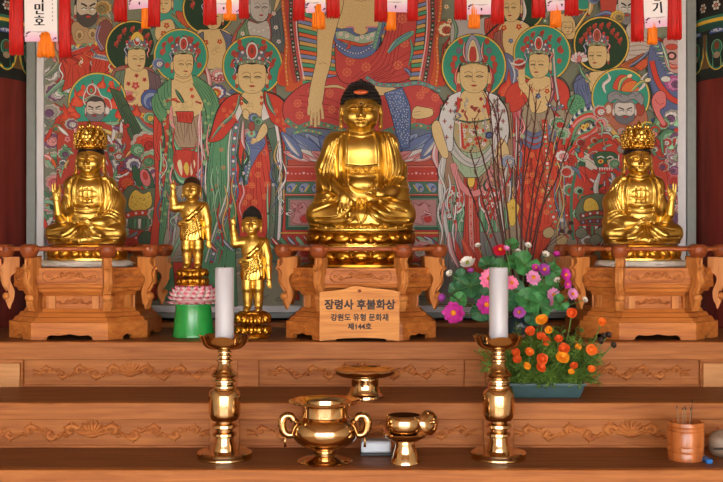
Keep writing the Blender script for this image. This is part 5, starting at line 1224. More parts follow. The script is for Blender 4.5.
def build_brass():
    Z = Z3+0.0006
    for px, lb, cl in ((224.6, 'turned brass candlestick beside the brass bowl with looped ears', 'white pillar candle beside the green lotus stand, in the left candlestick'),
                   (498.6, 'turned brass candlestick in front of the orange marigold planter', 'white pillar candle in front of the pink flower arrangement')):
        p = at(px, 458, 2.845); build_candlestick((p.x, 2.845, Z), lb, cl)
    # incense bowl with looped ears
    s = 2.80/F; y0 = 461.9; cx = at(325, 0, 2.80).x
    e = empty('incense_burner', (cx, 2.80, Z), 'wide brass incense bowl with flared rim and looped ears on the lowest shelf', 'incense burner')
    m = MB()
    rows = [(36, 400.6), (35.5, 402), (27, 404), (23.6, 406), (23.2, 409), (23.2, 416), (26, 418), (30, 420.5), (33, 426), (34, 431), (32.6, 436.5), (28, 442), (21, 446), (14, 448.6), (11.5, 450)]
    inner = [(21, 410), (22, 405), (26, 402.4), (35, 400.2)]
    P = [(r*s, (y0-y)*s) for r, y in (rows[::-1]+inner[::-1])]+[(20*s, (y0-418)*s), (0.004, (y0-420)*s)]
    nr = len(rows)
    m.lathe(P, 72, lobes=lambda k, a: ((1+0.035*(abs(cos(4*a))**0.5-0.6)) if k in (nr-1, nr-2, nr, nr+1) else 1, 0))
    m.build('bowl', M['brass'], e, angle=35)
    m = MB()
    m.lathe(prof_px([(11.5, 449.5), (10.8, 451), (10.8, 454.5), (12.6, 456), (20, 457.6), (25, 459), (27.6, 460.6), (27.2, 461.9)], y0, s), 56)
    m.build('foot', M['brass'], e, angle=35)
    m = MB(); m.lathe([(0.001, (y0-412)*s), (21.6*s, (y0-412)*s), (21.6*s, (y0-413)*s), (0.001, (y0-413)*s)], 32)
    m.build('ash', mat_plain('ash', (150, 140, 126), 0.95, noise=0.2, bump=0.6), e)
    for sg in (-1, 1):
        m = MB()
        pts = spline([(31, 0, y0-421), (34, 0, y0-416.5), (39, 0, y0-416), (42.4, 0, y0-420), (43, 0, y0-426), (41, 0, y0-432), (37, 0, y0-435), (31, 0, y0-435)], 5)
        m.tube([(sg*x*s, 0, z*s) for x, y, z in pts], [s*(4.3-1.6*abs(i/len(pts)-0.45)) for i in range(len(pts))], 10)
        m.ball((sg*39*s, 0, (y0-415.5)*s), (3.4*s, 4*s, 2.6*s), 10, 7)
        m.ball((sg*42.5*s, 0, (y0-421)*s), (2.2*s, 3.4*s, 2.8*s), 10, 7)
        h = m.build('ear_handle', M['brass_pale'], e, True)
        m = MB(); m.tube([(sg*39.5*s, -0.002, (y0-435)*s), (sg*40*s, -0.003, (y0-441)*s), (sg*39.6*s, -0.003, (y0-447)*s)], [0.0028, 0.0022, 0.0042], 8)
        m.build('drop', M['brass_pale'], h, True)
    # shallow offering dish on a foot, middle shelf
    s = 3.09/F; y0 = 397.4; cx = at(365, 0, 3.09).x
    e = empty('offering_dish', (cx, 3.09, Z2+0.0006), 'flat brass offering dish on a flaring foot, on the middle shelf', 'dish')
    m = MB()
    P = [(13.6, 378), (15, 377), (24, 376), (29, 373.5), (31, 371), (30.4, 369.6), (28, 370.8), (22, 373), (6, 373.8)]
    m.lathe([(r*s, (y0-y)*s) for r, y in P], 64, lobes=lambda k, a: ((1+0.03*(abs(cos(5*a))**0.5-0.6)) if 2 < k < 7 else 1, 0.002*abs(cos(5*a)) if 3 < k < 6 else 0))
    m.build('plate', M['brass'], e, angle=45)
    m = MB(); m.lathe(prof_px([(13.6, 377.5), (14, 379.5), (13.4, 381), (14.2, 388), (15.5, 393), (18.4, 395.2), (18.6, 397.4)], y0, s), 48)
    m.build('foot', M['brass'], e, angle=40)
    # lidded cup standing on a footed saucer
    s = 2.79/F; y0 = 462.7; cx = at(405.2, 0, 2.79).x
    e = empty('footed_saucer', (cx, 2.79, Z), 'brass footed saucer under the small round brass incense cup', 'saucer')
    m = MB(); m.lathe([(r*s, (y0-y)*s) for r, y in [(9, 441.5), (14, 440), (20, 437), (22.4, 433.6), (21.8, 432.6), (18, 434.4), (8, 436)]], 56); m.build('plate', M['brass'], e, angle=45)
    m = MB(); m.lathe(prof_px([(9.2, 441), (10, 443), (9.6, 444.5), (12.5, 455), (15, 461), (15.2, 462.7)], y0, s), 48); m.build('foot', M['brass'], e, angle=40)
    zb = Z+(y0-436.0)*s+0.0008
    e = empty('incense_cup', (cx-0.003, 2.79, zb), 'small round brass incense cup standing open on the footed saucer', 'cup')
    m = MB()
    P = [(8, 436), (13, 435), (17.4, 431), (18.8, 425), (18.2, 419), (16.6, 415.8), (15.6, 415.4), (16.2, 418), (17, 424), (15, 429.5), (6, 432)]
    m.lathe([(r*s, (436.0-y)*s) for r, y in P], 56); m.build('bowl', M['brass'], e, angle=45)
    m = MB(); m.lathe([(0.001, 14*s), (16.2*s, 14*s), (16.2*s, 13*s), (0.001, 13*s)], 28); m.build('incense_powder', mat_plain('incense_powder', (86, 60, 40), 0.95, noise=0.3), e)
    lx = cx+23.5*s
    e = empty('cup_lid', (lx, 2.785, zb+0.001), 'round brass lid propped upright against the small incense cup', 'lid')
    m = MB(); R = Matrix.Rotation(math.radians(12), 4, 'Y') @ Matrix.Rotation(math.radians(66), 4, 'Y')
    m.lathe([(0.001, 5*s), (5*s, 4.6*s), (10*s, 3*s), (12*s, 1*s), (12.6*s, 0), (11*s, -0.4*s), (9*s, 1.2*s), (0.001, 2.6*s)], 40)
    R = Matrix.Rotation(math.radians(-48), 4, 'Z') @ R; m.xform(Matrix.Translation((0, 0, 12.9*s)) @ R); ld = m.build('dome', M['brass'], e, angle=45)
    m = MB(); m.ball((0, 0, 6.8*s), (2.2*s, 2.2*s, 2.4*s), 10, 8); m.xform(Matrix.Translation((0, 0, 12.9*s)) @ R); m.build('knob', M['brass'], e, True)
    # white box on a dark tray
    s = 2.90/F
    p = at(376, 452, 2.86)
    e = empty('tissue_box', (p.x, 2.90, Z), 'small white lidded box with dark base behind the brass bowls', 'box', rz=0.0)
    m = MB(); m.box((-0.043, -0.03, 0), (0.043, 0.03, 0.009), 0.002); m.build('base', mat_plain('dark_plastic', (40, 42, 46), 0.4), e)
    m = MB(); m.box((-0.041, -0.028, 0.009), (0.041, 0.028, 0.038), 0.004); m.build('body', mat_plain('white_plastic', (188, 198, 212), 0.35), e)
    m = MB(); m.box((-0.036, -0.024, 0.038), (0.036, 0.024, 0.0405), 0.002); m.build('lid', mat_plain('grey_plastic', (150, 156, 164), 0.35), e)
    # turned wooden cup holding incense twigs
    s = 2.83/F; y0 = 461.0; cx = at(685.5, 0, 2.83).x
    e = empty('wooden_cup', (cx, 2.83, Z), 'varnished wooden cup with grooved bands, holding thin sticks, on the lowest shelf', 'cup')
    wm = mat_wood('varnished_bamboo', (150, 78, 34), (198, 118, 58), 0.25, 'Z', 0.8, 0.4)
    m = MB()
    rows = [(17.6, 423), (18.2, 425), (18.2, 427), (17.6, 427.6), (18.2, 428.4), (18.2, 431), (17.6, 431.6), (18, 432.4), (18, 446), (17.4, 446.6), (17.8, 447.4), (17.6, 452), (17.0, 452.6), (17.4, 453.4), (17.0, 461)]
    P = [(r*s, (y0-y)*s) for r, y in rows[::-1]]+[(15.4*s, (y0-423)*s), (15*s, (y0-440)*s), (0.002, (y0-441)*s)]
    m.lathe(P, 48); m.build('body', wm, e, angle=30)
    rnd = random.Random(4)
    for i, (dx, dz, lean) in enumerate([(-9, 17, -2), (-6, 15, 1), (-3.5, 16, 2), (-1, 14.5, 0), (2, 15.5, 3), (4, 13, 2), (9, 22, 1.2), (-7.5, 13, -1)]):
        st = empty('incense_stick', (cx+dx*s*0.8, 2.83+rnd.uniform(-.015, .015), Z+(y0-440.4)*s),
                   ['thin pale stick leaning out of the wooden cup', 'thin dark stick standing tallest in the wooden cup'][1 if i == 6 else 0], 'stick', 'thin sticks in the wooden cup' if i != 6 else None)
        m = MB(); hh = (440+dz-423+1)*s*0.92
        m.tube([(0, 0, 0.001), (lean*s*0.4, 0, hh*0.6), (lean*s, 0.002, hh)], [0.0012, 0.0011, 0.001], 6)
        m.build('shaft', mat_plain('stick_wood', (70, 46, 34) if i == 6 else (150, 120, 84), 0.7), st)
        m = MB(); m.ball((lean*s, 0.002, hh), (0.0018, 0.0018, 0.004), 6, 5); m.build('tip', M['ink'], st)
    # grey rounded wooden clapper and a blue lighter beside the cup
    p = at(722, 463, 2.86)
    e = empty('wooden_gong', (p.x+0.004, 2.87, Z), 'rounded grey brown hollow gong at the right end of the lowest shelf', 'gong')
    gm = mat_wood('grey_wood', (112, 94, 80), (146, 124, 106), 0.4, 'X', 0.7)
    m = MB(); m.lathe([(0.012, 0), (0.026, 0.004), (0.036, 0.018), (0.038, 0.036), (0.034, 0.054), (0.022, 0.068), (0.008, 0.073)], 32, sy=0.8); m.build('body', gm, e, True)
    m = MB(); m.box((-0.034, -0.034, 0.024), (0.034, -0.028, 0.029), 0.001); m.build('slot', M['ink'], e)
    m = MB(); m.tube([(0.018, 0, 0.066), (0.03, 0, 0.074), (0.044, 0, 0.066), (0.05, 0, 0.05)], 0.008, 8); m.build('handle', gm, e, True)
    p = at(706, 460, 2.80)
    e = empty('lighter', (p.x, 2.80, Z), 'tiny bright blue lighter lying between the wooden cup and the gong', 'lighter')
    m = MB(); m.box((-0.009, -0.03, 0), (0.009, 0.03, 0.012), 0.003); m.build('body', mat_plain('blue_plastic', (30, 110, 190), 0.2), e)
    m = MB(); m.box((-0.008, 0.03, 0.001), (0.008, 0.04, 0.011), 0.002); m.build('cap', M['brass_pale'], e)
def build_plaque():
    s = 3.32/F; w = 80*s; h = 52*s
    p = at(359.5, 339, 3.3175)
    e = empty('wooden_plaque', (p.x, 3.3175, Z1+0.0025), 'wooden name plaque with black brushed Korean lettering leaning on the central pedestal', 'plaque')
    e.rotation_euler = (math.radians(-2.2), 0, 0)
    top = spline([(-w/2, h-3.2*s), (-w*0.42, h-2.2*s), (-w*0.22, h-0.6*s), (-w*0.1, h+2.4*s), (0, h+2.6*s), (w*0.12, h+1.2*s), (w*0.3, h), (w/2, h-2.6*s)], 4)
    bot = spline([(w/2-0.2*s, 0), (w*0.48, -0.0), (w*0.3, 2.6*s), (0, 3.4*s), (-w*0.3, 2.2*s), (-w*0.47, 0.4*s), (-w/2+0.4*s, 0)], 4)
    m = MB(); m.prism(top+bot, 0, 0.012)
    b = m.build('board', M['plaque'], e)
    m = MB()
    def line(body, size, y, sq=1.0, boost=0.0):
        vs, fs = text_mesh(body, size)
        r = random.Random(len(body))
        for dx, dz in ((0, 0), (boost, 0), (0, boost), (boost, boost)):
            st = len(m.v); m.add([(x*sq+dx, -0.0006-(dx+dz)*0.02, yy+y+dz) for x, yy, _ in vs], fs)
    line('장령사 후불화상', 10.6*s, 35.5*s, 1.0, 0.75*s); line('강원도 유형 문화재', 7.6*s, 23*s, 0.97, 0.5*s); line('제144호', 7.2*s, 14*s, 1.0, 0.5*s)
    m.build('lettering', M['ink'], e, fix=False)
    m = MB(); m.ball((0, -0.001, h-1.8*s), (2.0*s, 1.2*s, 1.6*s), 8, 6); m.build('peg', M['knob'], e, True)
# ================================================================ sculpture kit: distance fields turned into one continuous skin
class SDF:
    """x right, y towards the back, z up, in photo-pixel units of the figure; vox = cell size"""
    def __init__(s, lo, hi, vox):
        s.lo = np.array(lo, np.float32); s.vox = vox
        s.n = [int(math.ceil((hi[i]-lo[i])/vox))+1 for i in range(3)]
        s.ax = [s.lo[i]+vox*np.arange(s.n[i], dtype=np.float32) for i in range(3)]
        s.d = np.full(s.n, 30.0, np.float32); s.boost = 1.0
    def block(s, lo, hi):
        r = []
        for i in range(3):
            a = int(max(0, math.floor((lo[i]-s.lo[i])/s.vox))); b = int(min(s.n[i], math.ceil((hi[i]-s.lo[i])/s.vox)+1)); r.append(slice(a, max(a, b)))
        X = s.ax[0][r[0]][:, None, None]; Y = s.ax[1][r[1]][None, :, None]; Z = s.ax[2][r[2]][None, None, :]
        return tuple(r), X, Y, Z
    def mix(s, r, d, k):
        a = s.d[r]
        if k <= 0: s.d[r] = np.minimum(a, d)
        else:
            h = np.maximum(k-np.abs(a-d), 0)/k
            s.d[r] = np.minimum(a, d)-h*h*k*0.25
    def cut(s, r, d, k):
        a = s.d[r]; d = -d
        h = np.maximum(k-np.abs(a-d), 0)/max(k, 1e-6)
        s.d[r] = np.maximum(a, d)+h*h*k*0.25
    def ell(s, c, r, k=2.0, rot=None, op='add'):
        m = max(r)+k+3
        b, X, Y, Z = s.block([c[i]-m for i in range(3)], [c[i]+m for i in range(3)])
        dx, dy, dz = X-c[0], Y-c[1], Z-c[2]
        if rot is not None:
            R = np.array(rot.to_3x3() if hasattr(rot, 'to_3x3') else rot).T
            dx, dy, dz = R[0][0]*dx+R[0][1]*dy+R[0][2]*dz, R[1][0]*dx+R[1][1]*dy+R[1][2]*dz, R[2][0]*dx+R[2][1]*dy+R[2][2]*dz
        k0 = np.sqrt((dx/r[0])**2+(dy/r[1])**2+(dz/r[2])**2)
        k1 = np.sqrt((dx/r[0]**2)**2+(dy/r[1]**2)**2+(dz/r[2]**2)**2)+1e-6
        d = np.where(k0 < 1e-4, -min(r), k0*(k0-1)/k1).astype(np.float32)
        (s.mix if op == 'add' else s.cut)(b, d, k)
    def cap(s, a, b, ra, rb, k=2.0, flat=(1, 1, 1), op='add'):
        f = flat; m = max(ra, rb)*max(f)+k+3
        B, X, Y, Z = s.block([min(a[i], b[i])-m for i in range(3)], [max(a[i], b[i])+m for i in range(3)])
        ax, ay, az = (b[i]-a[i] for i in range(3)); L = ax*ax+ay*ay+az*az+1e-9
        px, py, pz = X-a[0], Y-a[1], Z-a[2]
        t = np.clip((px*ax+py*ay+pz*az)/L, 0, 1)
        d = np.sqrt(((px-t*ax)/f[0])**2+((py-t*ay)/f[1])**2+((pz-t*az)/f[2])**2)-(ra+(rb-ra)*t)
        (s.mix if op == 'add' else s.cut)(B, d.astype(np.float32), k)
    def chain(s, pts, rad, k=2.0, flat=(1, 1, 1)):
        for i in range(len(pts)-1): s.cap(pts[i], pts[i+1], rad[i], rad[i+1], k, flat)
    def cyl(s, c, r, h, k=1.0, ex=0.0):
        """upright rounded disc, centre of its base at c"""
        rx, ry = r if isinstance(r, tuple) else (r, r); m = max(rx, ry)+k+3
        B, X, Y, Z = s.block((c[0]-m, c[1]-m, c[2]-k-3), (c[0]+m, c[1]+m, c[2]+h+k+3))
        q = (np.sqrt(((X-c[0])/rx)**2+((Y-c[1])/ry)**2)-1)*min(rx, ry); z = np.abs(Z-c[2]-h/2)-h/2
        d = np.minimum(np.maximum(q, z), 0)+np.sqrt(np.maximum(q, 0)**2+np.maximum(z, 0)**2)-ex
        s.mix(B, d.astype(np.float32), k)
    def carve(s, pts, w, depth, y1=0.0, y0=-99, n=9, taper=True):
        """groove (depth > 0) or ridge (depth < 0) drawn in the front view along pts (x, z)"""
        P = spline(pts, n) if len(pts) > 2 and n > 1 else [tuple(p) for p in pts]
        xs = [p[0] for p in P]; zs = [p[1] for p in P]; m = w*2.6
        B, X, Y, Z = s.block((min(xs)-m, y0, min(zs)-m), (max(xs)+m, y1, max(zs)+m))
        X2, Z2 = X[:, 0, :], Z[:, 0, :]
        g = np.zeros((X2.shape[0], Z2.shape[1]), np.float32); N = len(P)-1
        for i in range(N):
            ax, az = P[i]; bx, bz = P[i+1]; L = (bx-ax)**2+(bz-az)**2+1e-9
            t = np.clip(((X2-ax)*(bx-ax)+(Z2-az)*(bz-az))/L, 0, 1)
            d2 = (X2-ax-t*(bx-ax))**2+(Z2-az-t*(bz-az))**2
            ww = w*(0.55+0.45*sin(PI*(i+0.5)/N)) if taper else w
            g = np.maximum(g, np.exp(-d2/(ww*ww)*1.2))
        s.d[B] += (depth*s.boost*g)[:, None, :]
    def mesh(s):
        """surface nets"""
        d = s.d; nx, ny, nz = d.shape; inside_ = d < 0
        c = [inside_[i:nx-1+i, j:ny-1+j, k:nz-1+k] for i in (0, 1) for j in (0, 1) for k in (0, 1)]
        tot = sum(q.astype(np.int8) for q in c); act = (tot > 0) & (tot < 8)
        idx = np.argwhere(act); ids = np.full(act.shape, -1, np.int32); ids[act] = np.arange(len(idx))
        V = np.zeros((len(idx), 3), np.float64); W = np.zeros(len(idx))
        I, J, K = idx.T
        corner = [(i, j, k) for i in (0, 1) for j in (0, 1) for k in (0, 1)]
        val = [d[I+a, J+b, K+e] for a, b, e in corner]
        for p in range(8):
            for q in range(p+1, 8):
                A, Bc = corner[p], corner[q]
                if sum(abs(A[t]-Bc[t]) for t in range(3)) != 1: continue
                va, vb = val[p], val[q]; m = (va < 0) != (vb < 0)
                t = np.where(m, va/np.where(m, va-vb, 1), 0)
                for ax in range(3): V[:, ax] += np.where(m, A[ax]+t*(Bc[ax]-A[ax]), 0)
                W += m
        V = V/W[:, None]+idx
        F_ = []
        for ax in range(3):
            sh = [nx, ny, nz]; 
            a = np.take(inside_, range(0, sh[ax]-1), axis=ax); b = np.take(inside_, range(1, sh[ax]), axis=ax)
            e = np.argwhere(a != b); o = [t for t in range(3) if t != ax]
            ok = np.all([(e[:, t] > 0) & (e[:, t] < sh[t]-1) for t in o], axis=0); e = e[ok]
            def cell(du, dv):
                q = e.copy(); q[:, o[0]] += du; q[:, o[1]] += dv; return ids[q[:, 0], q[:, 1], q[:, 2]]
            quad = np.stack([cell(-1, -1), cell(0, -1), cell(0, 0), cell(-1, 0)], 1)
            flip = a[e[:, 0], e[:, 1], e[:, 2]]
            if ax == 1: flip = ~flip
            quad[~flip] = quad[~flip][:, ::-1]
            F_.append(quad)
        return (V*s.vox+s.lo).astype(np.float32), np.concatenate(F_).astype(np.int32)
    def build(s, name, mat, parent, scale, mirror=False, crop=None):
        V, Q = s.mesh(); V = V*scale
        if mirror: V[:, 0] *= -1; Q = Q[:, ::-1]
        me = bpy.data.meshes.new(name)
        me.vertices.add(len(V)); me.vertices.foreach_set('co', V.ravel().astype(np.float32))
        me.loops.add(Q.size); me.loops.foreach_set('vertex_index', Q.ravel())
        me.polygons.add(len(Q)); me.polygons.foreach_set('loop_start', np.arange(0, Q.size, 4, dtype=np.int32))
        try: me.polygons.foreach_set('loop_total', np.full(len(Q), 4, np.int32))
        except Exception: pass
        me.update(calc_edges=True); me.validate()
        me.polygons.foreach_set('use_smooth', [True]*len(Q))
        return link(name, me, mat, parent)
    def front(s, x, z, y0=-60, dflt=-20.0):
        """y of the first surface met from the front at (x, z)"""
        i = int(round((x-s.lo[0])/s.vox)); k = int(round((z-s.lo[2])/s.vox))
        col = s.d[min(max(i, 0), s.n[0]-1), :, min(max(k, 0), s.n[2]-1)]; w = np.nonzero(col < 0)[0]
        return float(s.ax[1][w[0]]) if len(w) else dflt
def head(S, c, w, h, dp, k=2.0):
    """a calm round face; c = centre of the face, w/h/dp its width, height, depth; front is -y"""
    x, y, z = c
    S.ell((x, y+dp*0.08, z+h*0.10), (w*0.50, dp*0.52, h*0.46), k)
    S.ell((x, y-dp*0.09, z-h*0.12), (w*0.48, dp*0.41, h*0.385), 3)
    S.ell((x, y-dp*0.30, z-h*0.36), (w*0.17, dp*0.17, h*0.13), 3)           # chin
    for sg in (-1, 1): S.ell((x+sg*w*0.25, y-dp*0.27, z-h*0.14), (w*0.17, dp*0.17, h*0.17), 3)   # cheeks
    yf = y-dp*0.60
    # brow ridge and nose, drawn on
    for sg in (-1, 1):
        S.carve([(x+sg*w*0.06, z+h*0.06), (x+sg*w*0.16, z+h*0.155), (x+sg*w*0.30, z+h*0.15), (x+sg*w*0.42, z+h*0.07)], h*0.035, -h*0.022, y)
        S.ell((x+sg*w*0.22, y-dp*0.43, z+h*0.035), (w*0.115, dp*0.07, h*0.06), 1.0)    # lids
        S.carve([(x+sg*w*0.09, z+h*0.015), (x+sg*w*0.2, z-h*0.005), (x+sg*w*0.35, z+h*0.03)], h*0.020, h*0.035, y)
        S.carve([(x+sg*w*0.09, z-h*0.03), (x+sg*w*0.2, z-h*0.045), (x+sg*w*0.33, z-h*0.02)], h*0.03, h*0.012, y)
        S.carve([(x+sg*w*0.08, z+h*0.09), (x+sg*w*0.2, z+h*0.115), (x+sg*w*0.35, z+h*0.09)], h*0.022, h*0.018, y)
    S.chain([(x, y-dp*0.47, z+h*0.08), (x, y-dp*0.56, z-h*0.06), (x, y-dp*0.605, z-h*0.135)], [w*0.035, w*0.048, w*0.066], 1.2)
    for sg in (-1, 1): S.ell((x+sg*w*0.072, y-dp*0.52, z-h*0.15), (w*0.05, dp*0.06, h*0.035), 1.0)
    # mouth
    S.ell((x, y-dp*0.485, z-h*0.255), (w*0.115, dp*0.05, h*0.028), 1.0); S.ell((x, y-dp*0.468, z-h*0.296), (w*0.08, dp*0.055, h*0.028), 1.0)
    S.carve([(x-w*0.14, z-h*0.258), (x-w*0.06, z-h*0.275), (x, z-h*0.270), (x+w*0.06, z-h*0.275), (x+w*0.14, z-h*0.258)], h*0.016, h*0.03, y)
    S.carve([(x-w*0.10, z-h*0.35), (x, z-h*0.36), (x+w*0.10, z-h*0.35)], h*0.025, h*0.02, y)
def ears(S, c, w, h, dp):
    x, y, z = c
    for sg in (-1, 1):
        S.chain([(x+sg*w*0.51, y+dp*0.12, z+h*0.16), (x+sg*w*0.545, y+dp*0.10, z+h*0.02), (x+sg*w*0.54, y+dp*0.06, z-h*0.16), (x+sg*w*0.53, y+dp*0.03, z-h*0.36)], [w*0.085, w*0.075, w*0.07, w*0.085], 1.0, (0.7, 1.2, 1))
def fingers(S, base, dirs, L, r, k=0.5):
    """dirs: list of (offset, [directions of the joints]) so that every finger bends on its own"""
    for off, ds in dirs:
        p = Vector(base)+Vector(off); q = r
        for j, d in enumerate(ds):
            n = p+Vector(d).normalized()*L*(0.42, 0.33, 0.25)[j]
            S.cap(tuple(p), tuple(n), q, q*0.88, k if j else 1.2); p = n; q *= 0.88
def hair_cap(S, c, w, h, dp, line, bun=0.0):
    x, y, z = c
    S.ell((x, y+dp*0.16, z+h*0.24), (w*0.525, dp*0.54, h*(0.50 if bun else 0.44)), 0)
    if bun: S.ell((x, y+dp*0.18, z+h*0.56), (w*bun*1.15, w*bun*1.15, h*0.24), 5.0)
    # cut the face out below the hairline (front), keep the back down to the nape
    B, X, Y, Z = S.block(S.lo, [S.lo[i]+S.n[i]*S.vox for i in range(3)])
    ycut = y+dp*0.05
    zline = np.where(Y < ycut, z+h*line, z-h*0.12)+0*X
    zline = zline-np.where(Y < ycut, 0.10*h*np.clip((np.abs(X-x)/(w*0.5))**3, 0, 1), 0)
    S.d[B] = np.maximum(S.d[B], (zline-Z).astype(np.float32))
def curls(m, S, c, w, h, dp, r, scale, line, bun=0.0):
    """snail-shell curls studding the hair cap"""
    x, y, z = c; rows = 11
    def put(px, py, pz, rr, nx, ny, nz):
        m.ball((px*scale, py*scale, pz*scale), rr*scale, 7, 5)
    for k in range(rows):
        t = -0.25+1.25*k/(rows-1)*1.0; th = t*PI/2
        R_ = cos(th); n = max(1, int(round(2*PI*w*0.53*R_/(r*1.75))))
        for i in range(n):
            a = 2*PI*(i+0.5*(k % 2))/n
            px = x+w*0.535*R_*cos(a); py = y+dp*0.16+dp*0.55*R_*sin(a); pz = z+h*0.24+h*(0.51 if bun else 0.45)*sin(th)
            if py < y+dp*0.08 and pz < z+h*line-r*0.2-0.10*h*min(1, abs(px-x)/(w*0.5))**3: continue
            if py >= y+dp*0.05 and pz < z-h*0.1: continue
            put(px, py, pz, r, 0, 0, 0)
    if bun:
        for k in range(5):
            th = (0.1+0.9*k/4)*PI/2; R_ = cos(th); n = max(1, int(round(2*PI*w*bun*1.17*R_/(r*1.75))))
            for i in range(n):
                a = 2*PI*(i+0.5*(k % 2))/n; put(x+w*bun*1.17*R_*cos(a), y+dp*0.18+w*bun*1.17*R_*sin(a), z+h*0.56+h*0.255*sin(th), r, 0, 0, 0)
def lotus_tier(m, z0, z1, R, n, up, s, depth=0.8, sq=1.0):
    """ring of fat rounded petals between z0 and z1 (units); up: petals open upwards"""
    h = z1-z0
    for row in range(2):
        for i in range(n):
            a = 2*PI*(i+0.5*row)/n
            rr = R*(1.0-0.10*row); w = 2*PI*rr/n*0.56
            cz = z0+h*(0.55 if up else 0.45); Rm = Matrix.Rotation(a, 3, 'Z') @ Matrix.Rotation((-0.5 if up else 0.5), 3, 'Y')
            m.ball((rr*cos(a)*s, rr*sin(a)*s*sq, cz*s), (h*0.34*s, w*s, h*0.58*s), 10, 8, Rm)
            if row == 0: m.ball(((rr+h*0.18)*cos(a)*s, (rr+h*0.18)*sin(a)*s*sq, (cz+(0.05 if up else -0.05)*h)*s), (h*0.26*s, w*0.55*s, h*0.32*s), 8, 6, Rm)
# ================================================================ the central seated figure
def seated_main(loc):
    s = 3.605/F
    e = empty('golden_statue', loc, 'large golden seated statue with black curled hair, in the centre of the altar', 'statue')
    z0 = 36.5    # seat height above the pedestal top, in units
    T = Matrix.Translation((0, 0, z0*s))
    S = SDF((-60, -48, -4), (60, 40, 134), 0.62)
    fc = (0, -2.5, 117.0); fw, fh, fd = 37, 38.5, 38
    # torso, shoulders, back
    S.ell((0, 4, 66), (31, 21, 34), 3); S.ell((0, -1, 78), (29, 18, 20), 6); S.ell((0, -4, 42), (27, 20, 20), 6)
    S.cap((-21, 3, 86), (21, 3, 86), 11, 11, 9); S.cap((0, 1, 88), (0, 0, 104), 13.5, 11.5, 6)
    S.carve([(-11, 97.5), (0, 95), (11, 97.5)], 1.2, 0.9, 0); S.carve([(-12, 93.5), (0, 90.5), (12, 93.5)], 1.2, 0.9, 0)
    # lap and crossed legs
    S.ell((0, 0, 13), (50, 30, 14), 4); S.cap((-10, -20, 14), (-41, -8, 15), 12.5, 14, 5); S.cap((10, -20, 14), (41, -8, 15), 12.5, 14, 5); S.ell((0, -22, 9), (34, 12, 9), 5)
    S.cyl((0, -2, 0), (52, 30), 5, 3)
    S.chain([(-40, -14, 12), (-10, -31, 8), (16, -30, 6)], [6, 5.5, 4], 3); S.chain([(40, -14, 13), (14, -29, 13), (-8, -30, 15)], [6, 6, 4.5], 3)
    # arms under the mantle
    S.chain([(-26, 3, 85), (-33, 2, 62), (-34, -5, 44)], [12, 11.5, 9.5], 7); S.chain([(-34, -6, 46), (-27, -23, 41), (-18.5, -32, 35)], [9.5, 6.4, 4.8], 3)
    S.chain([(26, 3, 85), (33, 2, 60), (35, -4, 42)], [12, 12, 11], 7); S.chain([(35, -4, 40), (28, -23, 37), (20, -32, 34.5)], [10, 7, 5], 3)
    # sleeves falling to the lap
    S.chain([(35, -4, 44), (38, -8, 30), (33, -17, 24)], [11, 9, 7], 6); S.chain([(-34, -4, 46), (-37, -4, 30), (-34, -12, 24)], [9, 8, 7], 6)
    S.ell((0, -8, 30), (33, 12, 9), 6)
    # right hand reaching down over the shin
    S.ell((-16.5, -36, 29.5), (5.4, 3.6, 6.5), 1.5)
    fingers(S, (-16.5, -37.4, 26), [((-4.2, 0, 0), [(-0.25, -0.5, -1), (-0.1, -0.2, -1), (0, 0, -1)]), ((-1.5, -0.6, -1), [(-0.1, -0.45, -1), (0, -0.2, -1), (0, 0.1, -1)]), ((1.3, -0.6, -1), [(0.05, -0.4, -1), (0.05, -0.2, -1), (0, 0.1, -1)]), ((4.0, 0, 0), [(0.2, -0.4, -1), (0.1, -0.15, -1), (0.05, 0, -1)])], 14, 1.55, 0.4)
    S.chain([(-12.5, -36, 31), (-9.5, -38.5, 27), (-9, -39, 22)], [1.9, 1.7, 1.4], 0.8)
    # left hand resting palm up, thumb and middle finger closing a ring
    S.ell((16, -33, 33.5), (7.5, 5, 3.6), 1.5)
    fingers(S, (10, -35.4, 33.5), [((0, 3.5, 0), [(-1, -0.2, 0.25), (-1, 0, 0.3), (-0.8, 0, 0.6)]), ((0, 1, 0.3), [(-1, -0.3, 0.35), (-0.9, -0.1, 0.6), (-0.3, 0, 1)]), ((1, -1.5, 0.4), [(-0.9, -0.5, 0.4), (-0.5, -0.2, 1), (0.5, 0, 1)]), ((3, -3.4, 0.3), [(-0.7, -0.7, 0.2), (-0.9, 0, 0.5), (-0.6, 0.1, 0.8)])], 11.5, 1.5, 0.4)
    S.chain([(17, -36, 36), (12.5, -39, 39.5), (8.5, -39, 41)], [1.9, 1.6, 1.3], 0.8)
    # neck to head
    head(S, fc, fw, fh, fd); ears(S, fc, fw, fh, fd)
    # open robe: edges of the mantle, folds, tied skirt band
    S.boost = 1.25
    yb = 0.0
    S.carve([(-13, 95), (-14.5, 80), (-15, 60), (-13, 46)], 1.6, -1.6, yb); S.carve([(-17, 95), (-19, 78), (-19, 58), (-16, 44)], 1.2, 1.3, yb)
    S.carve([(13.5, 96), (17, 80), (18, 62), (17, 44)], 1.8, -1.8, yb); S.carve([(18, 97), (22, 80), (23, 60), (22, 42)], 1.2, 1.4, yb); S.carve([(23, 95), (27, 80), (28.5, 62), (28, 48)], 1.2, 1.0, yb)
    S.carve([(-14, 63.5), (0, 61.5), (16, 63.5)], 1.3, -1.2, yb); S.carve([(-14, 55.5), (0, 53), (17, 55.5)], 1.3, -1.4, yb); S.carve([(-14, 58), (0, 55.6), (17, 58)], 0.7, 0.8, yb)
    for i in range(5):
        x = -11+i*6; S.carve([(x-2.6, 60), (x-2, 57.2), (x, 56.4), (x+2, 57.2), (x+2.6, 60)], 0.8, 0.9, yb); S.carve([(x, 61), (x, 58.5)], 1.1, -0.9, yb)
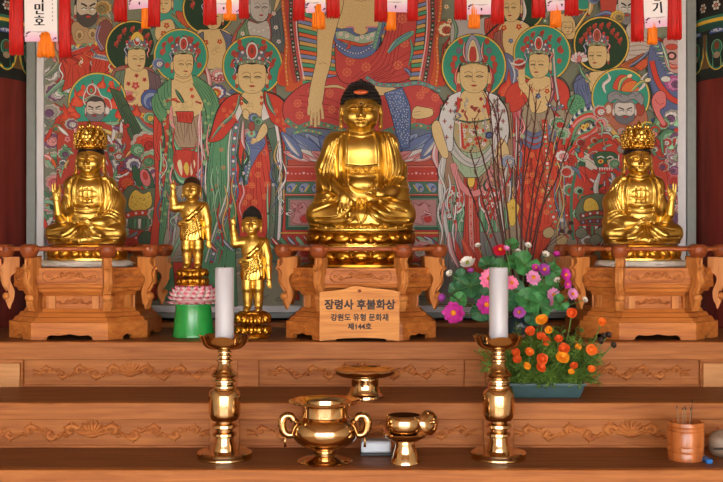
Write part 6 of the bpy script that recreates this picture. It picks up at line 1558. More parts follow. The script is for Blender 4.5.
    S.ell((0.5, -21.2, 44), (12, 4.5, 6.5), 3); S.carve([(-13, 49), (-8, 40), (1, 36.8), (10, 40), (15, 49)], 1.3, 1.2, yb)
    for q in range(4): S.carve([(-20-q*3.6, 92-q*3), (-26-q*3.5, 76-q*3), (-30-q*3.2, 56), (-29-q*2.4, 40)], 1.3, 1.15, 8)
    for q in range(4): S.carve([(27+q*3.5, 94-q*3.5), (33+q*3.0, 76-q*2), (34+q*3, 58), (26+q*3, 44-q)], 1.3, 1.15, 8)
    S.carve([(24, 48), (34, 52), (46, 49)], 1.6, 1.4, 8); S.carve([(22, 44), (34, 45), (48, 40)], 1.6, -1.2, 8); S.carve([(44, 64), (40, 58), (36, 54)], 1.2, 1.0, 8); S.carve([(-48, 40), (-40, 36), (-32, 38)], 1.4, 1.1, 8)
    S.carve([(-41, 60), (-32, 44), (-28, 33), (-36, 27)], 1.5, 1.1, 6); S.carve([(-24, 84), (-25, 66), (-23, 48)], 1.5, 1.5, 4); S.carve([(25, 86), (27, 66), (25, 48)], 1.5, 1.5, 4); S.carve([(-46, 27), (-34, 28), (-24, 30)], 1.6, 1.3, 2); S.carve([(48, 27), (36, 28), (27, 30)], 1.6, 1.3, 2)
    # skirt folds over the legs
    S.carve([(-44, 10), (-22, 12), (-6, 24), (-2, 30)], 1.6, 1.3, -2); S.carve([(-46, 18), (-30, 24), (-22, 28)], 1.2, 0.8, -2); S.carve([(-38, 4), (-20, 5), (-8, 10), (-6, 24)], 1.2, 1.1, -2)
    S.carve([(46, 10), (26, 12), (10, 22), (4, 30)], 1.6, 1.3, -2); S.carve([(40, 4), (22, 6), (10, 14), (6, 26)], 1.2, 1.0, -2); S.carve([(44, 18), (28, 22), (18, 27), (28, 17)], 1.2, 0.9, -2); S.carve([(0, 30), (-4, 16), (0, 6), (5, 16), (1, 30)], 1.2, 1.0, -2)
    for i in range(9):
        x = -40+i*10; S.carve([(x-4, 1.2), (x, 4.6), (x+4, 1.2)], 0.9, 0.9, -2)
    S.carve([(-50, 6), (-20, 2.6), (0, 3.4), (20, 2.6), (50, 6)], 1.0, 0.9, -2)
    S.d[:, :, :int((0-S.lo[2])/S.vox)+1] = 5
    b = S.build('figure', M['gold'], e, s); b.location = (0, 0, z0*s)
    Hc = SDF((-24, -28, 108), (24, 28, 156), 0.6); hair_cap(Hc, fc, fw, fh, fd, 0.33, 0.34)
    hm = Hc.build('hair', M['hair'], e, s); hm.location = (0, 0, z0*s)
    m = MB(); curls(m, None, fc, fw, fh, fd, 1.5, s, 0.33, 0.34); c_ = m.build('curl', M['hair'], hm, True)
    m = MB(); m.ball((0, (fc[1]-fd*0.42)*s, (fc[2]+fh*0.47)*s), (7.5*s, 2.2*s, 2.6*s), 16, 10, Matrix.Rotation(-0.5, 3, 'X')); m.build('hair_jewel', mat_plain('coral', (206, 92, 44), 0.3), hm, True)
    m = MB(); m.ball((0, (fc[1]+fd*0.18)*s, (fc[2]+fh*0.84)*s), 2.6*s, 12, 8); m.build('top_jewel', mat_plain('dark_jewel', (60, 30, 26), 0.3), hm, True)
    m = MB(); m.ball((0, S.front(0, fc[2]+fh*0.17)*s-0.0005, (fc[2]+fh*0.17+z0)*s), (1.2*s, 0.8*s, 1.2*s), 10, 7); m.build('forehead_dot', mat_plain('dark_jewel', (70, 30, 24), 0.3), e, True)
    m = MB()
    for sg in (-1, 1):
        xs = [sg*fw*t for t in (0.05, 0.10, 0.15)]; zs = [fc[2]-fh*0.225, fc[2]-fh*0.215, fc[2]-fh*0.235]
        m.tube([(x*s, S.front(x, z)*s-0.0003, (z+z0)*s) for x, z in zip(xs, zs)], [0.0006, 0.0008, 0.0004], 5)
    m.build('moustache', M['ink'], e)
    # two tiered lotus throne
    th = MB()
    U = 55
    m = MB(); m.lathe([(44*s, 0), (58*s, 0), (58*s, 2.2*s), (52*s, 3*s), (46*s, 6*s)], 64, sy=0.72); m.build('throne_foot', M['gold_dark'], e, True, 40)
    m = MB(); lotus_tier(m, 3, 16, 47, 16, False, s, sq=0.72); m.lathe([(48*s, 3*s), (44*s, 14*s)], 48, sy=0.72); m.build('lower_petals', M['gold_dark'], e, True)
    m = MB(); m.lathe([(44*s, 13*s), (46*s, 14*s), (46*s, 17*s), (43*s, 18*s), (43*s, 21*s), (46*s, 22*s), (46*s, 24*s)], 64, sy=0.72); m.build('throne_waist', M['gold_fine'], e, angle=40)
    m = MB(); lotus_tier(m, 22, 35.6, 49, 16, True, s, sq=0.72); m.lathe([(44*s, 22*s), (53*s, 34*s), (53*s, 36.4*s), (0.01, 36.5*s)], 56, sy=0.72); m.build('upper_petals', M['gold_dark'], e, True)
    m = MB(); m.lathe([(53.5*s, 34.2*s), (54.4*s, 35.2*s), (54.4*s, 36.6*s), (53.6*s, 37.2*s), (50*s, 37.2*s)], 64, sy=0.72); m.build('throne_rim', M['gold_fine'], e, True, 40)
    return e
# ================================================================ crowned seated figures at both ends
def crown_mesh(parent, cx, cy, z, s, W, H, z0):
    m = MB()
    c = (cx*s, cy*s, (z+z0)*s)
    m.lathe([(W*0.40*s, -1*s), (W*0.48*s, 0), (W*0.50*s, H*0.10*s), (W*0.47*s, H*0.16*s), (W*0.48*s, H*0.5*s), (W*0.38*s, H*0.74*s), (W*0.22*s, H*0.84*s), (0.001, H*0.86*s)], 40, c)
    b = m.build('crown', M['gold_dark'], parent, True, 60)  # deeper gilt puts the shade of the gaps between beads into the colour
    m = MB(); rnd = random.Random(5)
    for row, (zz, n, r) in enumerate([(0.04, 22, 1.0), (0.14, 22, 1.2), (0.26, 15, 2.0), (0.40, 15, 2.1), (0.54, 14, 2.0), (0.67, 12, 1.9), (0.78, 8, 1.8)]):
        R_ = W*(0.50 if row < 5 else 0.42 if row < 6 else 0.28)
        for i in range(n):
            a = 2*PI*(i+0.5*(row % 2))/n
            p = (c[0]+R_*cos(a)*s, c[1]+R_*sin(a)*s, c[2]+H*zz*s)
            Rm = Matrix.Rotation(a, 3, 'Z')
            if row < 2: m.ball(p, r*s, 8, 6)
            else:
                m.ball(p, (0.8*s, r*0.9*s, r*1.15*s), 8, 6, Rm); m.ball((p[0]+0.8*s*cos(a), p[1]+0.8*s*sin(a), p[2]), r*0.5*s, 7, 5)
                for q in range(5):
                    t = 2*PI*q/5+0.5; m.ball((p[0]-sin(a)*r*0.8*cos(t)*s+0.5*s*cos(a), p[1]+cos(a)*r*0.8*cos(t)*s+0.5*s*sin(a), p[2]+r*0.9*sin(t)*s), r*0.42*s, 6, 5)
    m.build('crown_beads', M['gold_fine'], b, True)
    m = MB()
    p0 = (c[0], c[1]-W*0.5*s, c[2])
    for (q, zz, rx, rz) in ((0, 0.34, 3.2, 3.0), (-0.10, 0.46, 2.4, 3.2), (0.10, 0.46, 2.4, 3.2), (0, 0.60, 2.4, 4.2), (-0.2, 0.30, 1.8, 1.8), (0.2, 0.30, 1.8, 1.8)):
        m.ball((c[0]+q*W*s, p0[1]-0.6*s, c[2]+H*zz*s), (rx*s, 1.3*s, rz*s), 10, 7)
    m.ball((c[0], p0[1]-1.8*s, c[2]+H*0.44*s), (2.2*s, 1.2*s, 3.0*s), 10, 8)
    for t in (): m.tube([(c[0]+t*W*0.20*s, p0[1]-1*s, c[2]+H*0.26*s), (c[0]+t*W*0.24*s, p0[1]-0.6*s, c[2]+H*0.44*s), (c[0]+t*W*0.12*s, p0[1]-1.2*s, c[2]+H*0.64*s), (c[0], p0[1]-1.6*s, c[2]+H*0.82*s)], 0.8*s, 6)
    m.build('crown_plaque', M['gold_fine'], b, True, 40)
    m = MB()
    m.ball((c[0], c[1]-W*0.18*s, c[2]+H*0.92*s), (2.6*s, 2*s, 4*s), 10, 8); m.tube([(c[0], c[1]-W*0.18*s, c[2]+H*0.98*s), (c[0], c[1]-W*0.18*s, c[2]+H*1.14*s)], [1.6*s, 0.3*s], 6)
    for i in range(7):
        a = PI*(1.0+i/6.0); m.ball((c[0]+W*0.34*cos(a)*s, c[1]+W*0.34*sin(a)*s, c[2]+H*0.86*s), (1.6*s, 1.6*s, 2.6*s), 8, 6)
    m.build('crown_finial', M['gold_fine'], b, True)
    return b
def seated_crowned(loc, mirror, label, rz):
    """modelled as the left one: raised hand on the viewer's left; the right one is its mirror image"""
    s = 3.605/F; z0 = 22.0; mx = -1 if mirror else 1
    e = empty('golden_statue', loc, label, 'statue', None, rz)
    S = SDF((-48, -38, -3), (48, 34, 92), 0.6)
    fc = (3.0, -1.5, 83.5); fw, fh, fd = 25.5, 27.5, 27
    S.ell((1, 3, 46), (22, 15, 26), 3); S.ell((1, 0, 54), (20, 13.5, 14), 5); S.ell((1, -3, 28), (19, 15, 15), 5)
    S.cap((-16, 3, 59), (18, 3, 59), 8.6, 8.6, 6); S.cap((2, 1, 60), (3, 0, 72), 9.6, 8.4, 4)
    S.carve([(-5, 68.5), (3, 66.5), (11, 68.5)], 0.9, 0.7, 0); S.carve([(-6, 65.6), (3, 63.4), (12, 65.6)], 0.9, 0.7, 0)
    # legs
    S.ell((0, 0, 10), (38, 24, 10.5), 3); S.cap((-8, -15, 11), (-30, -6, 11), 9.5, 10.5, 4); S.cap((8, -15, 11), (30, -6, 11), 9.5, 10.5, 4); S.ell((0, -17, 6), (24, 9, 6), 4); S.cyl((0, -1, 0), (38, 23), 3, 2)
    # drape over the seat front
    S.chain([(-18, -22, 7), (0, -25, 4), (18, -22, 7)], [4, 3.5, 4], 3)
    # resting arm (viewer's right)
    S.chain([(19, 3, 58), (27, 2, 42), (27, -4, 28)], [9.5, 10, 9], 4); S.chain([(27, -5, 27), (18, -15, 21), (8, -21, 21)], [8, 5.5, 4], 3)
    S.ell((6, -21.5, 21.5), (5, 3.8, 2.6), 1.5)
    fingers(S, (3, -22.5, 22), [((0, 2.6, 0), [(-1, 0.1, 0.2), (-1, 0.1, 0.2), (-0.9, 0, 0.4)]), ((0, 0.8, 0.2), [(-1, -0.1, 0.2), (-1, 0, 0.3), (-0.8, 0, 0.5)]), ((0, -0.9, 0.2), [(-1, -0.2, 0.2), (-0.9, 0, 0.4), (-0.5, 0, 0.8)]), ((1, -2.4, 0), [(-0.9, -0.4, 0.1), (-1, 0, 0.3), (-0.7, 0, 0.6)])], 8.5, 1.1, 0.3)
    S.chain([(7, -23.5, 23.5), (4, -25.5, 25.5), (1, -25.5, 26.5)], [1.4, 1.2, 1.0], 0.6)
    # raised arm (viewer's left)
    S.chain([(-14, 4, 59), (-18, 3, 42), (-20, -3, 27)], [8.4, 7.6, 6.5], 4); S.chain([(-21, -6, 22), (-25, -13, 30), (-26.2, -15.5, 42)], [5.4, 4.4, 3.2], 2.0)
    S.ell((-26.3, -16, 46.5), (4.1, 2.2, 4.8), 1.2)
    fingers(S, (-26.3, -16.2, 49.5), [((-2.9, 0, -0.5), [(-0.2, 0, 1), (-0.05, -0.1, 1), (0, -0.1, 1)]), ((-1.0, 0, 0.4), [(-0.05, 0, 1), (0, -0.1, 1), (0, -0.1, 1)]), ((1.0, 0, 0.2), [(0.05, -0.5, 1), (0.2, -1, 0.3), (0.3, -0.5, -1)]), ((2.8, 0, -0.6), [(0.2, -0.2, 1), (0.1, -0.3, 1), (0, -0.5, 0.8)])], 10.2, 1.25, 0.3)
    S.chain([(-23, -17, 45.5), (-22.5, -20, 48), (-24, -21, 50.5)], [1.5, 1.25, 1.05], 0.8)
    S.chain([(-20, 0, 40), (-27, 0, 22), (-28, -6, 14)], [6, 5, 4], 3); S.chain([(28, 0, 36), (32, -2, 22), (28, -10, 15)], [7, 6, 4], 4)
    head(S, fc, fw, fh, fd, 1.5); ears(S, fc, fw, fh, fd)
    # shoulder locks, robe edges, sash
    S.boost = 1.2
    for sg in (-1, 1):
        x = fc[0]+sg*13
        S.chain([(x, 2, 80), (x+sg*1.5, 0, 72), (x+sg*3, -4, 66), (x+sg*7, -5, 62)], [1.4, 1.6, 1.8, 1.4], 1.0)
        S.ell((x+sg*1.2, -3, 66), (3.0, 3, 2.2), 1.2)
    S.carve([(-8, 66), (-11, 54), (-11, 40), (-8, 30)], 1.3, -1.5, 0); S.carve([(14, 66), (17, 54), (17, 40), (14, 30)], 1.3, -1.5, 0); S.carve([(-14, 64), (-16, 52), (-16, 36)], 0.9, 1.0, 2); S.carve([(20, 64), (22, 50), (21, 36)], 0.9, 1.0, 2)
    S.carve([(-6, 52), (3, 54.5), (12, 52)], 0.8, 0.7, 0); S.carve([(-6, 47), (3, 45), (12, 47)], 0.8, 0.8, 0)
    for q in range(3): S.carve([(-9, 40-q*3.4), (3, 38.2-q*3.4), (15, 40-q*3.4)], 0.9, 0.9*(-1 if q % 2 else 1), 0)
    for x in (-2, 3, 8): S.carve([(x, 56), (x-0.4, 48), (x, 41)], 0.8, 0.75, 0)
    S.ell((3, -15.5, 36.4), (3, 2.4, 2.2), 1.0)
    for q in range(3): S.carve([(-14-q*2.4, 62-q*3), (-16-q*2.2, 50-q), (-14-q*2.2, 36)], 0.9, 0.85, 6)
    for q in range(4): S.carve([(22+q*2.6, 63-q*3), (25+q*2.4, 50-q), (20+q*2.6, 34-q)], 0.9, 0.85, 6)
    for q in range(3): S.carve([(16, 30-q*2), (25, 34-q*3), (34, 30-q*4)], 0.9, 0.9, 6)
    for sg in (-1, 1):
        S.carve([(sg*34, 7), (sg*18, 8), (sg*6, 16), (sg*3, 22)], 1.1, 1.0, -2); S.carve([(sg*30, 14), (sg*18, 16), (sg*8, 21)], 0.9, 0.7, -2); S.carve([(sg*28, 3), (sg*14, 4), (sg*5, 12)], 0.9, 0.9, -2); S.carve([(sg*2, 20), (sg*4, 10), (sg*9, 4)], 0.8, 0.9, -2)
    S.carve([(0, 21), (0, 12), (0, 3)], 0.8, 0.7, -2)
    S.d[:, :, :int((0-S.lo[2])/S.vox)+1] = 5
    b = S.build('figure', M['gold'], e, s, mirror); b.location = (0, 0, z0*s)
    Hc = SDF((-14, -18, 70), (20, 20, 106), 0.55); hair_cap(Hc, fc, fw, fh, fd, 0.31, 0)
    hm = Hc.build('hair', M['hair'], e, s*1.0, mirror); hm.location = (0, 0, z0*s)
    crown_mesh(e, mx*fc[0], fc[1]+2.0, fc[2]+fh*0.43, s, 30.5, 25, z0)
    m = MB(); m.ball((mx*fc[0]*s, S.front(fc[0], fc[2]+fh*0.17)*s-0.0004, (fc[2]+fh*0.17+z0)*s), (0.9*s, 0.7*s, 0.9*s), 8, 6); m.build('forehead_dot', mat_plain('dark_jewel', (70, 30, 24), 0.3), e, True)
    m = MB()
    for sg in (-1, 1):
        xs = [fc[0]+sg*fw*t for t in (0.05, 0.10, 0.15)]; zs = [fc[2]-fh*0.225, fc[2]-fh*0.215, fc[2]-fh*0.235]
        m.tube([(mx*x*s, S.front(x, z)*s-0.0002, (z+z0)*s) for x, z in zip(xs, zs)], [0.0004, 0.0006, 0.0003], 5)
    m.build('moustache', M['ink'], e)
    m = MB()
    for sg in (-1, 1): m.tube([(mx*(fc[0]+sg*13.5)*s, 0.004, (fc[2]-8+z0)*s), (mx*(fc[0]+sg*14.5)*s, 0, (fc[2]-14+z0)*s), (mx*(fc[0]+sg*14)*s, -0.002, (fc[2]-20+z0)*s)], [1.5*s, 1.1*s, 1.6*s], 7)
    m.build('ear_pendant', M['gold_fine'], e, True)
    # lotus seat on a folded pale cloth
    m = MB(); lotus_tier(m, 8, 21, 35, 18, True, s, sq=0.66); m.lathe([(30*s, 8*s), (37*s, 20*s), (37*s, 21.8*s), (0.01, 22*s)], 48, sy=0.66); m.build('lotus_seat', M['gold_dark'], e, True)
    m = MB(); m.lathe([(38*s, 6.2*s), (40*s, 6.4*s), (40*s, 8*s), (36*s, 10.5*s), (31*s, 12*s)], 48, sy=0.66); m.build('seat_foot', M['gold_fine'], e, True, 40)
    c = empty('seat_cloth', loc, 'folded pale cloth under the crowned golden statue at the %s end' % ('right' if mirror else 'left'), 'cloth', None, rz)
    m = MB(); rnd = random.Random(3 if mirror else 2); ring = []
    n = 60; P = [(44, 0), (45.5, 1.5), (45, 4.2), (42.5, 5.8), (30, 6.1)]
    m.lathe([(r*s, z*s) for r, z in P], n, lobes=lambda k, a: (1+0.02*sin(7*a+k)+0.012*sin(17*a+2*k), 0.0012*sin(9*a+k)*(1 if 1 < k < 4 else 0)), sy=0.72)
    m.build('folded_layer', M['cloth'], c, True)
    m = MB(); m.lathe([(r*0.985*s, (z*0.4+2.8)*s) for r, z in [(44.5, -1), (46.5, 0.6), (46, 2), (44, 2.4)]], n, lobes=lambda k, a: (1+0.03*sin(5*a+1)+0.012*sin(13*a), 0.001*sin(6*a)), sy=0.72)
    m.build('hem', M['cloth'], c, True)
    return e
# ================================================================ standing child figures
def standing_child(loc, label, hair_black, zst, s, fc, tall=True):
    """units: photo pixels, z up from the soles; raised hand on the viewer's left"""
    e = empty('golden_statue', loc, label, 'statue', 'standing golden child statues')
    S = SDF((-28, -18, -2), (26, 16, 112), 0.5)
    x, y, z = fc
    k = (z-0)/88.0
    fw, fh, fd = (17.5, 21, 19) if tall else (16.5, 20, 18)
    zs = lambda v: v*k
    S.ell((0, 0, zs(62)), (11.5, 8, zs(13)), 3); S.ell((0, -0.5, zs(48)), (10.8, 8, zs(10)), 4); S.cap((-9, 0, zs(70)), (9.5, 0, zs(69)), 4.6, 4.6, 4); S.cap((0, 0, zs(70)), (x*0.8, -0.4, zs(80)), 5.0, 4.4, 3)
    for sg in (-1, 1):
        S.chain([(sg*5.4, 0, zs(44)), (sg*5.6, -0.6, zs(24)), (sg*5.4, 0.6, zs(6))], [6.8, 5.4, 4.0], 2.0); S.ell((sg*5.5, -0.8, zs(23.5)), (4.6, 4.6, 4.2), 2); S.ell((sg*5.5, 1, zs(14)), (4.3, 4.4, zs(7)), 2)
        S.ell((sg*6.0, -3.2, 2.2), (3.6, 6.2, 2.4), 2)
        for t in range(5): S.ell((sg*(4.0+t*1.0), -8.6+0.5*abs(t-1)-0.1, 1.4), (0.62, 1.0, 0.8), 0.4)
    # lowered arm
    S.chain([(11.5, 0, zs(69)), (14.6, 0.6, zs(55)), (15.4, -1, zs(44)), (16.4, -2.4, zs(33.5))], [5.0, 4.4, 3.6, 2.5], 2)
    S.ell((16.7, -2.6, zs(30.5)), (2.0, 1.5, 2.8), 1)
    fingers(S, (16.8, -2.8, zs(28.5)), [((-1.3, -0.3, 0), [(-0.1, -0.3, -1), (0, -0.2, -1), (-0.2, 0.2, -1)]), ((-0.3, 0, 0), [(0, -0.2, -1), (0, 0, -1), (-0.2, 0.2, -1)]), ((0.7, 0.2, 0), [(0.1, -0.1, -1), (0, 0, -1), (-0.1, 0.2, -1)]), ((1.6, 0.5, 0.4), [(0.2, 0, -1), (0, 0, -1), (-0.1, 0.1, -1)])], 5.4, 0.66, 0.3)
    S.chain([(15.2, -3.4, zs(31)), (14.4, -4.6, zs(29)), (14.3, -5, zs(27.2))], [0.8, 0.7, 0.6], 0.4)
    # raised arm
    hx, hz = (-19.5, zs(92)) if tall else (-19, zs(94))
    S.chain([(-10.5, 0, zs(69)), (-17.5, -1, zs(68)), (-18.8, -2, zs(78)), (hx, -3, hz-6)], [5.0, 4.4, 3.6, 2.5], 2)
    S.ell((hx, -3.2, hz-3.4), (2.3, 1.6, 2.8), 1)
    fingers(S, (hx, -3.4, hz-1.6), [((-1.5, 0, -0.6), [(-0.3, -0.5, 1), (0, -0.9, 0.2), (0.2, -0.2, -1)]), ((-0.5, 0, 0), [(0, -0.6, 1), (0, -0.9, 0.1), (0.1, -0.1, -1)]), ((0.6, 0, 0.1), [(0, 0, 1), (0, 0, 1), (0, -0.05, 1)]), ((1.6, 0, -0.5), [(0.2, -0.5, 1), (0.1, -0.9, 0.2), (0, -0.2, -1)])], 5.8, 0.72, 0.3)
    S.chain([(hx+2.0, -3.6, hz-4), (hx+2.6, -4.8, hz-2), (hx+1.6, -5.4, hz-0.6)], [0.9, 0.8, 0.65], 0.4)
    head(S, fc, fw, fh, fd, 1.5); ears(S, fc, fw, fh, fd)
    S.carve([(-6, zs(74)), (-1, zs(64)), (6, zs(66))], 0.7, 0.25, 0); S.carve([(0, zs(52)), (0.2, zs(51))], 0.8, 0.6, 0, taper=False)
    S.d[:, :, :int((0-S.lo[2])/S.vox)+1] = 5
    b = S.build('figure', M['gold'], e, s); b.location = (0, 0, zst*s)
    # draped cloth: skirt and the band over the shoulder
    D = SDF((-18, -16, 20), (22, 14, 80), 0.5)
    D.ell((0, 0, zs(50)), (12.4, 9.6, zs(9)), 0); D.chain([(-0.5, -0.3, zs(46)), (0, -0.4, zs(38)), (0.5, -0.5, zs(33))], [11.2, 12.0, 12.2], 3, (1, 0.82, 1))
    D.d[:, :, :int((zs(32)-D.lo[2])/D.vox)] = 5
    D.chain([(-11, -3.5, zs(50)), (-3, -8, zs(56)), (5, -8.2, zs(63)), (10, -3.5, zs(70)), (9, 4, zs(71)), (2, 9, zs(62))], [3.2, 2.6, 2.6, 2.6, 2.6, 2.8], 2)
    D.chain([(6, -8.6, zs(56)), (8.5, -9, zs(46)), (9.5, -8.5, zs(36))], [2.4, 2.0, 1.4], 2)
    for q in range(6): D.carve([(-11+q*1.0, zs(50-q*2.6)), (-2+q*1.4, zs(50-q*1.4)), (8, zs(60-q*2.2))], 0.62, 0.75, 0)
    for q in range(4): D.carve([(-8+q*4.2, zs(33)), (-6+q*3.6, zs(39)), (-1+q*2, zs(45))], 0.7, 0.55, 0)
    d = D.build('draped_cloth', M['gold_fine'], e, s); d.location = (0, 0, zst*s)
    Hc = SDF((x-13, y-14, z-8), (x+13, y+16, z+20), 0.45); hair_cap(Hc, fc, fw, fh, fd, 0.30 if tall else 0.30, 0.0 if not hair_black else 0.22)
    hm = Hc.build('hair', M['hair'] if hair_black else mat_plain('dark_brown_hair', (52, 32, 22), 0.4), e, s); hm.location = (0, 0, zst*s)
    if hair_black:
        m = MB(); curls(m, None, fc, fw, fh, fd, 0.95, s, 0.30, 0.22); m.build('curl', M['hair'], hm, True)
    m = MB(); m.ball((x*s, S.front(x, z+fh*0.17)*s-0.0003, (z+fh*0.17+zst)*s), (0.7*s, 0.5*s, 0.7*s), 8, 6); m.build('forehead_dot', mat_plain('dark_jewel', (70, 30, 24), 0.3), e, True)
    # small gold lotus under the feet
    r0 = 15.5
    m = MB(); lotus_tier(m, zst*0.52, zst-0.2, r0*0.84, 12, True, s); m.lathe([(r0*0.5*s, zst*0.5*s), (r0*0.92*s, (zst-1)*s), (r0*0.9*s, zst*s-0.0003), (0.001, zst*s-0.0002)], 36); m.build('lotus_top', M['gold_dark'], e, True)
    m = MB(); lotus_tier(m, 1.5, zst*0.48, r0*0.9, 12, False, s); m.lathe([(r0*1.08*s, 0), (r0*1.10*s, 1.8*s), (r0*0.86*s, 3*s), (r0*0.55*s, zst*0.48*s), (r0*0.5*s, zst*0.56*s)], 36); m.build('lotus_base', M['gold_dark'], e, True)
    return e
def lotus_stand(loc):
    s = 3.50/F
    e = empty('lotus_stand', loc, 'pink petalled lotus flower stand on a bright green round pot, left of centre', 'flower stand')
    m = MB(); m.lathe([(21.2*s, 0), (21.4*s, 1*s), (20.8*s, 3*s), (18.6*s, 20*s), (17.6*s, 31*s), (18.0*s, 32*s), (17.6*s, 32.8*s), (0.001, 32.8*s)], 48)
    m.build('green_pot', mat_plain('green_lacquer', (24, 158, 70), 0.25, coat=0.5, noise=0.12, nscale=14, bump=0.12, bscale=40), e, angle=50)
    # petals shade from white to crimson tips: one pigment per petal face
    cnt = 0
    for row, (n, R_, zz, tilt, L) in enumerate([(19, 18.0, 34.5, 1.45, 8.5), (19, 18.6, 37.0, 1.05, 8.5), (18, 18.2, 40.0, 0.80, 8.5), (17, 16.8, 43.0, 0.62, 8.0), (15, 14.6, 45.6, 0.5, 7.5)]):
        for i in range(n):
            a = 2*PI*(i+0.5*(row % 2))/n
            m = MB(); nu, nv = 5, 6
            for v in range(nv):
                for u in range(nu):
                    pass
            vs = []; fs = []
            for v in range(nv+1):
                t = v/nv; w = 3.7*sin(PI*min(1, 0.20+0.79*t))**0.9*(1 if t < 0.98 else 0.05); 
                for u in range(nu+1):
                    q = -1+2*u/nu
                    vs.append((q*w*s, -(1.8*(1-q*q)*sin(PI*t)+0.3)*s, t*L*s))
            for v in range(nv):
                for u in range(nu):
                    t = (v+0.5)/nv
                    c = tuple(int(a_+(b_-a_)*min(1, max(0, (t-0.55)/0.38))) for a_, b_ in zip((244, 230, 228), (200, 44, 88)))
                    m.cur = lin(c); k0 = v*(nu+1)+u
                    if not m.v: m.v = vs
                    m.f.append((k0, k0+1, k0+nu+2, k0+nu+1)); m.c.append(m.cur)
            mt = Matrix.Rotation(a+PI/2, 4, 'Z') @ Matrix.Translation((0, -R_*s, zz*s)) @ Matrix.Rotation(tilt, 4, 'X')
            m.xform(mt)
            m.build('petal', M['petal'], e, True, fix=False)
    m = MB(); m.lathe([(17*s, 32.9*s), (17.6*s, 37*s), (15*s, 45*s), (12.5*s, 49*s), (0.001, 50.5*s)], 32); m.build('flower_heart', mat_plain('pale_pink', (226, 170, 178), 0.6), e, True)
    return e, 50.6*s
M['petal'] = mat_paint('petal_silk', 0.5)
# ================================================================ flowers and hanging tags
M['leaf'] = mat_plain('lotus_leaf', (62, 138, 76), 0.5, noise=0.35, nscale=40)
M['leaf_dark'] = mat_plain('dark_leaf', (48, 108, 70), 0.5, noise=0.3, nscale=40)
M['leaf_fine'] = mat_plain('marigold_leaf', (92, 126, 48), 0.6, noise=0.6, nscale=25)
M['print'] = mat_paint('printed_card', 0.6, False)
M['stem'] = mat_plain('green_stem', (92, 130, 66), 0.6)
M['twig'] = mat_plain('red_twig', (78, 30, 26), 0.55, noise=0.4, nscale=30)
def pig(name, rgb, tip=None):
    return mat_plain(name, rgb, 0.6, noise=0.12, nscale=60, sheen=0.2)
FL = {'white': pig('white_petal', (232, 228, 226)), 'magenta': pig('magenta_petal', (196, 44, 160)), 'pink': pig('pink_petal', (240, 130, 178)), 'red': pig('red_petal', (214, 26, 62)),
      'violet': pig('violet_petal', (170, 70, 176)), 'pale': pig('pale_pink_petal', (226, 150, 204)), 'orange': pig('orange_petal', (236, 120, 34)), 'deep': pig('deep_orange_petal', (222, 90, 26)), 'amber': pig('amber_petal', (244, 160, 28)), 'brown': pig('withered_petal', (52, 34, 26)),
      'heart': pig('flower_heart_yellow', (236, 150, 30)), 'heart_g': pig('flower_heart_green', (150, 160, 60))}
def frame_of(nrm):
    n = Vector(nrm).normalized(); u = n.cross(Vector((0, 0, 1)))
    if u.length < 1e-3: u = Vector((1, 0, 0))
    u.normalize(); v = n.cross(u).normalized()
    return Matrix(((u.x, v.x, n.x), (u.y, v.y, n.y), (u.z, v.z, n.z)))
def blossom(m, c, nrm, r, n, layers, cup=0.25, wid=0.5, rnd=None, ruffle=0.0):
    Rm = frame_of(nrm); c = Vector(c)
    for l in range(layers):
        rl = r*(1-0.24*l); lift = r*(cup*0.5+0.22*l)
        for i in range(n):
            a = 2*PI*(i+0.5*l)/n+(rnd.uniform(-.08, .08) if rnd else 0); w = 2*PI*rl/n*wid
            rr = rl*(rnd.uniform(0.9, 1.06) if rnd else 1)
            rows = []
            for (t, ww, h) in ((0.10, 0.35, 0.0), (0.45, 0.95, 0.10), (0.80, 1.0, 0.45), (0.97, 0.55, 0.8), (1.02, 0.12, 0.85)):
                row = []
                for q in (-1, 0, 1):
                    x = rr*t; y = q*w*ww; z = lift*h+(0.05*r if q else 0)+r*0.05*l+(rnd.uniform(-ruffle, ruffle)*r if rnd and ruffle else 0)
                    row.append(c+Rm @ Vector((x*cos(a)-y*sin(a), x*sin(a)+y*cos(a), z)))
                rows.append(row)
            vs = [p for row in rows for p in row]; fs = []
            for k in range(4):
                for q in range(2): fs.append((k*3+q, k*3+q+1, k*3+q+4, k*3+q+3))
            m.add(vs, fs)
def flower_part(parent, off, kind, c, nrm, r, n=12, layers=2, cup=0.25, wid=0.55, heart='heart', label=None, name='flower', rnd=None, stem_from=None, ruffle=0.0, hr=0.26):
    m = MB(); blossom(m, Vector(c)-off, nrm, r, n, layers, cup, wid, rnd, ruffle)
    o = m.build(name, FL[kind], parent, True, fix=False)
    if label: o['label'] = label
    if heart:
        m = MB(); nn = Vector(nrm).normalized(); m.ball(Vector(c)-off+nn*r*(0.12+0.16*(layers-1)), r*hr, 8, 6); m.build('flower_centre', FL[heart], o, True)
    if stem_from is not None:
        m = MB(); a = Vector(stem_from)-off; b = Vector(c)-off-Vector(nrm).normalized()*r*0.1
        mid = a.lerp(b, 0.6)+Vector((0, 0.01, -0.01)); m.tube(spline([a, mid, b], 5), 0.0016, 6); m.build('stem', M['stem'], o, True)
    return o
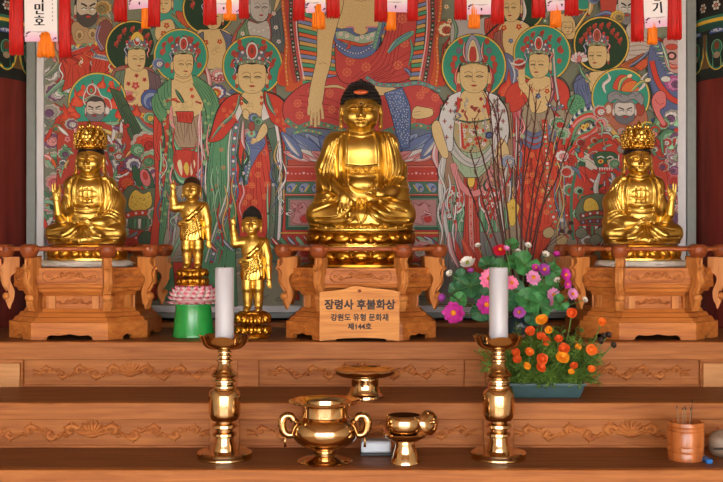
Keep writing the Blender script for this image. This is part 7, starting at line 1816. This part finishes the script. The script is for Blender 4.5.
def lotus_leaf(parent, off, c, nrm, r, seed, dark=False):
    rnd = random.Random(seed); Rm = frame_of(nrm); c = Vector(c)-off; m = MB(); n = 30; rings = []
    ph = rnd.uniform(0, 6)
    for k, t in enumerate((0.02, 0.3, 0.6, 0.85, 1.0)):
        ring = []
        for i in range(n):
            a = 0.16+(2*PI-0.32)*i/(n-1)
            rr = r*t*(1+0.05*sin(3*a+ph)); z = r*(0.16*t*t*sin(4*a+ph)+0.08*t*cos(9*a)*t+0.18*(1-t)*-1+0.10*t)
            ring.append(c+Rm @ Vector((rr*cos(a+ph), rr*sin(a+ph), z)))
        rings.append(ring)
    m.loft(rings, False, False, closed=False)
    b = [[p-(Rm @ Vector((0, 0, 1)))*0.0012 for p in rg] for rg in rings]
    o = m.build('lotus_leaf', M['leaf_dark' if dark else 'leaf'], parent, True, fix=False)
    m = MB()
    for i in range(9):
        a = 0.3+(2*PI-0.6)*i/8+ph; m.tube([c+Rm @ Vector((r*t*cos(a), r*t*sin(a), r*(0.16*t*t*sin(4*(a-ph)+ph)-0.18*(1-t)+0.10*t)+0.0012)) for t in (0.04, 0.5, 0.92)], [0.0011, 0.0009, 0.0005], 4)
    m.build('vein', M['stem'], o, True)
    return o
def arrangement():
    base = Vector((at(520, 0, 3.56).x, 3.56, Z1+0.0008))
    e = empty('flower_arrangement', base, 'pink and white flower arrangement with round leaves and tall bare twigs, behind the right candle', 'flower arrangement')
    m = MB(); m.lathe([(0.034, 0), (0.046, 0.004), (0.052, 0.03), (0.046, 0.055), (0.036, 0.068), (0.044, 0.08), (0.040, 0.08), (0.032, 0.068), (0.030, 0.03), (0.001, 0.02)], 36); m.build('vase', mat_plain('dark_vase', (40, 58, 66), 0.25, noise=0.15), e, angle=50)
    mouth = base+Vector((0, 0, 0.078)); rnd = random.Random(11)
    up = lambda dx, dz, dy=-1.0: (dx, dy, dz)
    def F_(px, py, Y, rp): return at(px, py, Y), rp*Y/F
    L = [(468, 264, 3.46, 8.5, 'white', up(-0.5, 1.2), 10, 2, 0.9, 'large open white flower'), (450.5, 274, 3.44, 4, 'white', up(-1, 0.6), 6, 2, 1.6, 'white bud'), (471, 272, 3.46, 3.6, 'violet', up(-.4, 1), 6, 2, 1.6, 'pink bud'),
         (454, 313, 3.40, 12, 'magenta', up(-0.3, 0.1), 10, 2, 0.3, 'magenta flower with orange centre'), (486.5, 305, 3.41, 10.5, 'magenta', up(-0.1, 0.2), 11, 2, 0.3, 'magenta flower'), (490, 279, 3.42, 11, 'pink', up(-0.2, 0.3), 13, 2, 0.35, 'pink flower with orange centre'),
         (500, 251, 3.45, 8, 'red', up(0, 0.7), 12, 3, 0.6, 'red flower'), (506, 249, 3.42, 3.4, 'pale', up(0.4, 0.8), 6, 2, 1.4, 'pale pink bud'), (443, 298, 3.42, 4.6, 'violet', up(-0.8, 0.3), 8, 2, 1.2, 'violet bud'), (511, 283, 3.43, 8, 'pink', up(0.3, 0.3), 13, 2, 0.35, 'pink flower'),
         (533, 278, 3.43, 8.5, 'pale', up(0.2, 0.4), 13, 2, 0.3, 'pale pink flower'), (544, 270, 3.46, 7.5, 'violet', up(0.3, 0.5), 12, 2, 0.35, 'violet flower'), (536, 268, 3.47, 5, 'magenta', up(0, 0.6), 10, 2, 0.5, 'small magenta flower'), (565, 275, 3.45, 7, 'magenta', up(0.5, 0.3), 9, 2, 0.7, 'drooping magenta flower'), (567, 284, 3.44, 5, 'magenta', up(0.4, -0.3), 9, 2, 0.7, 'small magenta flower'),
         (545.5, 255.5, 3.47, 4.4, 'white', up(0.1, 1), 7, 2, 1.5, 'white bud'), (556, 256, 3.46, 4.4, 'magenta', up(0.1, 1.4), 7, 2, 1.8, 'magenta bud'), (557.5, 281, 3.44, 3.6, 'white', up(-.4, 0.8), 6, 2, 1.4, 'white bud'), (553, 295, 3.42, 7.6, 'pale', up(0.2, 0.2), 12, 2, 0.4, 'pale pink flower'), (553.5, 302, 3.42, 5, 'pale', up(0.1, -0.4), 10, 2, 0.5, 'pale pink flower'),
         (572, 294, 3.43, 6.6, 'pale', up(0.5, 0.2), 10, 2, 0.6, 'pale pink flower'), (584.5, 300, 3.42, 3.6, 'white', up(0.6, 0.7), 7, 2, 0.9, 'small white flower'), (519, 312, 3.41, 7, 'violet', up(0.1, -0.2), 8, 1, 0.4, 'violet flower'), (478, 246, 3.52, 3.4, 'white', up(-.4, 1), 7, 2, 1.2, 'small white flower'), (528, 246, 3.52, 4, 'white', up(0.2, 1), 7, 2, 1.0, 'small white flower'), (518, 252, 3.52, 3.4, 'white', up(0.2, 1), 7, 2, 1.0, 'small white flower')]
    for px, py, Y, rp, kind, nr, n, ly, cup, lb in L:
        if px > 558: Y = 3.355
        c, r = F_(px, py, Y, rp*0.94)
        flower_part(e, base, kind, c, nr, r, n, ly, cup, 0.44, 'heart' if cup < 0.8 else ('heart_g' if kind == 'white' else None), lb, 'flower', rnd, mouth)
    for i, (px, py, Y, rp, nr, dk) in enumerate([(470, 285, 3.46, 11.5, (-0.4, -1, 0.7), 1), (457, 290, 3.48, 8, (-0.5, -1, 0.6), 1), (459, 300, 3.43, 7, (-0.2, -1, 0.3), 0), (483, 295, 3.47, 9, (0, -1, 0.3), 1), (519, 262, 3.49, 10, (0.1, -1, 0.9), 0), (526, 264, 3.47, 11, (0.3, -1, 0.4), 0), (545, 284, 3.47, 12, (0.1, -1, 0.6), 0), (529, 300, 3.45, 11, (-0.1, -1, 0.4), 0), (541, 304, 3.44, 11, (0.2, -1, 0.3), 0), (515, 290, 3.47, 9, (0, -1, 0.3), 1),
            (560, 303, 3.38, 7.5, (0.4, -1, 0.4), 0), (480, 312, 3.45, 8, (-0.2, -1, -0.1), 1), (488, 264, 3.50, 8, (-0.2, -1, 0.8), 1), (500, 268, 3.50, 9, (0, -1, 0.7), 0), (506, 300, 3.47, 10, (0, -1, 0.2), 1), (553, 270, 3.50, 7, (0.3, -1, 0.6), 0), (497, 318, 3.46, 8, (0, -1, 0), 1), (535, 316, 3.47, 9, (0, -1, 0.1), 1), (512, 244, 3.55, 6, (0, -1, 0.9), 0), (462, 278, 3.5, 8, (-0.3, -1, 0.4), 1)]):
        c, r = F_(px, py, Y, rp*1.2); o = lotus_leaf(e, base, c, nr, r, i, bool(dk))
        m = MB(); a = mouth-base; b = c-base+Vector((0, 0.002, 0)); m.tube(spline([a, a.lerp(b, 0.55)+Vector((0, 0.015, -0.01)), b], 5), 0.0016, 6); m.build('leaf_stalk', M['stem'], o, True)
    # bare twigs
    T = [((505, 268), (494, 200), (478, 140), (474, 118)), ((508, 268), (496, 190), (492, 130), (488, 92)), ((503, 268), (499, 180), (497, 120), (484, 90)), ((510, 268), (506, 200), (500, 140), (497, 98)), ((501, 268), (489, 220), (478, 180), (470, 150)), ((497, 268), (484, 230), (474, 200), (466, 182)),
         ((514, 268), (522, 200), (534, 130), (536, 96)), ((516, 268), (530, 210), (542, 140), (552, 88)), ((520, 268), (536, 200), (548, 150), (558, 100)), ((522, 268), (544, 200), (556, 150), (572, 100)), ((518, 268), (522, 220), (524, 160), (530, 84)), ((524, 268), (538, 220), (556, 180), (570, 140)), ((512, 268), (516, 210), (518, 150), (522, 110))]
    for i, pts in enumerate(T):
        Y0 = 3.555; Y1 = 3.60+0.02*(i % 4)
        P = [at(px, py, Y0+(Y1-Y0)*k/3) for k, (px, py) in enumerate(pts)]
        P[0] = mouth+Vector((rnd.uniform(-.015, .015), rnd.uniform(-.01, .01), -0.05))
        sp = [Vector(p) for p in spline(P, 8)]; N = len(sp)
        for k in range(6, N): sp[k] += Vector((rnd.uniform(-1, 1)*0.0015, 0, 0))
        m = MB(); m.tube([p-base for p in sp], [0.0036-0.0020*k/N for k in range(N)], 6)
        for k in range(9, N-1, 2):
            sg = 1 if (k//2) % 2 else -1; L_ = rnd.uniform(0.03, 0.075)*(1-0.5*k/N)
            d = Vector((sg*rnd.uniform(0.3, 0.6), rnd.uniform(-.3, .3), 1)).normalized()
            a = sp[k]-base; m.tube([a, a+d*L_*0.5+Vector((sg*0.002, 0, 0)), a+d*L_], [0.0018, 0.0014, 0.0009], 5)
            m.ball(a+d*L_, 0.002, 5, 4)
        o = m.build('twig', M['twig'], e, True)
    # two dark seed heads on thin stalks beside the pedestal rail
    for px, py in ((571, 223), (570, 232), (562, 231)):
        c = at(px, py, 3.70); m = MB(); m.ball(c-base, (0.010, 0.008, 0.007), 8, 6, Matrix.Rotation(rnd.uniform(-.6, .6), 3, 'Y')); o = m.build('seed_head', mat_plain('seed_brown', (52, 34, 30), 0.7), e, True)
        m = MB(); m.tube(spline([mouth-base, at(540, 256, 3.66)-base, c-base], 6), 0.0012, 5); m.build('seed_stalk', M['twig'], o, True)
    for px, py in ((512, 250), (530, 242), (470, 242)):
        pass
def planter():
    Y = 3.125; s = 3.1/F; base = Vector((at(546.5, 0, 3.1).x, Y, Z2+0.0008))
    e = empty('planter', base, 'blue-grey trough of orange marigolds on the middle shelf', 'planter')
    m = MB(); w0, w1, d0, d1, h = 32*s, 36.5*s, 0.042, 0.052, 14.6*s
    def rect(w, d, z): return [(-w, -d, z), (w, -d, z), (w, d, z), (-w, d, z)]
    m.loft([rect(w0, d0, 0), rect(w1, d1, h-0.006), rect(w1+0.004, d1+0.004, h-0.006), rect(w1+0.004, d1+0.004, h), rect(w1-0.004, d1-0.004, h), rect(w1-0.006, d1-0.006, h-0.012)], True, True)
    m.build('trough', mat_plain('blue_grey_plastic', (48, 80, 86), 0.5, noise=0.08), e)
    m = MB(); m.box((-w1+0.006, -d1+0.006, h-0.016), (w1-0.006, d1-0.006, h-0.006)); m.build('soil', mat_plain('soil', (54, 40, 30), 0.95, noise=0.4, bump=0.8), e)
    rnd = random.Random(23); m = MB()
    # feathery foliage: sprays of little leaflets on thin stems
    for i in range(640):
        a0 = Vector((rnd.uniform(-0.8, 0.8)*w1, rnd.uniform(-0.7, 0.7)*d1, h-0.008))
        sp = rnd.uniform(-1, 1); hh = rnd.uniform(0.03, 0.175)*(1-0.4*abs(sp))
        tip = a0+Vector((sp*rnd.uniform(0.2, 1.0)*0.10+(0.02 if sp > 0 else -0.05*abs(sp)), rnd.uniform(-0.045, 0.04), hh))
        if i % 9 == 0: tip = a0+Vector((sp*0.10, rnd.uniform(-0.05, 0.02), rnd.uniform(-0.0, 0.03)))
        tip.z = max(tip.z, 0.006)
        mid = a0.lerp(tip, 0.5)+Vector((0, 0, 0.012)); P = [Vector(p) for p in spline([a0, mid, tip], 4)]
        m.tube(P, 0.0009, 4, False)
        for k in range(2, len(P)):
            for q in range(3):
                d = Vector((rnd.uniform(-1, 1), rnd.uniform(-1, 0.6), rnd.uniform(-0.5, 0.9))).normalized()
                L_ = rnd.uniform(0.012, 0.024); u = d.cross(Vector((rnd.uniform(-1, 1), 0.3, 1))).normalized()*L_*0.17
                p = P[k]; pm = p+d*L_*0.5; n_ = d.cross(u).normalized()*L_*0.08
                m.add([p, pm+u+n_, p+d*L_, pm-u+n_], [(0, 1, 2, 3)])
    o = m.build('foliage', M['leaf_fine'], e, False, fix=False); o['kind'] = 'stuff'
    heads = [(542, 320, 6.5, 'amber'), (530, 331, 5.4, 'deep'), (541, 336, 4.6, 'deep'), (546, 341, 5.2, 'deep'), (559, 339, 4.6, 'deep'), (564, 349, 6.4, 'deep'), (516, 352, 4.8, 'deep'), (517, 359, 5, 'deep'), (529.5, 352, 5, 'orange'), (542, 359, 6.2, 'deep'), (541, 368, 5.6, 'deep'), (527, 366, 4.2, 'amber'), (562, 358, 7.6, 'amber'), (592, 350, 6.2, 'orange'), (591.5, 369, 4.2, 'orange'), (572, 313, 5.6, 'deep'), (602, 322, 4.6, 'orange'), (574, 366, 4.6, 'deep'), (549, 330, 4.2, 'amber'), (578, 347, 3.8, 'amber'), (571, 372, 3.6, 'amber')]
    for i, (px, py, rp, kind) in enumerate(heads):
        Yh = 3.04+0.010*(i % 4); c = at(px, py, Yh); r = rp*0.92*Yh/F
        foot = base+Vector((max(-w1*.8, min(w1*.8, (c.x-base.x)*0.6)), 0.0, h-0.008))
        flower_part(e, base, kind, c, (rnd.uniform(-.4, .4), -1, rnd.uniform(0.1, 0.9)), r, 9, 3, 0.55, 0.75, 'heart' if kind == 'amber' else None, {'amber': 'yellow-orange marigold head', 'deep': 'deep orange marigold head', 'orange': 'orange marigold head'}[kind], 'marigold', rnd, foot, 0.05)
    for px, py in ((603, 336), (608, 335), (613, 345), (600, 341)):
        c = at(px, py, 3.10); foot = base+Vector((w1*0.7, 0, h-0.008)); flower_part(e, base, 'brown', c, (0.4, -1, 0.4), 3.4*3.1/F, 7, 2, 0.9, 0.7, None, 'withered dark flower head', 'withered_head', rnd, foot)
def hanging_tags():
    D = [ # card x0,x1,bottom,tilt ; red left x0,x1,bottom ; red right ; orange ; where, lettering
        ((25, 57.5, 41.5, 0.01), (9, 25, 55), (58, 72.5, 58), (36, 55, 57), 'white name tag lettered 민호 with red tassels, over the painting frame', '이\n민\n호', 2.75),
        ((129, 152, 8.5, 0.10), (114, 128, 22), (148, 162, 27), (140, 150, 28), 'white tasselled name tag just above the dark green painted halo at upper left', '', 3.0),
        ((208, 241, 13.5, 0.0), (203, 217, 25), (239, 249, 19), (222, 236, 20), 'white tasselled name tag just left of the pale painted monk face', '', 3.0),
        ((306, 326, 12.5, 0.06), (293, 306, 21), (325, 340.5, 18), (311, 326, 29), 'white tasselled name tag over the shoulder of the great bare painted arm', '', 3.0),
        ((381, 411, 12, -0.03), (374, 388, 22), (407, 418, 21), (386, 397, 30), 'white tasselled name tag over the red mantle of the great painted figure', '', 3.0),
        ((467, 497, 14.5, 0.0), (454, 467, 20), (490, 505, 24), (468, 481, 28), 'white tasselled name tag right above the halo of the white robed painted figure', '', 3.0),
        ((547, 578.5, 10, 0.08), (531, 545.5, 18), (564, 578.5, 16), (550, 562, 27), 'white tasselled name tag above the halo of the painted figure holding a long white staff', '', 3.0),
        ((645, 675.5, 27, 0.08), (630, 644, 42), (666, 682, 40), (647, 659, 44), 'white name tag lettered 기 with red tassels, by the right side of the painting', '성\n기', 2.85)]
    rnd = random.Random(6)
    for i, ((c0, c1, cb, tilt), rl, rr, og, lb, txt, Y) in enumerate(D):
        s = Y/F; cx = (c0+c1)/2; p = at(cx, cb, Y); w = (c1-c0)*s
        e = empty('hanging_tag', (p.x, Y, p.z), lb, 'hanging tag', 'tasselled name tags hanging over the altar')
        H = 84*s
        A = ART(lambda u, v, k: (u, -0.0022-k*1.2e-5, v)); A.mute = 0.0
        m = MB(); m.prism([(-w/2, 0), (w/2, 0), (w/2, H), (-w/2, H)], -0.0015, 0.0015); mt = Matrix.Rotation(-tilt, 4, 'Y'); m.xform(mt)
        cd = m.build('card', M['white'], e)
        A.poly([(-w/2, 0), (w/2, 0), (w/2, H), (-w/2, H)], (222, 222, 228))
        for q in range(6): 
            A.poly([(-w/2, 0), (w/2, 0), (w/2, (11-q*1.7)*s), (-w/2, (11-q*1.7)*s)], (222-q*1, 216-q*8, 226-q*3))
        for (dx, dy, r_) in ((-w*0.43, 8*s, 1.3*s), (-w*0.38, 9.2*s, 1.2*s), (-w*0.45, 5.5*s, 1.0*s), (w*0.44, 3*s, 1.3*s), (w*0.38, 2*s, 0.9*s), (-w*0.33, 9.6*s, 0.8*s)): A.ell(dx, dy, r_, r_*0.8, (104, 66, 104), n=9)
        A.stroke([(-w*0.30, 9.6*s), (w*0.18, 9.9*s)], 0.35*s, (120, 110, 124)); A.stroke([(-w*0.12, 9.0*s), (w*0.10, 9.1*s)], 0.3*s, (90, 90, 110))
        A.ell(-w*0.02, 5.3*s, 1.0*s, 1.3*s, (66, 50, 76), n=10); A.ell(-w*0.02, 3.6*s, 0.6*s, 0.5*s, (66, 50, 76), n=8)
        if txt:
            for q, ch in enumerate(txt.split('\n')):
                vs, fs = text_mesh(ch, 12.5*s)
                A.k += 1; A.m.cur = lin((40, 38, 46))
                yy = (19.5+(len(txt.split('\n'))-1-q)*12)*s if i == 0 else (18.5+(len(txt.split('\n'))-1-q)*12)*s
                for dd in (0, 0.5*s, 1.0*s): A.m.add([A.fn(x*0.95-w*0.06+dd, yy+y, A.k+dd) for x, y, _ in vs], fs)
            for q in range(10): A.stroke([(w*0.36, (20+q*4)*s), (w*0.36, (22+q*4)*s)], 1.0*s, (150, 150, 160))
        A.m.xform(mt); A.build('printing', M['print'], cd)
        for (x0, x1, b), mt_, nm in ((rl, 'red_silk', 'red_tassel'), (rr, 'red_silk', 'red_tassel'), (og, 'orange_silk', 'orange_tassel')):
            m = MB(); ww = (x1-x0)*s; dx = ((x0+x1)/2-cx)*s; dz = -(b-cb)*s; dy = 0.006 if nm == 'orange_tassel' else -0.004
            L_ = 70*s if nm == 'red_tassel' else 26*s
            m.lathe([(ww*0.40, 2.0*s), (ww*0.42, L_*0.5), (ww*0.40, L_*0.9), (ww*0.12, L_)], 16, (dx, dy, dz), sy=0.55)
            for q in range(46):
                a = 2*PI*q/46*1.0; rx = ww*0.40*(0.55+0.45*rnd.random()); fx = cos(a)*rx; fy = sin(a)*rx*0.6; z0 = dz+rnd.uniform(-0.5, 1.6)*s; jx = rnd.uniform(-0.6, 0.6)*s
                m.tube([(dx+fx*1.12+jx, dy+fy, z0), (dx+fx*1.05+jx*.5, dy+fy, dz+L_*0.3), (dx+fx, dy+fy, dz+L_*0.65), (dx+fx*0.9, dy+fy*0.9, dz+L_*0.95)], [ww*0.045, ww*0.06, ww*0.06, ww*0.04], 5)
            m.build(nm, M[mt_], e, True)
        m = MB(); zc = 3.3-p.z-0.001
        m.tube([(0, 0, H-0.004), (0, 0, zc)], 0.0016, 6); m.build('cord', M['red_silk'], e)
# ================================================================ assemble
build_camera(); build_world(); build_room(); build_altar()
PEDS = {}
for key, px, lb in (('l', 88.0, 'octagonal carved wooden pedestal under the crowned golden statue at the left end'),
                    ('c', 361.0, 'octagonal carved wooden pedestal under the central black haired golden statue'),
                    ('r', 639.0, 'octagonal carved wooden pedestal under the crowned golden statue at the right end')):
    e, z4 = build_pedestal((at(px, 0, 3.605).x, 3.605, Z1+0.0006), lb, 0.955 if key != 'c' else 1.03)
    PEDS[key] = (e.location.x, 3.605, Z1+0.0016+z4)
build_brass(); build_plaque()
mural()
seated_main(PEDS['c'])
seated_crowned((PEDS['l'][0]-0.002, PEDS['l'][1], PEDS['l'][2]), False, 'golden seated statue in a tall beaded crown at the left end of the altar', 0.0)
seated_crowned((PEDS['r'][0]+0.006, PEDS['r'][1], PEDS['r'][2]), True, 'golden seated statue in a tall beaded crown at the right end of the altar', 0.0)
p = at(193.5, 0, 3.50)
e, top = lotus_stand((p.x, 3.50, Z1+0.0008))
standing_child((at(192.5, 0, 3.50).x, 3.50, Z1+0.0008+top), 'small golden standing child statue with brown hair on the pink lotus flower stand', False, 17.0, 3.50/F, (-0.5, -2, 79.0), False)
standing_child((at(253, 0, 3.46).x, 3.46, Z1+0.0008), 'small golden standing child statue with black curled hair on its own low lotus base', True, 26.0, 3.46/F, (-1.0, -2, 88.0), True)
arrangement(); planter(); hanging_tags()
